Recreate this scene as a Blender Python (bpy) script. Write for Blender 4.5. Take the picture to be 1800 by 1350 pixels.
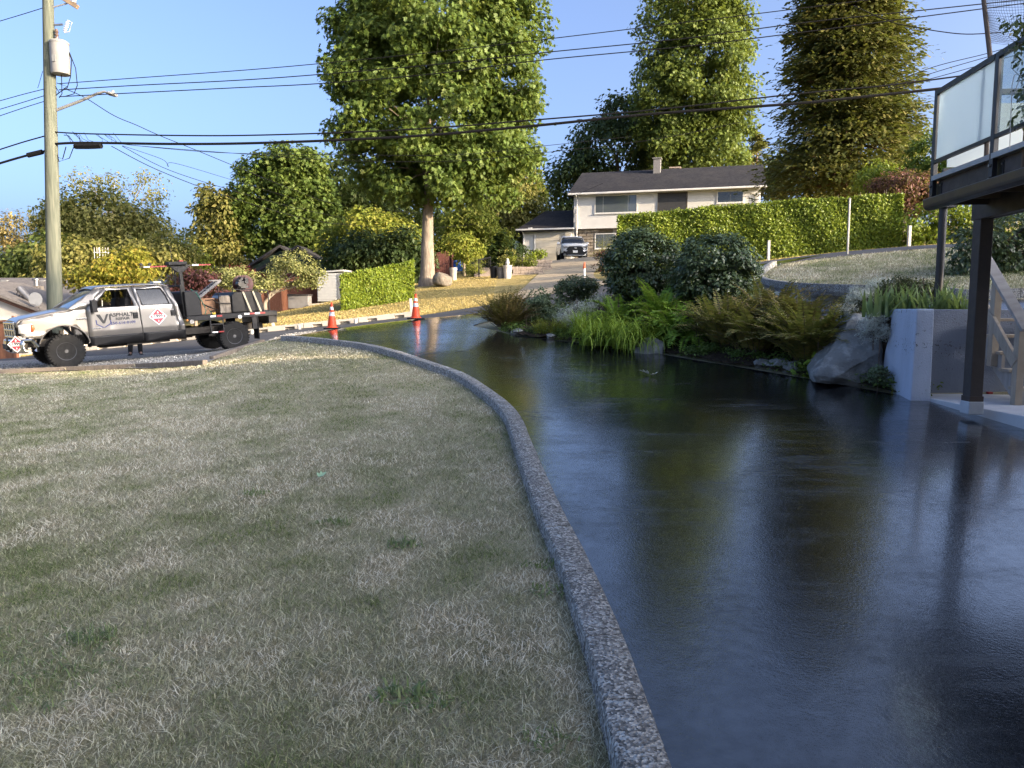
import bpy, bmesh, math, random
import numpy as np
from mathutils import Vector, Matrix, Euler
from mathutils.geometry import tessellate_polygon

for o in list(bpy.data.objects):
    bpy.data.objects.remove(o)
S = bpy.context.scene
C = S.collection
R = math.radians
rng = np.random.default_rng(7)
random.seed(7)

# ------------------------------------------------------------------ camera
FPX, CU, CV, PITCH, EYE = 1300.0, 900.0, 675.0, math.atan(130 / 1300), 1.6
cam_d = bpy.data.cameras.new('camera')
cam = bpy.data.objects.new('camera', cam_d)
C.objects.link(cam)
cam.location = (0, 0, EYE)
cam.rotation_euler = (math.pi / 2 - PITCH, 0, 0)
cam_d.sensor_width = 36
cam_d.lens = 36 * FPX / 1800
cam_d.clip_start = 0.05
cam_d.clip_end = 3000
S.camera = cam

# ------------------------------------------------------------------ light
SUN_AZ, SUN_EL = R(27), R(13.5)      # azimuth measured from +X towards -Y (behind the camera)
sun_dir = Vector((math.cos(SUN_EL) * math.cos(SUN_AZ), -math.cos(SUN_EL) * math.sin(SUN_AZ), math.sin(SUN_EL)))
W = bpy.data.worlds.new('World')
S.world = W
W.use_nodes = True
nt = W.node_tree
bg = nt.nodes['Background']
sky = nt.nodes.new('ShaderNodeTexSky')
sky.sky_type = 'NISHITA'
sky.sun_disc = False
sky.sun_elevation = SUN_EL
sky.sun_rotation =  math.atan2(sun_dir.x, sun_dir.y)
sky.altitude = 0
sky.air_density = 0.44
sky.dust_density = 6.8
sky.ozone_density = 2.3
nt.links.new(sky.outputs[0], bg.inputs[0])
bg.inputs[1].default_value = 0.15
sl = bpy.data.lights.new('sun', 'SUN')
sl.energy = 2.6
sl.angle = R(0.5)
sl.color = (1.0, 0.79, 0.53)
so = bpy.data.objects.new('sun', sl)
so.rotation_euler = (-sun_dir).to_track_quat('-Z', 'Y').to_euler()
so.location = (20, -12, 30)
C.objects.link(so)
S.view_settings.view_transform = 'Standard'
S.view_settings.look = 'None'
S.view_settings.gamma = 1.0
S.view_settings.use_curve_mapping = False
S.view_settings.exposure = 2.2
S.render.engine = 'CYCLES'
S.cycles.use_denoising = True
S.cycles.denoising_prefilter = 'NONE'
S.cycles.use_adaptive_sampling = True
S.cycles.adaptive_threshold = 0.01
S.cycles.max_bounces = 6
S.cycles.diffuse_bounces = 2
S.cycles.glossy_bounces = 3
S.cycles.transmission_bounces = 4
S.cycles.transparent_max_bounces = 6
S.cycles.caustics_reflective = False
S.cycles.caustics_refractive = False

# ------------------------------------------------------------------ pixel of the photograph -> place
_cp, _sp = math.cos(PITCH), math.sin(PITCH)
def ray(u, v):
    x, y = (u - CU) / FPX, (CV - v) / FPX
    return Vector((x, _cp + y * _sp, -_sp + y * _cp))
def P(u, v, Y):
    d = ray(u, v)
    return Vector((0, 0, EYE)) + d * (Y / d.y)

# ------------------------------------------------------------------ terrain height
_ctl = [  # x, y, z
 (0,2.5,0),(-3,2.5,0),(3,2.5,0.0),(7,2.5,.05),(-8,3,-.05),(0,-6,-.1),(-12,-6,-.2),(12,-6,.2),(0,-30,-.5),(40,-30,2.5),(-40,-30,-2.),
 (.22,4.7,.1),(0,8.4,.34),(-2.1,13.8,.76),(-5.8,18,.87),(-7,17,.42),(-12,17.5,.12),(-5,10,.28),(-10,10,.08),(-4,6,.13),(3.2,5.,.12),(3,9,.38),
 (5.57,9,.39),(8,8.5,.40),(11,9,.6),(-.59,18.2,1.19),(2.66,14.45,.795),(4.6,11.3,.565),(5.1,10,.47),
 (-4.77,19.6,1.08),(-2.67,20.5,1.32),(-8.4,21.6,.42),(-11.4,18.8,.17),(-3.4,27,1.38),(-8.7,27,.82),(-10.4,27,.63),(-14.5,27,.2),(-20,20,-.2),
 (6.5,16,1.9),(7.98,21,2.95),(11.8,21,3.36),(8.2,18,2.35),(9.5,14,1.92),(6.2,9.9,.41),(8.5,9.8,.41),(10.5,9.6,.45),(7.2,12.3,1.25),(2.5,21.5,1.95),(3.0,18,1.6),(9,26.2,3.3),(14.5,28,3.84),(4.2,30,2.8),(20,16,3.1),(30,20,5),(30,8,4),
 (-4.5,39,2.93),(-4.5,34.5,2.0),(-7.9,34.2,1.55),(-10.5,35.5,1.35),(-10,31,1.1),(4.2,50,5.0),(2.5,41,3.55),(4,57,5.4),(18,52,6.2),(-13.8,45,1.6),(-21,32,-.3),(-30,45,0),(-40,80,1),(0,82,8),(35,80,10),(60,50,9),(-65,60,-1),(-45,20,-2),(50,15,6.5),(-45,0,-2.5)]
_A = np.array(_ctl, float)
def _U(r2):
    return np.where(r2 > 1e-9, 0.5 * r2 * np.log(np.maximum(r2, 1e-9)), 0.0)
_n = len(_A)
_K = _U(((_A[:, None, :2] - _A[None, :, :2]) ** 2).sum(-1)) + np.eye(_n) * 1.5
_Pm = np.hstack([np.ones((_n, 1)), _A[:, :2]])
_L = np.zeros((_n + 3, _n + 3))
_L[:_n, :_n] = _K; _L[:_n, _n:] = _Pm; _L[_n:, :_n] = _Pm.T
_w = np.linalg.solve(_L, np.concatenate([_A[:, 2], np.zeros(3)]))
def Tn(x, y):
    x = np.asarray(x, float); y = np.asarray(y, float)
    x, y = np.broadcast_arrays(x, y)
    xs = np.clip(x, -65, 60).ravel(); ys = np.clip(y, -30, 85).ravel()
    out = np.empty(xs.size)
    for i in range(0, xs.size, 20000):
        a = xs[i:i + 20000]; b = ys[i:i + 20000]
        r2 = (a[:, None] - _A[None, :, 0]) ** 2 + (b[:, None] - _A[None, :, 1]) ** 2
        out[i:i + 20000] = _U(r2) @ _w[:_n] + _w[_n] + _w[_n + 1] * a + _w[_n + 2] * b
    return out.reshape(x.shape)
def T(x, y):
    return float(Tn(x, y))
def G(u, v):
    """where the ray through pixel (u, v) meets the ground"""
    d = ray(u, v)
    t = np.exp(np.linspace(math.log(1.5), math.log(110), 900))
    z = EYE + d.z * t - Tn(d.x * t, d.y * t)
    k = np.nonzero(z < 0)[0]
    k = k[0] if len(k) else len(t) - 1
    t0, t1, z0, z1 = t[k - 1], t[k], z[k - 1], z[k]
    tt = t0 + (t1 - t0) * z0 / max(z0 - z1, 1e-9) if k else t[0]
    return Vector((d.x * tt, d.y * tt, T(d.x * tt, d.y * tt)))

# ------------------------------------------------------------------ object helpers
def tag(o, label=None, cat=None, group=None, kind=None):
    if label: o['label'] = label
    if cat: o['category'] = cat
    if group: o['group'] = group
    if kind: o['kind'] = kind
    return o
def thing(name, label, cat, loc=(0, 0, 0), rz=0.0, group=None):
    o = bpy.data.objects.new(name, None)
    o.empty_display_size = .2
    C.objects.link(o)
    o.location = loc
    o.rotation_euler = (0, 0, rz)
    return tag(o, label, cat, group)
def copy_tree(o, parent=None):
    c = o.copy(); C.objects.link(c); c.parent = parent
    for ch in [x for x in bpy.data.objects if x.parent == o]:
        copy_tree(ch, c)
    return c
def link(name, me, parent=None, loc=None):
    o = bpy.data.objects.new(name, me)
    C.objects.link(o)
    if parent is not None: o.parent = parent
    if loc is not None: o.location = loc
    return o
def fast_mesh(name, verts, tris, mat, smooth=False, uvw=None):
    """verts (n,3), tris (m,k) as numpy arrays -> mesh"""
    me = bpy.data.meshes.new(name)
    verts = np.ascontiguousarray(verts, np.float32); tris = np.ascontiguousarray(tris, np.int32)
    k = tris.shape[1]
    me.vertices.add(len(verts)); me.vertices.foreach_set('co', verts.ravel())
    me.loops.add(tris.size); me.loops.foreach_set('vertex_index', tris.ravel())
    me.polygons.add(len(tris))
    me.polygons.foreach_set('loop_start', np.arange(0, tris.size, k, dtype=np.int32))
    if smooth: me.polygons.foreach_set('use_smooth', np.ones(len(tris), bool))
    me.update(calc_edges=True)
    me.materials.append(mat)
    return me

class MB:
    def __init__(s): s.v = []; s.f = []; s.mi = []; s.cur = 0
    def add(s, vs, fs):
        n = len(s.v)
        s.v += [tuple(p) for p in vs]
        for f in fs: s.f.append(tuple(i + n for i in f)); s.mi.append(s.cur)
        return s
    def box(s, c, d, rot=None):
        c = Vector(c); hx, hy, hz = d[0] / 2, d[1] / 2, d[2] / 2
        M = rot if isinstance(rot, Matrix) else (Euler(rot).to_matrix() if rot else Matrix.Identity(3))
        vs = [c + M @ Vector((x * hx, y * hy, z * hz)) for x, y, z in
              ((-1,-1,-1),(1,-1,-1),(1,1,-1),(-1,1,-1),(-1,-1,1),(1,-1,1),(1,1,1),(-1,1,1))]
        return s.add(vs, [(0,3,2,1),(4,5,6,7),(0,1,5,4),(1,2,6,5),(2,3,7,6),(3,0,4,7)])
    def bar(s, a, b, w, h, up=(0, 0, 1)):
        """box beam from a to b, w across, h along up"""
        a = Vector(a); b = Vector(b); d = (b - a); L = d.length; d.normalize()
        x = d.cross(Vector(up)); x.normalize(); z = x.cross(d)
        return s.box((a + b) / 2, (w, L, h), Matrix((x, d, z)).transposed())
    def tube(s, pts, r, n=8, caps=True):
        pts = [Vector(p) for p in pts]; m = len(pts)
        rs = r if hasattr(r, '__len__') else [r] * m
        vs = []; fs = []
        ref = None
        for i, p in enumerate(pts):
            d = (pts[min(i + 1, m - 1)] - pts[max(i - 1, 0)]).normalized()
            if ref is None or abs(ref.dot(d)) > .98:
                ref = Vector((0, 0, 1)) if abs(d.z) < .9 else Vector((1, 0, 0))
            x = d.cross(ref).normalized(); y = x.cross(d); ref = y.copy() if False else ref
            for k in range(n):
                a = 2 * math.pi * k / n
                vs.append(p + (x * math.cos(a) + y * math.sin(a)) * rs[i])
        for i in range(m - 1):
            for k in range(n):
                fs.append((i * n + k, i * n + (k + 1) % n, (i + 1) * n + (k + 1) % n, (i + 1) * n + k))
        if caps:
            fs.append(tuple(range(n - 1, -1, -1))); fs.append(tuple((m - 1) * n + k for k in range(n)))
        return s.add(vs, fs)
    def cyl(s, a, b, r0, r1=None, n=16): return s.tube([a, b], [r0, r0 if r1 is None else r1], n)
    def lathe(s, prof, c=(0, 0, 0), axis='z', n=24, closed=False):
        vs = []; fs = []; m = len(prof); c = Vector(c)
        for (r, h) in prof:
            for k in range(n):
                a = 2 * math.pi * k / n; p, q = r * math.cos(a), r * math.sin(a)
                vs.append(c + Vector({'z': (p, q, h), 'y': (p, h, q), 'x': (h, p, q)}[axis]))
        for i in range(m if closed else m - 1):
            j = (i + 1) % m
            for k in range(n): fs.append((i * n + k, i * n + (k + 1) % n, j * n + (k + 1) % n, j * n + k))
        if not closed:
            for i in (0, m - 1):
                if prof[i][0] > 1e-4: fs.append(tuple(i * n + k for k in range(n)))
        return s.add(vs, fs)
    def prism(s, poly, a0, a1, plane='xz'):
        """polygon in a plane pushed along the third axis from a0 to a1"""
        n = len(poly)
        f = {'xz': lambda p, a: (p[0], a, p[1]), 'yz': lambda p, a: (a, p[0], p[1]), 'xy': lambda p, a: (p[0], p[1], a)}[plane]
        vs = [f(p, a0) for p in poly] + [f(p, a1) for p in poly]
        fs = [tuple(range(n)), tuple(range(2 * n - 1, n - 1, -1))]
        fs += [(i, (i + 1) % n, n + (i + 1) % n, n + i) for i in range(n)]
        return s.add(vs, fs)
    def grid(s, pts):
        """pts[i][j] -> quads"""
        n = len(pts); m = len(pts[0])
        return s.add([p for r in pts for p in r],
                     [(i * m + j, i * m + j + 1, (i + 1) * m + j + 1, (i + 1) * m + j) for i in range(n - 1) for j in range(m - 1)])
    def build(s, name, mat, parent=None, smooth=False, bevel=0, loc=None, solid=0, weld=True, angle=35):
        me = bpy.data.meshes.new(name)
        me.from_pydata(s.v, [], s.f)
        mats = mat if isinstance(mat, (list, tuple)) else [mat]
        for m in mats: me.materials.append(m)
        if len(mats) > 1: me.polygons.foreach_set('material_index', s.mi)
        bm = bmesh.new(); bm.from_mesh(me)
        bmesh.ops.recalc_face_normals(bm, faces=bm.faces)
        if smooth:
            for f in bm.faces: f.smooth = True
            for e in bm.edges:
                if len(e.link_faces) == 2 and e.calc_face_angle(0) > R(angle): e.smooth = False
        bm.to_mesh(me); bm.free()
        o = link(name, me, parent, loc)
        if solid:
            md = o.modifiers.new('thickness', 'SOLIDIFY'); md.thickness = solid; md.offset = 0
        if bevel:
            md = o.modifiers.new('bevel', 'BEVEL'); md.width = bevel; md.segments = 2; md.limit_method = 'ANGLE'; md.angle_limit = R(40)
        return o

def text(body, size, mat, parent, loc, rot, name='lettering', extrude=.003, align='CENTER', sx=1.0, bold=0.0):
    cu = bpy.data.curves.new(name, 'FONT'); cu.body = body; cu.size = size; cu.extrude = extrude
    cu.align_x = align; cu.align_y = 'CENTER'; cu.offset = bold; cu.resolution_u = 3
    t = bpy.data.objects.new(name, cu); C.objects.link(t)
    bpy.context.view_layer.update()
    me = bpy.data.meshes.new_from_object(t.evaluated_get(bpy.context.evaluated_depsgraph_get()))
    bpy.data.objects.remove(t)
    me.materials.clear(); me.materials.append(mat)
    o = link(name, me, parent, loc); o.rotation_euler = rot; o.scale = (sx, 1, 1)
    return o

# ------------------------------------------------------------------ materials
MATS = {}
class NB:
    """small node-building helper"""
    def __init__(s, name):
        s.m = bpy.data.materials.new(name); s.m.use_nodes = True; s.t = s.m.node_tree
        s.b = s.t.nodes['Principled BSDF']; s.out = s.t.nodes['Material Output']
        s.tc = None
    def co(s, kind='Object'):
        if s.tc is None: s.tc = s.t.nodes.new('ShaderNodeTexCoord')
        return s.tc.outputs[kind]
    def wpos(s):
        return s.t.nodes.new('ShaderNodeNewGeometry').outputs['Position']
    def noise(s, scale, detail=4, rough=.55, vec=None, dist=0.0, stretch=None):
        n = s.t.nodes.new('ShaderNodeTexNoise'); n.inputs['Scale'].default_value = scale
        n.inputs['Detail'].default_value = detail; n.inputs['Roughness'].default_value = rough; n.inputs['Distortion'].default_value = dist
        vec = vec if vec is not None else s.co()
        if stretch:
            mp = s.t.nodes.new('ShaderNodeMapping'); mp.inputs['Scale'].default_value = stretch
            s.t.links.new(vec, mp.inputs['Vector']); vec = mp.outputs[0]
        s.t.links.new(vec, n.inputs['Vector'])
        return n.outputs['Fac']
    def vor(s, scale, feature='F1', vec=None, out='Distance'):
        n = s.t.nodes.new('ShaderNodeTexVoronoi'); n.feature = feature; n.inputs['Scale'].default_value = scale
        s.t.links.new(vec if vec is not None else s.co(), n.inputs['Vector'])
        return n.outputs[out]
    def ramp(s, fac, stops):
        n = s.t.nodes.new('ShaderNodeValToRGB'); e = n.color_ramp.elements
        while len(e) < len(stops): e.new(.5)
        for k, (p, c) in enumerate(stops):
            e[k].position = p; e[k].color = (c[0], c[1], c[2], 1) if hasattr(c, '__len__') else (c, c, c, 1)
        s.t.links.new(fac, n.inputs[0]); return n.outputs[0]
    def mix(s, fac, a, b, mode='MIX'):
        n = s.t.nodes.new('ShaderNodeMix'); n.data_type = 'RGBA'; n.blend_type = mode
        for sock, val in ((n.inputs[0], fac), (n.inputs[6], a), (n.inputs[7], b)):
            if hasattr(val, 'is_linked') or hasattr(val, 'links'): s.t.links.new(val, sock)
            elif hasattr(val, '__len__'): sock.default_value = (val[0], val[1], val[2], 1)
            else: sock.default_value = val if sock == n.inputs[0] else (val, val, val, 1)
        return n.outputs[2]
    def math(s, op, a, b=0.0):
        n = s.t.nodes.new('ShaderNodeMath'); n.operation = op
        for k, val in enumerate((a, b)):
            if hasattr(val, 'links'): s.t.links.new(val, n.inputs[k])
            else: n.inputs[k].default_value = val
        return n.outputs[0]
    def island(s):
        return s.t.nodes.new('ShaderNodeNewGeometry').outputs['Random Per Island']
    def bump(s, h, strength=.4, dist=.01, prev=None):
        n = s.t.nodes.new('ShaderNodeBump'); n.inputs['Strength'].default_value = strength; n.inputs['Distance'].default_value = dist
        s.t.links.new(h, n.inputs['Height'])
        if prev is not None: s.t.links.new(prev, n.inputs['Normal'])
        s.t.links.new(n.outputs[0], s.b.inputs['Normal']); return n.outputs[0]
    def set(s, **k):
        for key, val in k.items():
            sock = s.b.inputs[{'color': 'Base Color', 'rough': 'Roughness', 'metal': 'Metallic', 'spec': 'Specular IOR Level', 'coat': 'Coat Weight', 'trans': 'Transmission Weight', 'alpha': 'Alpha', 'ior': 'IOR', 'coatr': 'Coat Roughness'}[key]]
            if hasattr(val, 'links'): s.t.links.new(val, sock)
            elif hasattr(val, '__len__'): sock.default_value = (val[0], val[1], val[2], 1)
            else: sock.default_value = val
        return s
def plain(name, c1, c2=None, scale=6, rough=.6, bump=.15, bscale=60, metal=0, spec=.5, coat=0, dist=.004, stretch=None, detail=5):
    if name in MATS: return MATS[name]
    n = NB(name)
    c2 = c2 or tuple(x * .78 for x in c1)
    n.set(color=n.ramp(n.noise(scale, detail, .6, stretch=stretch), [(.3, c2), (.7, c1)]), metal=metal, spec=spec, coat=coat)
    n.set(rough=n.ramp(n.noise(scale * 2.3, 3), [(.3, min(1, rough * 1.15)), (.7, rough * .85)]))
    if bump: n.bump(n.noise(bscale, 4, stretch=stretch), bump, dist)
    MATS[name] = n.m
    return n.m
def leafmat(name, stops, trans=.3, rough=.55, zscale=.5, spec=.22, hue_noise=.35):
    """foliage: colour differs from leaf to leaf and from clump to clump"""
    if name in MATS: return MATS[name]
    n = NB(name)
    r = n.mix(hue_noise, n.island(), n.noise(zscale, 3))
    col = n.ramp(r, stops)
    n.set(color=col, rough=rough, spec=spec)
    tr = n.t.nodes.new('ShaderNodeBsdfTranslucent')
    n.t.links.new(n.mix(.5, col, (.30, .36, .05), 'MIX'), tr.inputs[0])
    ms = n.t.nodes.new('ShaderNodeMixShader'); ms.inputs[0].default_value = trans
    n.t.links.new(n.b.outputs[0], ms.inputs[1]); n.t.links.new(tr.outputs[0], ms.inputs[2])
    n.t.links.new(ms.outputs[0], n.out.inputs[0])
    MATS[name] = n.m
    return n.m
def glassmat(name, tint, alpha=.35, rough=.03):
    """thin tinted pane: part clear, part glossy"""
    if name in MATS: return MATS[name]
    n = NB(name)
    n.set(color=tint, rough=rough, spec=.9)
    tr = n.t.nodes.new('ShaderNodeBsdfTransparent'); tr.inputs[0].default_value = (.85, .9, .9, 1)
    ms = n.t.nodes.new('ShaderNodeMixShader'); ms.inputs[0].default_value = alpha
    n.t.links.new(n.b.outputs[0], ms.inputs[1]); n.t.links.new(tr.outputs[0], ms.inputs[2])
    n.t.links.new(ms.outputs[0], n.out.inputs[0])
    MATS[name] = n.m
    return n.m
# ================================================================== the setting
def poly_sheet(name, left, right, mat, off, nx=14, n=90, under=None):
    """a strip between two ground lines, draped on the terrain"""
    def resample(pl):
        pl = [Vector((p[0], p[1], 0)) for p in pl]
        d = [0]
        for a, b in zip(pl, pl[1:]): d.append(d[-1] + (b - a).length)
        out = []
        for k in range(n):
            t = d[-1] * k / (n - 1)
            i = max(0, min(len(pl) - 2, int(np.searchsorted(d, t) - 1)))
            f = (t - d[i]) / max(1e-6, d[i + 1] - d[i]); out.append(pl[i].lerp(pl[i + 1], f))
        return out
    L, Rr = resample(left), resample(right)
    X = np.array([[L[i].lerp(Rr[i], j / nx) for j in range(nx + 1)] for i in range(n)])
    Z = Tn(X[..., 0], X[..., 1]) + off
    X[..., 2] = Z
    idx = np.arange(n * (nx + 1)).reshape(n, nx + 1)
    q = np.stack([idx[:-1, :-1], idx[:-1, 1:], idx[1:, 1:], idx[1:, :-1]], -1).reshape(-1, 4)
    me = fast_mesh(name, X.reshape(-1, 3), q, mat, True)
    bm = bmesh.new(); bm.from_mesh(me); bmesh.ops.recalc_face_normals(bm, faces=bm.faces)
    if sum(f.normal.z for f in bm.faces) < 0: bmesh.ops.reverse_faces(bm, faces=bm.faces)
    bm.to_mesh(me); bm.free()
    return tag(link(name, me), kind='structure')
def smooth_line(pts, k=6):
    """Catmull-Rom through 2-D/3-D points"""
    pts = [Vector((p[0], p[1], p[2] if len(p) > 2 else 0)) for p in pts]; out = []
    for i in range(len(pts) - 1):
        p0 = pts[max(i - 1, 0)]; p1 = pts[i]; p2 = pts[i + 1]; p3 = pts[min(i + 2, len(pts) - 1)]
        for j in range(k):
            t = j / k
            out.append(.5 * ((2 * p1) + (p2 - p0) * t + (2 * p0 - 5 * p1 + 4 * p2 - p3) * t * t + (3 * p1 - p0 - 3 * p2 + p3) * t ** 3))
    out.append(pts[-1]); return out

# ---- ground sheet: dry lawn, one sheet to the horizon
n = NB('dry_lawn')
big = n.noise(.33, 5, .6); mid = n.noise(1.7, 5, .65, dist=.5); fine = n.noise(105, 3, .75, stretch=(1, 1, .2))
base = n.ramp(n.mix(.45, big, mid), [(.30, (.19, .20, .095)), (.46, (.36, .33, .21)), (.62, (.50, .455, .315)), (.75, (.60, .555, .41))])
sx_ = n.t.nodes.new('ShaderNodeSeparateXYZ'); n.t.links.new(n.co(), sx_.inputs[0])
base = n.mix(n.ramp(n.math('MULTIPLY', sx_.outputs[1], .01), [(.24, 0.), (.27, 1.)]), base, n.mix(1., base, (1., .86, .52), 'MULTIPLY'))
n.set(color=n.mix(n.ramp(fine, [(.40, .0), (.62, .85)]), base, n.mix(.55, base, (.09, .075, .04))), rough=.95, spec=.1)
n.bump(n.noise(28, 6, .75), .9, .05)
M_LAWN = n.m
def axis(a, b, fine0, fine1, step, grow):
    v = [fine0]
    while v[-1] < fine1: v.append(v[-1] + step)
    s_ = step
    while v[-1] < b: s_ *= grow; v.append(v[-1] + s_)
    s_ = step
    lo = [fine0]
    while lo[-1] > a: s_ *= grow; lo.append(lo[-1] - s_)
    return np.array(lo[:0:-1] + v)
gx = axis(-900, 900, -16, 14, .3, 1.18); gy = axis(-500, 1400, 1.5, 30, .3, 1.16)
GX, GY = np.meshgrid(gx, gy, indexing='ij')
GZ = Tn(GX, GY) - .012
rad = np.hypot(GX, GY - 20)
GZ = GZ - np.clip((rad - 90) / 500, 0, 1) * 6 
idx = np.arange(GX.size).reshape(GX.shape)
q = np.stack([idx[:-1, :-1], idx[1:, :-1], idx[1:, 1:], idx[:-1, 1:]], -1).reshape(-1, 4)
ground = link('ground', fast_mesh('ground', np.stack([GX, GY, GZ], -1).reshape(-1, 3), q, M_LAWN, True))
tag(ground, 'dry straw coloured lawn and hillside ground', kind='structure')

# ---- kerb line of the driveway (from pixels on the ground)
kerb_px = [(1122,1350),(1062,1150),(1005,1000),(960,900),(922,800),(899,740),(865,705),(812,668),(760,648),(728,637),(690,624),(640,612),(575,603),(500,597)]
kerb = [G(u, v) for u, v in kerb_px]
d0 = (kerb[0] - kerb[1]).normalized()
kerb = [kerb[0] + d0 * 5.0, kerb[0] + d0 * 2.] + kerb
kerb_s = smooth_line(kerb, 8)

# ---- wet, freshly sealed asphalt driveway
n = NB('wet_sealed_asphalt')
w = n.wpos()
streak = n.noise(.55, 5, .6, vec=w, dist=.8, stretch=(.45, 1.6, 1)); patch = n.noise(.9, 4, .6, vec=w, dist=1.2)
grit = n.noise(120, 3, .7, vec=w); pebble = n.vor(52, vec=w)
wet = n.mix(.5, streak, patch)
crack = n.ramp(n.vor(7.5, 'DISTANCE_TO_EDGE', vec=n.mix(.06, w, n.t.nodes.new('ShaderNodeTexNoise').outputs['Color'])), [(.0, 1.), (.028, 0.)])
crackmask = n.math('MULTIPLY', crack, n.ramp(n.noise(.7, 3, vec=w), [(.45, .0), (.68, .5)]))
brush = n.noise(3.0, 4, .6, vec=w, dist=.6, stretch=(.35, 2.2, 1))
n.set(color=n.mix(crackmask, n.ramp(patch, [(.3, (.007, .0075, .009)), (.7, (.014, .0145, .016))]), (.003, .003, .003)),
      rough=n.ramp(n.mix(.35, wet, brush), [(.38, .06), (.50, .12), (.60, .28)]), spec=n.math('SUBTRACT', .8, n.math('MULTIPLY', crackmask, .75)), ior=1.6)
n.set(coat=n.ramp(n.mix(.5, wet, n.noise(14, 4, .7, vec=w)), [(.40, .75), (.60, .12)]), coatr=.11)
n.b.inputs['Coat IOR'].default_value = 1.55
h1 = n.bump(n.mix(.45, grit, pebble), .19, .0055)
h2 = n.bump(n.noise(9, 4, .6, vec=w, dist=.4), .05, .02, h1)
h3 = n.bump(n.math('SUBTRACT', 0.0, crackmask), .10, .002, h2)
h4 = n.bump(n.noise(.9, 3, .5, vec=w), .05, .10, h3)
n.bump(n.noise(26, 3, .6, vec=w, dist=1.5, stretch=(.6, 1.8, 1)), .03, .010, h4)
M_WET = n.m
right_px = [(1800,757),(1700,728),(1618,702),(1560,693),(1500,682),(1430,669),(1330,652),(1230,636),(1140,619),(1060,609),(980,600),(900,590),(866,581)]
rgt = [Vector((9.5, -3, 0)), Vector((9.0, 3.0, 0)), Vector((7.2, 6.6, 0))] + [G(u, v) for u, v in right_px[1:]]
tip = rgt[-1]
rgt += [Vector((tip.x - .55, tip.y + .9, 0)), Vector((tip.x + .2, tip.y + 2.2, 0)), Vector((tip.x + 1.8, 21.6, 0))]
lft = kerb_s + [Vector((-6.6, 19.6, 0)), Vector((-6.2, 20.4, 0))]
drive_l = lft; drive_r = rgt
poly_sheet('driveway', lft, rgt, M_WET, .016, 26, 140)
# upper arm of the horseshoe driveway
ru_px = [(1352,474),(1334,486),(1338,498),(1372,508),(1480,516),(1560,519),(1660,526),(1790,528)]
upR = [Vector((9.2, 22, 0))] + [G(u, v) for u, v in ru_px] + [Vector((16, 12.8, 0))]
upRs = smooth_line(upR, 6)
upL = [Vector((4.6, 22, 0)), Vector((4.9, 19.5, 0)), Vector((4.9, 17, 0)), Vector((5.3, 14.9, 0)), Vector((6.6, 13.1, 0)), Vector((8.8, 11.8, 0)), Vector((12, 11.2, 0)), Vector((16, 10.4, 0))]
poly_sheet('driveway', smooth_line(upL, 6), upRs, M_WET, .020, 12, 90)

# ---- street
n = NB('street_asphalt')
n.set(color=n.mix(n.ramp(n.noise(1.2, 5), [(.3, .0), (.7, 1.)]), (.055, .055, .06), (.085, .083, .082)), rough=.85, spec=.3)
n.bump(n.noise(90, 3), .4, .006)
M_STREET = n.m
st_far = [(-45,28.6),(-25,27.6),(-14.5,27.2),(-8.7,27),(-3.4,27),(2,26.8),(8,26.2),(14,25.4),(24,23),(40,18)]
st_near = [(-45,24.2),(-25,23.4),(-14.5,23),(-9,22.7),(-6.4,20.9),(-3,21.0),(2,21.3),(8,21.1),(14,20.2),(24,17.5),(40,12.6)]
street = poly_sheet('street', smooth_line(st_near, 8), smooth_line(st_far, 8), M_STREET, .010, 12, 160)
# ---- gravel shoulder under the truck
n = NB('gravel')
v_ = n.vor(38, out='Color'); n2 = n.t.nodes.new('ShaderNodeSeparateColor'); n.t.links.new(v_, n2.inputs[0])
n.set(color=n.ramp(n2.outputs[0], [(.0, (.16, .155, .145)), (.5, (.28, .265, .24)), (1., (.46, .44, .40))]), rough=.9, spec=.2)
n.bump(n.vor(38), 1., .03)
M_GRAVEL = n.m
tim_px = [(0,656),(200,648),(362,640),(372,634),(415,618),(462,602)]
tim = [G(u, v) for u, v in tim_px]
g_near = [Vector((-32, tim[0].y + 1, 0)), Vector((-20, tim[0].y - .1, 0))] + tim + [Vector((-6.0, 20.2, 0))]
g_far = [(-32, 24.2), (-20, 23.6), (-14.5, 23.4), (-11, 23.2), (-9, 23.0), (-7.6, 22.2), (-6.3, 21.0)]
poly_sheet('gravel_shoulder', g_near, g_far, M_GRAVEL, .014, 10, 60)
# loose gravel stones
def stones(name, region, count, r0, r1, mat, sink=.3, parent=None):
    t = np.array([(1,0,0),(-1,0,0),(0,1,0),(0,-1,0),(0,0,1),(0,0,-1)], float)
    tr = np.array([(0,2,4),(2,1,4),(1,3,4),(3,0,4),(2,0,5),(1,2,5),(3,1,5),(0,3,5)])
    pts = np.array([region() for _ in range(count)])
    r = rng.uniform(r0, r1, count)
    vs = t[None] * r[:, None, None] * rng.uniform(.6, 1.25, (count, 6, 1)) * np.array([1, 1, .7])
    a = rng.uniform(0, 6.28, count); ca, sa = np.cos(a)[:, None], np.sin(a)[:, None]
    x = vs[..., 0] * ca - vs[..., 1] * sa; y = vs[..., 0] * sa + vs[..., 1] * ca
    z = Tn(pts[:, 0], pts[:, 1]) + .014 + r * (.7 - sink)
    V = np.stack([x + pts[:, :1], y + pts[:, 1:2], vs[..., 2] + z[:, None]], -1)
    F = (tr[None] + (np.arange(count) * 6)[:, None, None]).reshape(-1, 3)
    return link(name, fast_mesh(name, V.reshape(-1, 3), F, mat), parent)
M_STONE = NB('loose_stone'); M_STONE.set(color=M_STONE.ramp(M_STONE.island(), [(0, (.15, .145, .135)), (.5, (.27, .26, .235)), (1, (.5, .48, .44))]), rough=.9); M_STONE = M_STONE.m
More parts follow.
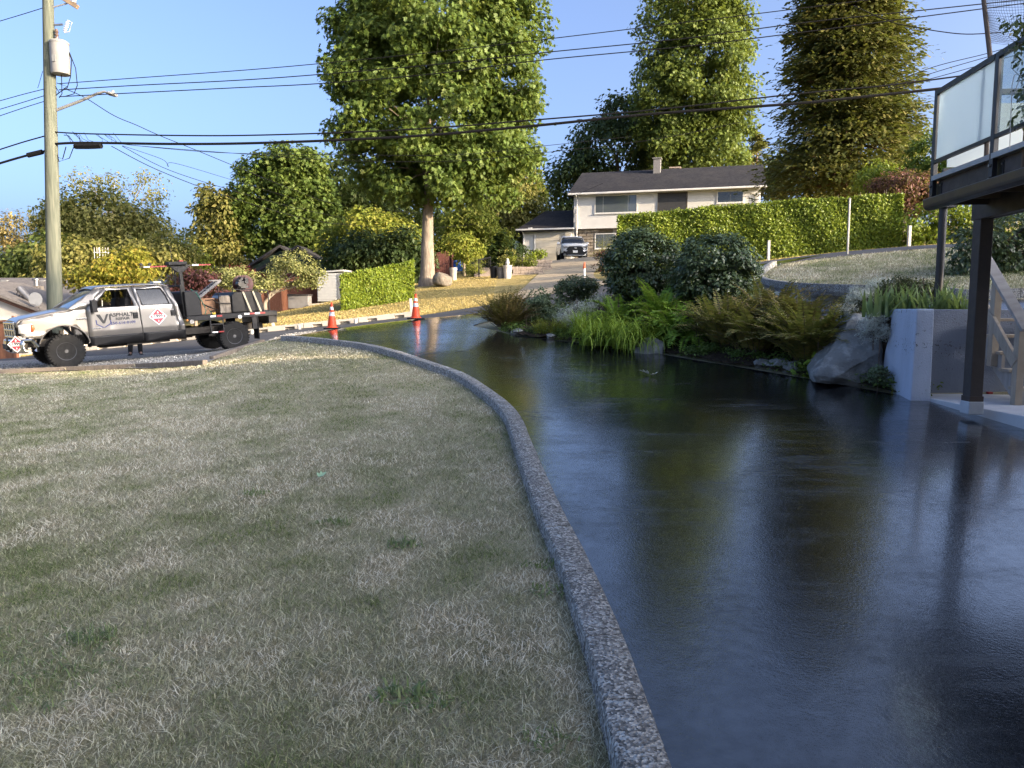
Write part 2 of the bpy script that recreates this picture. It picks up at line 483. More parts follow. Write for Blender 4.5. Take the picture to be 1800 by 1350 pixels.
def reg_gravel():
    x = random.uniform(-15, -6.6); t = random.random()
    lo = np.interp(x, [p.x for p in tim], [p.y for p in tim]) + .12
    return (x, lo + t * (3.2 if x < -9 else 2.2))
tag(stones('loose_gravel', reg_gravel, 6000, .012, .035, M_STONE), 'loose grey gravel stones on the shoulder under the truck', 'gravel', kind='stuff')

# ---- kerb of exposed aggregate, cast in sections
n = NB('exposed_aggregate')
w = n.wpos()
ag = n.vor(85, out='Color', vec=w); sp = n.t.nodes.new('ShaderNodeSeparateColor'); n.t.links.new(ag, sp.inputs[0])
col = n.ramp(sp.outputs[0], [(0, (.085, .082, .074)), (.45, (.18, .174, .16)), (.75, (.30, .288, .262)), (1, (.50, .485, .445))])
lich = n.ramp(n.mix(.35, n.noise(34, 4, .6, vec=w), n.noise(6, 3, vec=w)), [(.54, 0.), (.585, .9)])
lich2 = n.math('MULTIPLY', lich, n.ramp(n.noise(1.1, 2, vec=w), [(.35, .25), (.6, 1.)]))
n.set(color=n.mix(lich2, col, (.42, .44, .43)), rough=.85, spec=.25)
n.bump(n.vor(85, vec=w), .8, .012, n.bump(n.noise(9, 4, vec=w), .5, .02))
M_KERB = n.m
def kerb_run(name, label, line, width, height, sections, off=.0, mat=None, below=.06):
    root = thing(name, label, 'kerb', (line[0].x, line[0].y, T(line[0].x, line[0].y)))
    base = root.location.copy()
    N = len(line); per = max(2, N // sections)
    k = 0; i = 0
    while i < N - 1:
        j = min(N - 1, i + per)
        if N - 1 - j < per // 2: j = N - 1
        rows = []
        for a in range(i, j + 1):
            p = line[a]; d = (line[min(a + 1, N - 1)] - line[max(a - 1, 0)]); d.z = 0; d.normalize()
            s_ = Vector((-d.y, d.x, 0)); z = T(p.x, p.y)
            sh = d * (.006 if a == i and i else (-.006 if a == j and j < N - 1 else 0))
            wv = width / 2 * random.uniform(.99, 1.01); hz = height + random.uniform(-.0015, .0015)
            prof = [(-wv - .012, -below), (-wv, hz - .010), (-wv + .010, hz), (0, hz + .002), (wv - .010, hz), (wv, hz - .010), (wv + .012, -below)]
            rows.append([Vector((p.x, p.y, 0)) + sh + s_ * y + Vector((0, 0, z + h + off)) - base for y, h in prof])
        m = MB(); m.grid(rows)
        m.add(rows[0], [tuple(range(7))]); m.add(rows[-1], [tuple(range(7))])
        m.build('kerb_section', mat or M_KERB, root, True, angle=60)
        i = j; k += 1
    return root
kerb_run('driveway_kerb', 'long curved grey aggregate kerb between dry lawn and wet driveway', kerb_s, .175, .092, 18)
ku = smooth_line([G(u, v) for u, v in [(1360,468),(1338,482),(1334,492),(1350,501),(1400,508),(1480,512),(1560,514),(1660,519),(1790,521)]] + [Vector((15.5, 13.2, 0))], 6)
kerb_run('driveway_kerb', 'grey aggregate kerb round the shaded lawn on the upper driveway arm', ku, .16, .15, 8)
# timber edging along the gravel
M_TIMBER = plain('weathered_timber', (.23, .19, .15), (.12, .10, .08), 4, .85, .5, 40, stretch=(1, 12, 1))
for pts, lab in (([(2, 656), (120, 651), (240, 646), (362, 640)], 'low weathered timber edging between the gravel and the lawn'), ([(372, 633), (415, 618), (462, 602)], 'short pale timber edging climbing from gravel to driveway')):
    ln = [G(u, v) for u, v in pts]
    root = thing('timber_edging', lab, 'edging', ln[0])
    for a, b in zip(ln, ln[1:]):
        m = MB(); m.bar(a - ln[0] + Vector((0, 0, .03)), b - ln[0] + Vector((0, 0, .03)) - (b - a).normalized() * .02, .12, .12)
        m.build('plank', M_TIMBER, root, bevel=.012)

# ---- concrete slab under the deck
M_SLAB = plain('patio_concrete', (.55, .56, .57), (.45, .46, .48), 3, .75, .2, 90)
sl_edge = [G(u, v) for u, v in [(1800,757),(1740,739),(1700,727),(1618,701)]]
zs = .46
def slab_sheet():
    m = MB()
    pts = [(p.x, p.y) for p in sl_edge] + [(5.6, 10.6), (13, 10.6), (13, -6), (9.2, -6), (8.8, 3.2)]
    m.prism(pts, -.3, zs, 'xy')
    return tag(m.build('patio_slab', M_SLAB, bevel=.01), kind='structure')
slab_sheet()

# ---- soil of the planting island and behind the wall
M_SOIL = plain('bark_soil', (.055, .042, .03), (.02, .016, .012), 9, .95, 1., 40, dist=.05, spec=.1)
bed_r = [Vector((tip.x + .25, tip.y + .3, 0))] + [p for p in reversed([G(u, v) for u, v in right_px[2:-1]])] 
bed_r = [p + Vector((.03, .05, 0)) for p in bed_r]
bed_l = [Vector((tip.x + .5, tip.y + 1.6, 0)), Vector((1.9, 21., 0)), Vector((4.4, 20.5, 0)), Vector((4.75, 17, 0)), Vector((5.2, 14.8, 0)), Vector((6.4, 12.9, 0)), Vector((7.4, 12.2, 0))]
bed = poly_sheet('planting_bed', smooth_line(bed_r, 4), smooth_line(bed_l, 5), M_SOIL, .05, 20, 80)
me = bed.data
co = np.empty(len(me.vertices) * 3, np.float32); me.vertices.foreach_get('co', co); co = co.reshape(-1, 3)
co[:, 2] += rng.uniform(-.02, .04, len(co)); me.vertices.foreach_set('co', co.ravel()); me.update()
m = MB()
m.prism([(5.33, 10.45), (5.33, 11.6), (6.1, 12.6), (8, 11.9), (13, 11.2), (13, 10.45)], .2, 1.50, 'xy')
tag(m.build('planter_soil', M_SOIL), kind='structure')
# ================================================================== vegetation
def unit(a): return a / np.maximum(np.linalg.norm(a, axis=-1, keepdims=True), 1e-9)
# leaf templates: (along tip, across, lift) and triangles
def _maple():
    p = [(0, 0, 0), (.05, .30, -.03), (.22, .50, -.06), (.34, .24, 0), (.62, .42, -.05), (.64, .14, .01), (1., 0, -.10),
         (.64, -.14, .01), (.62, -.42, -.05), (.34, -.24, 0), (.22, -.50, -.06), (.05, -.30, -.03)]
    t = [(0, 1, 3), (1, 2, 3), (0, 3, 5), (3, 4, 5), (0, 5, 6), (0, 6, 7), (0, 7, 9), (7, 8, 9), (0, 9, 11), (9, 10, 11)]
    return np.array(p, float), np.array(t)
_m5 = (np.array([(0, 0, 0), (.12, .42, -.05), (.42, .30, .02), (.62, .40, -.06), (.68, .1, .02), (1., 0, -.1), (.68, -.1, .02), (.62, -.40, -.06), (.42, -.30, .02), (.12, -.42, -.05)], float),
       np.array([(0, 1, 2), (0, 3, 4), (0, 4, 5), (0, 5, 6), (0, 6, 7), (0, 8, 9)]))
LEAF = {
 'maple6': _m5,
 'maple': _maple(),
 'oval': (np.array([(0, 0, 0), (.35, .24, .05), (.72, .17, .03), (1, 0, -.06), (.72, -.17, .03), (.35, -.24, .05)], float), np.array([(0, 1, 5), (1, 2, 4), (1, 4, 5), (2, 3, 4)])),
 'diamond': (np.array([(0, 0, 0), (.45, .27, .05), (1, 0, -.04), (.45, -.27, .05)], float), np.array([(0, 2, 1), (0, 3, 2)])),
 'spray': (np.array([(0, 0, 0), (.3, .13, -.02), (.55, .05, -.06), (.75, .16, -.16), (1, 0, -.24), (.7, -.14, -.14), (.5, -.05, -.05), (.28, -.15, -.02)], float),
           np.array([(0, 1, 2), (0, 2, 6), (0, 6, 7), (2, 3, 4), (2, 4, 6), (6, 4, 5)])),
 'blade': (np.array([(0, .06, 0), (0, -.06, 0), (.6, .04, .03), (.6, -.04, .03), (1, 0, -.05)], float), np.array([(0, 1, 3), (0, 3, 2), (2, 3, 4)])),
}
def leaves(name, Pn, Nn, Un, size, shape, mat, parent=None, width=1.0):
    tp, tt = LEAF[shape]
    Nn = unit(Nn); Un = unit(Un - (Un * Nn).sum(-1, keepdims=True) * Nn); Bn = np.cross(Nn, Un)
    s = np.asarray(size)[:, None, None]
    V = Pn[:, None] + s * (tp[None, :, 0:1] * Un[:, None] + tp[None, :, 1:2] * width * Bn[:, None] + tp[None, :, 2:3] * Nn[:, None])
    F = (tt[None] + (np.arange(len(Pn)) * len(tp))[:, None, None]).reshape(-1, 3)
    o = link(name, fast_mesh(name, V.reshape(-1, 3), F, mat), parent)
    return o
def randdir(n): return unit(rng.normal(size=(n, 3)))
def crown_points(lobes, nclump, nleaf, rclump, flat=.7, shell=.62):
    """lobes: (cx,cy,cz,rx,ry,rz); clump centres near the lobes' skins, leaves gathered round them"""
    L = np.array(lobes, float); vol = (L[:, 3] * L[:, 4] * L[:, 5]) ** .72
    k = rng.choice(len(L), nclump, p=vol / vol.sum())
    d = randdir(nclump); f = shell + (1 - shell) * rng.random(nclump) ** .6
    cc = L[k, :3] + d * L[k, 3:6] * f[:, None]
    cs = rclump * rng.uniform(.55, 1.35, nclump)
    w = cs ** 2; j = rng.choice(nclump, nleaf, p=w / w.sum())
    dd = randdir(nleaf); rr = rng.random(nleaf) ** .45
    pts = cc[j] + dd * (cs[j] * rr)[:, None] * np.array([1, 1, flat])
    out = unit((cc[j] - L[k[j], :3]) / L[k[j], 3:6] + .8 * dd)
    return pts, out, cc, cs
def tree(name, label, cat, base, lobes, nclump, nleaf, rclump, size, shape, mat, barkm, trunk_r, trunk_top=None, limbs=14, group=None, flat=.7, shell=.6, droop=.6, lean=(0, 0), updir=.35, limb_r=.3, stray=0, low_limb=.3):
    base = Vector(base)
    root = thing(name, label, cat, base, group=group)
    lo = [(a - base.x, b - base.y, c - base.z, d, e, f) for a, b, c, d, e, f in lobes]
    pts, out, cc, cs = crown_points(lo, nclump, nleaf, rclump, flat, shell)
    if stray:
        out_s = cc[rng.integers(0, len(cc), stray)]
        pts = np.vstack([pts, out_s + randdir(stray) * rclump * 1.5]); out = np.vstack([out, randdir(stray)])
    n_ = len(pts)
    N_ = out * .55 + randdir(n_) * .6 + np.array([0, 0, updir])
    U_ = out * .35 + randdir(n_) * .55 + np.array([0, 0, -droop])
    cr = leaves('crown', pts, N_, U_, size * rng.uniform(.65, 1.25, n_), shape, mat, root)
    cr['kind'] = 'stuff'
    # trunk and limbs
    m = MB()
    zmax = max(l[2] for l in lo) if trunk_top is None else trunk_top
    ax = np.mean([l[0] for l in lo]) * .35; ay = np.mean([l[1] for l in lo]) * .35
    tp = [Vector((0, 0, -.3)), Vector((0, 0, .12)), Vector((lean[0] * .1, lean[1] * .1, .6))]
    nseg = 6
    for i in range(1, nseg + 1):
        t = i / nseg; tp.append(Vector((lean[0] * t + ax * t + random.uniform(-.04, .04), lean[1] * t + ay * t + random.uniform(-.04, .04), .6 + (zmax - .6) * t)))
    rr = [trunk_r * 1.55, trunk_r * 1.35, trunk_r * 1.06] + [trunk_r * (1 - .82 * (i / nseg)) for i in range(1, nseg + 1)]
    m.tube(tp, rr, 12)
    sel = rng.choice(len(cc), min(limbs, len(cc)), replace=False)
    for q_ in sel:
        c = Vector(cc[q_])
        h = min(max(c.z * random.uniform(.45, .75), zmax * low_limb), zmax * .92)
        t = max(0, min(1, (h - .6) / max(.1, zmax - .6))); a = Vector((lean[0] * t + ax * t, lean[1] * t + ay * t, h))
        mid = a.lerp(c, .5) + Vector((random.uniform(-.2, .2), random.uniform(-.2, .2), random.uniform(0, .12) * (c - a).length))
        r0 = trunk_r * limb_r * (1 - .6 * t)
        m.tube([a, mid, c], [r0, r0 * .6, r0 * .18], 6)
    tr = m.build('trunk', barkm, root, True, angle=80)
    return root
def lobe(u, v, ru, rv, Y, depth=.9, dy=0.0):
    c = P(u, v, Y); k = Y / FPX
    return (c.x, c.y + dy, c.z, ru * k, ru * k * depth, rv * k)
def at_ground(u, Y):
    d = ray(u, 520); x = d.x / d.y * Y
    return Vector((x, Y, T(x, Y)))

def bark(name, c1, c2, s=9):
    return plain(name, c1, c2, s, .9, .9, 14, stretch=(1, 1, .22), dist=.04, spec=.15)
BARK_G = bark('maple_bark', (.30, .245, .19), (.13, .105, .08))
BARK_R = bark('cedar_bark', (.25, .15, .10), (.10, .065, .045))
BARK_P = bark('pale_bark', (.36, .31, .25), (.2, .17, .13))
L_MAPLE = leafmat('maple_leaves', [(.0, (.045, .075, .014)), (.45, (.085, .13, .024)), (.8, (.13, .17, .038)), (.95, (.20, .19, .055)), (1., (.28, .17, .06))], .3)
L_MAPLE2 = leafmat('tall_maple_leaves', [(.0, (.06, .09, .016)), (.5, (.105, .145, .028)), (.85, (.16, .19, .04)), (1., (.24, .20, .06))], .3)
L_CEDAR = leafmat('cedar_sprays', [(.0, (.045, .06, .018)), (.5, (.10, .105, .026)), (.85, (.165, .14, .04)), (1., (.22, .15, .05))], .2)
L_DARK = leafmat('dark_tree_leaves', [(.0, (.02, .035, .012)), (.5, (.035, .06, .018)), (1., (.065, .09, .028))], .2)
L_MID = leafmat('mid_tree_leaves', [(.0, (.05, .075, .018)), (.5, (.095, .125, .028)), (1., (.16, .17, .045))], .3)
L_OLIVE = leafmat('olive_tree_leaves', [(.0, (.11, .12, .03)), (.5, (.19, .185, .05)), (1., (.29, .25, .085))], .35)
L_YG = leafmat('yellow_green_leaves', [(.0, (.12, .16, .02)), (.5, (.21, .24, .035)), (1., (.34, .30, .06))], .35)
L_YELLOW = leafmat('yellow_leaves', [(.0, (.14, .16, .02)), (.5, (.24, .23, .03)), (.85, (.35, .25, .045)), (1., (.38, .19, .05))], .4)
L_PURPLE = leafmat('purple_leaves', [(.0, (.028, .013, .015)), (.6, (.06, .022, .024)), (1., (.11, .034, .034))], .2)
L_RED = leafmat('copper_leaves', [(.0, (.07, .035, .028)), (.5, (.14, .06, .045)), (.85, (.22, .095, .065)), (1., (.26, .16, .07))], .25)
L_HEDGE = leafmat('laurel_leaves', [(.0, (.08, .13, .012)), (.45, (.16, .22, .02)), (.85, (.27, .31, .032)), (1., (.36, .36, .06))], .3, .45, spec=.3)
L_RHODO = leafmat('rhododendron_leaves', [(.0, (.036, .056, .022)), (.5, (.06, .092, .036)), (1., (.105, .145, .066))], .15, .38, spec=.5)
L_APPLE = leafmat('fruit_tree_leaves', [(.0, (.15, .17, .055)), (.5, (.26, .27, .10)), (1., (.40, .38, .17))], .35)

# ---- the big maple across the street
Ym = 39
tree('maple_tree', 'big leafy maple with a bare straight trunk beside the left hedge', 'tree', at_ground(752, Ym) + Vector((0, 0, 0)),
     [lobe(765, 170, 178, 178, Ym), lobe(760, 10, 170, 170, Ym), lobe(655, 110, 78, 130, Ym), lobe(868, 110, 82, 160, Ym), lobe(690, 270, 82, 82, Ym),
      lobe(848, 285, 100, 72, Ym), lobe(760, -120, 120, 110, Ym), lobe(765, 300, 120, 62, Ym), lobe(625, 60, 45, 60, Ym), lobe(900, 220, 55, 90, Ym)],
     560, 82000, .92, .25, 'maple6', L_MAPLE, BARK_G, .36, 10.5, 30, shell=.35, droop=.9, stray=300, low_limb=.55, limb_r=.22)
# tall maple behind the house
Yt = 70
tree('maple_tree', 'tall narrow maple rising behind the white house roof', 'tree', at_ground(1222, Yt),
     [lobe(1218, 150, 98, 150, Yt), lobe(1215, -20, 88, 120, Yt), lobe(1262, 240, 62, 65, Yt), lobe(1170, 215, 50, 90, Yt), lobe(1262, 90, 62, 110, Yt), lobe(1215, -120, 60, 70, Yt), lobe(1285, 180, 45, 60, Yt)],
     520, 62000, 1.3, .32, 'maple6', L_MAPLE2, BARK_G, .5, 17, 26, shell=.35, droop=.8, stray=250, low_limb=.45, limb_r=.2)
# dark tree behind the house, left
tree('broadleaf_tree', 'dark green broad tree behind the white house chimney', 'tree', at_ground(1090, 76),
     [lobe(1095, 275, 92, 75, 76), lobe(1018, 318, 52, 55, 76), lobe(1100, 205, 44, 36, 76), lobe(1150, 250, 60, 60, 76), lobe(985, 345, 30, 30, 76)],
     220, 17000, 1.35, .5, 'diamond', L_DARK, BARK_G, .4, 9, 16)
tree('broadleaf_tree', 'dark tree peeking between the house and the tall cedar', 'tree', at_ground(1372, 60),
     [lobe(1375, 300, 32, 40, 60), lobe(1360, 330, 25, 25, 60)], 50, 2600, .9, .34, 'diamond', L_DARK, BARK_G, .25, 5, 8)
# cedar
def conifer(name, label, u, Y, vtop, vbot, half, mat, n_br=120, nleaf=14000, size=.42, r=.35, taper=.75, low=.10, shape='spray', spread=.5, group=None):
    base = at_ground(u, Y); root = thing(name, label, 'tree', base, group=group)
    H = P(u, vtop, Y).z - base.z; zb = max(.3, P(u, vbot, Y).z - base.z); k = Y / FPX
    m = MB(); m.tube([(0, 0, -.3), (0, 0, .4), (.05, 0, H * .5), (0, 0, H)], [r * 1.5, r, r * .6, .03], 10)
    pts = []; outs = []
    per = nleaf // n_br
    for b in range(n_br):
        f = (b + random.random()) / n_br; z = zb + (H * .98 - zb) * f
        a = random.uniform(0, 6.283)
        Rr = half * k * (1 - taper * f ** 1.35) * random.uniform(.62, 1.12)
        d = Vector((math.cos(a), math.sin(a), 0))
        tipz = z - Rr * low + random.uniform(-.2, .2)
        m.tube([(0, 0, z), d * Rr * .5 + Vector((0, 0, z - Rr * low * .9)), d * Rr * .95 + Vector((0, 0, tipz))], [r * .16 * (1 - f) + .02, .03, .01], 4)
        t = rng.random(per) ** .55; wv = spread * Rr * .42 * (.35 + .65 * (1 - abs(t - .6)))
        side = rng.normal(size=per) * wv
        px = d.x * Rr * t - d.y * side; py = d.y * Rr * t + d.x * side
        pz = z + (tipz - z) * t - np.abs(side) * .22 + rng.normal(size=per) * .12 * (1 + .25 * Rr) * .5
        pts.append(np.stack([px, py, pz], -1))
        o_ = np.stack([d.x - d.y * side / Rr * 1.6, d.y + d.x * side / Rr * 1.6, np.full(per, -.35)], -1); outs.append(o_)
    pts = np.vstack(pts); outs = unit(np.vstack(outs)); n_ = len(pts)
    c = leaves('crown', pts, randdir(n_) * .55 + np.array([0, 0, .9]), outs + randdir(n_) * .45, size * rng.uniform(.6, 1.25, n_), shape, mat, root, 1.3)
    c['kind'] = 'stuff'
    m.build('trunk', BARK_R, root, True, angle=80)
    return root
conifer('cedar_tree', 'tall shaggy brown green cedar behind the long hedge', 1475, 44, -190, 335, 122, L_CEDAR, 420, 66000, .40, .45, .52, .18, spread=1.0)
conifer('conifer_tree', 'small pale conifer behind the right end of the white house', 1322, 82, 225, 330, 42, L_OLIVE, 60, 3000, .5, .2, .95, .1)

# ---- left background trees
tree('broadleaf_tree', 'large round dark green tree above the green gabled house', 'tree', at_ground(500, 58),
     [lobe(512, 300, 58, 48, 58), lobe(468, 335, 52, 60, 58), lobe(535, 345, 48, 65, 58), lobe(455, 400, 48, 55, 58), lobe(520, 410, 60, 50, 58), lobe(560, 390, 50, 50, 58)],
     340, 36000, 1.0, .32, 'maple6', L_MAPLE, BARK_G, .4, 8, 20, shell=.5)
tree('broadleaf_tree', 'olive green tree at the left edge of the dark round tree', 'tree', at_ground(388, 57),
     [lobe(390, 378, 34, 42, 57), lobe(380, 420, 36, 40, 57), lobe(400, 450, 40, 35, 57), lobe(375, 350, 20, 20, 57)],
     110, 9000, .9, .36, 'diamond', L_OLIVE, BARK_P, .25, 6, 14)
tree('broadleaf_tree', 'dark tree hidden behind the left side of the big maple', 'tree', at_ground(620, 62),
     [lobe(612, 320, 46, 60, 62), lobe(650, 370, 55, 55, 62), lobe(590, 375, 45, 60, 62), lobe(690, 390, 50, 50, 62)],
     160, 12000, 1.2, .45, 'diamond', L_MID, BARK_G, .3, 8, 12)
tree('broadleaf_tree', 'yellow green bushy tree left of the big maple trunk', 'tree', at_ground(650, 52),
     [lobe(648, 408, 62, 34, 52), lobe(700, 425, 48, 35, 52), lobe(600, 430, 40, 30, 52)], 120, 10000, .9, .32, 'diamond', L_YG, BARK_P, .2, 4, 10)
tree('broadleaf_tree', 'dark dense shrub row behind the left hedge', 'shrub', at_ground(660, 45),
     [lobe(620, 445, 42, 30, 45), lobe(672, 448, 45, 32, 45), lobe(715, 445, 35, 35, 45), lobe(735, 475, 25, 35, 45)], 110, 9000, .85, .3, 'diamond', L_DARK, BARK_G, .15, 2.5, 8)
tree('broadleaf_tree', 'olive tree with pale slim trunks right of the big maple trunk', 'tree', at_ground(885, 62),
     [lobe(890, 330, 48, 60, 62), lobe(915, 385, 45, 45, 62), lobe(860, 395, 45, 45, 62), lobe(905, 290, 35, 45, 62)], 150, 11000, 1.1, .38, 'diamond', L_OLIVE, BARK_P, .22, 9, 14, shell=.4)
tree('broadleaf_tree', 'light green tree just right of the big maple trunk', 'tree', at_ground(822, 54),
     [lobe(825, 395, 42, 36, 54), lobe(800, 430, 34, 34, 54), lobe(850, 425, 40, 32, 54)], 100, 8500, .9, .3, 'diamond', L_YG, BARK_P, .16, 4, 10)
tree('small_tree', 'small round garden tree with thin stem near the house steps', 'tree', at_ground(816, 46),
     [lobe(816, 435, 30, 22, 46), lobe(805, 425, 18, 16, 46)], 35, 2400, .5, .2, 'diamond', L_YG, BARK_G, .08, 2.0, 8)
tree('broadleaf_tree', 'dark tree behind the shrubs beside the big trunk', 'tree', at_ground(785, 60),
     [lobe(785, 410, 30, 40, 60), lobe(770, 380, 28, 25, 60)], 40, 2600, .9, .34, 'diamond', L_MID, BARK_G, .2, 5, 6)
conifer('conifer_tree', 'slim dull green conifer beside the garage end of the house', 942, 64, 300, 430, 34, L_MID, 60, 3600, .42, .2, .9, .1)
conifer('garden_conifer', 'dark conical evergreen by the steps of the white house', 880, 47, 408, 472, 30, L_DARK, 60, 3600, .22, .1, .95, .05, shape='diamond')
# far left
tree('broadleaf_tree', 'broad sunlit olive green tree behind the utility pole', 'tree', at_ground(190, 50),
     [lobe(175, 390, 72, 52, 50), lobe(130, 420, 52, 48, 50), lobe(245, 415, 52, 48, 50), lobe(190, 450, 85, 45, 50), lobe(105, 385, 32, 36, 50)], 260, 20000, 1.0, .32, 'diamond', L_OLIVE, BARK_P, .3, 6, 20)
tree('broadleaf_tree', 'low olive bush tree beneath the broad olive tree, left of the cab', 'tree', at_ground(150, 44),
     [lobe(140, 450, 48, 30, 44), lobe(235, 455, 40, 30, 44), lobe(120, 480, 50, 25, 44), lobe(290, 450, 40, 30, 44)], 130, 10000, .85, .3, 'diamond', L_OLIVE, BARK_P, .2, 3.5, 8)
tree('sparse_tree', 'thin airy tree tops above the olive tree left', 'tree', at_ground(200, 62),
     [lobe(150, 318, 26, 22, 62), lobe(200, 318, 18, 22, 62), lobe(262, 330, 32, 30, 62), lobe(285, 360, 22, 22, 62), lobe(330, 425, 30, 24, 62), lobe(80, 360, 22, 26, 62)], 95, 1700, .8, .26, 'diamond', L_OLIVE, BARK_P, .22, 11, 60, shell=.25, limb_r=.22)
tree('sparse_tree', 'tan thin leaved tree at the far left edge', 'tree', at_ground(15, 48),
     [lobe(18, 400, 26, 30, 48), lobe(0, 430, 30, 34, 48), lobe(30, 440, 26, 24, 48)], 60, 2200, .7, .24, 'diamond', leafmat('tan_leaves', [(.0, (.16, .13, .04)), (.5, (.30, .23, .085)), (1., (.42, .31, .13))], .35), BARK_P, .2, 5, 14)
tree('broadleaf_tree', 'dark shaded trees behind the grey roof left', 'tree', at_ground(45, 46),
     [lobe(30, 468, 50, 28, 46), lobe(85, 450, 34, 42, 46), lobe(5, 475, 40, 22, 46)], 90, 7000, .9, .32, 'diamond', L_MID, BARK_P, .2, 3.5, 8)
tree('maple_tree', 'bright yellow small maple between the pole and the truck cab', 'tree', at_ground(205, 31),
     [lobe(205, 470, 50, 26, 31), lobe(165, 492, 46, 20, 31), lobe(240, 480, 42, 26, 31), lobe(190, 500, 60, 18, 31), lobe(225, 455, 30, 16, 31)], 130, 7500, .42, .155, 'diamond', L_YELLOW, BARK_G, .09, 2.0, 14)
tree('shrub', 'dark purple leaved shrub behind the truck bed', 'shrub', at_ground(342, 34),
     [lobe(330, 492, 26, 20, 34), lobe(360, 490, 26, 18, 34), lobe(345, 510, 40, 20, 34)], 60, 4200, .42, .15, 'diamond', L_PURPLE, BARK_G, .07, 1.2, 8)
tree('broadleaf_tree', 'pale green trees low in the gap behind the truck', 'tree', at_ground(305, 52),
     [lobe(300, 450, 36, 36, 52), lobe(335, 465, 30, 30, 52)], 60, 2600, .8, .26, 'diamond', L_YG, BARK_P, .15, 4, 8)
conifer('conifer_tree', 'small blue green conifer in the sky gap behind the truck', 352, 60, 440, 520, 34, L_MID, 40, 2000, .4, .15, .95, .1)
conifer('conifer_tree', 'lower pale conifer left of the sky gap', 325, 56, 430, 520, 28, L_YG, 40, 1800, .4, .15, .95, .1)
for u, Y, lab, lb in ((430, 40, 'low fruit tree with forked pale trunk beside the truck bed', [(425, 490, 36, 22), (455, 495, 26, 20), (400, 488, 20, 16)]),
                      (520, 40.5, 'taller fruit tree with upright tips in front of the green gable', [(512, 480, 40, 28), (535, 470, 20, 30), (495, 462, 14, 22), (550, 488, 26, 20), (508, 452, 8, 22)])):
    tree('fruit_tree', lab, 'tree', at_ground(u + (25 if u < 500 else -55), Y), [lobe(a, b, c, d, Y) for a, b, c, d in lb], 70, 4200, .36, .15, 'diamond', L_APPLE, BARK_P, .11, 1.6, 18, shell=.4, droop=-.2, limb_r=.5)
tree('shrub', 'small red leaved shrub beside the green gabled house', 'shrub', at_ground(418, 44), [lobe(418, 474, 16, 10, 44), lobe(430, 480, 14, 10, 44)], 20, 900, .4, .16, 'diamond', leafmat('red_leaves', [(.0, (.2, .03, .03)), (1., (.4, .08, .06))], .3), BARK_G, .05, .8, 3)
# right background
tree('broadleaf_tree', 'light green tree between the cedar and the clipped evergreen', 'tree', at_ground(1585, 55), [lobe(1588, 255, 32, 36, 55), lobe(1570, 290, 25, 30, 55)], 50, 2800, .8, .28, 'diamond', L_YG, BARK_P, .2, 5, 8)
tree('clipped_evergreen', 'tall rounded dark green clipped evergreen behind the deck corner', 'shrub', at_ground(1640, 34), [lobe(1640, 285, 40, 46, 34), lobe(1670, 290, 40, 45, 34), lobe(1640, 330, 45, 40, 34)], 140, 9000, .35, .16, 'diamond', leafmat('evergreen_leaves', [(.0, (.03, .06, .01)), (.5, (.06, .11, .015)), (1., (.10, .16, .02))], .2), BARK_G, .12, 2, 6, shell=.8)
tree('shrub', 'copper red leaved shrub behind the right end of the long hedge', 'shrub', at_ground(1590, 31), [lobe(1585, 330, 45, 26, 31), lobe(1630, 325, 34, 24, 31), lobe(1605, 355, 40, 26, 31)], 110, 8000, .38, .14, 'diamond', L_RED, BARK_G, .08, 1.6, 8)
tree('shrub', 'sunlit bright green shrubs right of the long hedge', 'shrub', at_ground(1640, 28), [lobe(1620, 395, 38, 32, 28), lobe(1665, 390, 45, 36, 28), lobe(1715, 385, 45, 40, 28), lobe(1640, 420, 40, 18, 28), lobe(1770, 380, 45, 50, 28)], 150, 9000, .40, .15, 'diamond', L_HEDGE, BARK_G, .06, 1.2, 8)
tree('shrub', 'bright yellow green shrub peeking above the hedge by the cedar', 'shrub', at_ground(1555, 36), [lobe(1550, 300, 30, 14, 36), lobe(1535, 320, 30, 16, 36)], 40, 2400, .4, .17, 'diamond', L_HEDGE, BARK_G, .06, 1.2, 4)
tree('shrub', 'dark shaded rhododendron bush behind the deck post', 'shrub', P(1760, 500, 16.5), [lobe(1725, 440, 48, 55, 16.5), lobe(1790, 430, 60, 70, 16.5), lobe(1850, 430, 60, 70, 16.5), lobe(1700, 475, 30, 35, 16.5)], 150, 9000, .26, .11, 'diamond', L_RHODO, bark('twig', (.16, .12, .09), (.07, .05, .04)), .05, 1.0, 60, shell=.3, limb_r=.5)

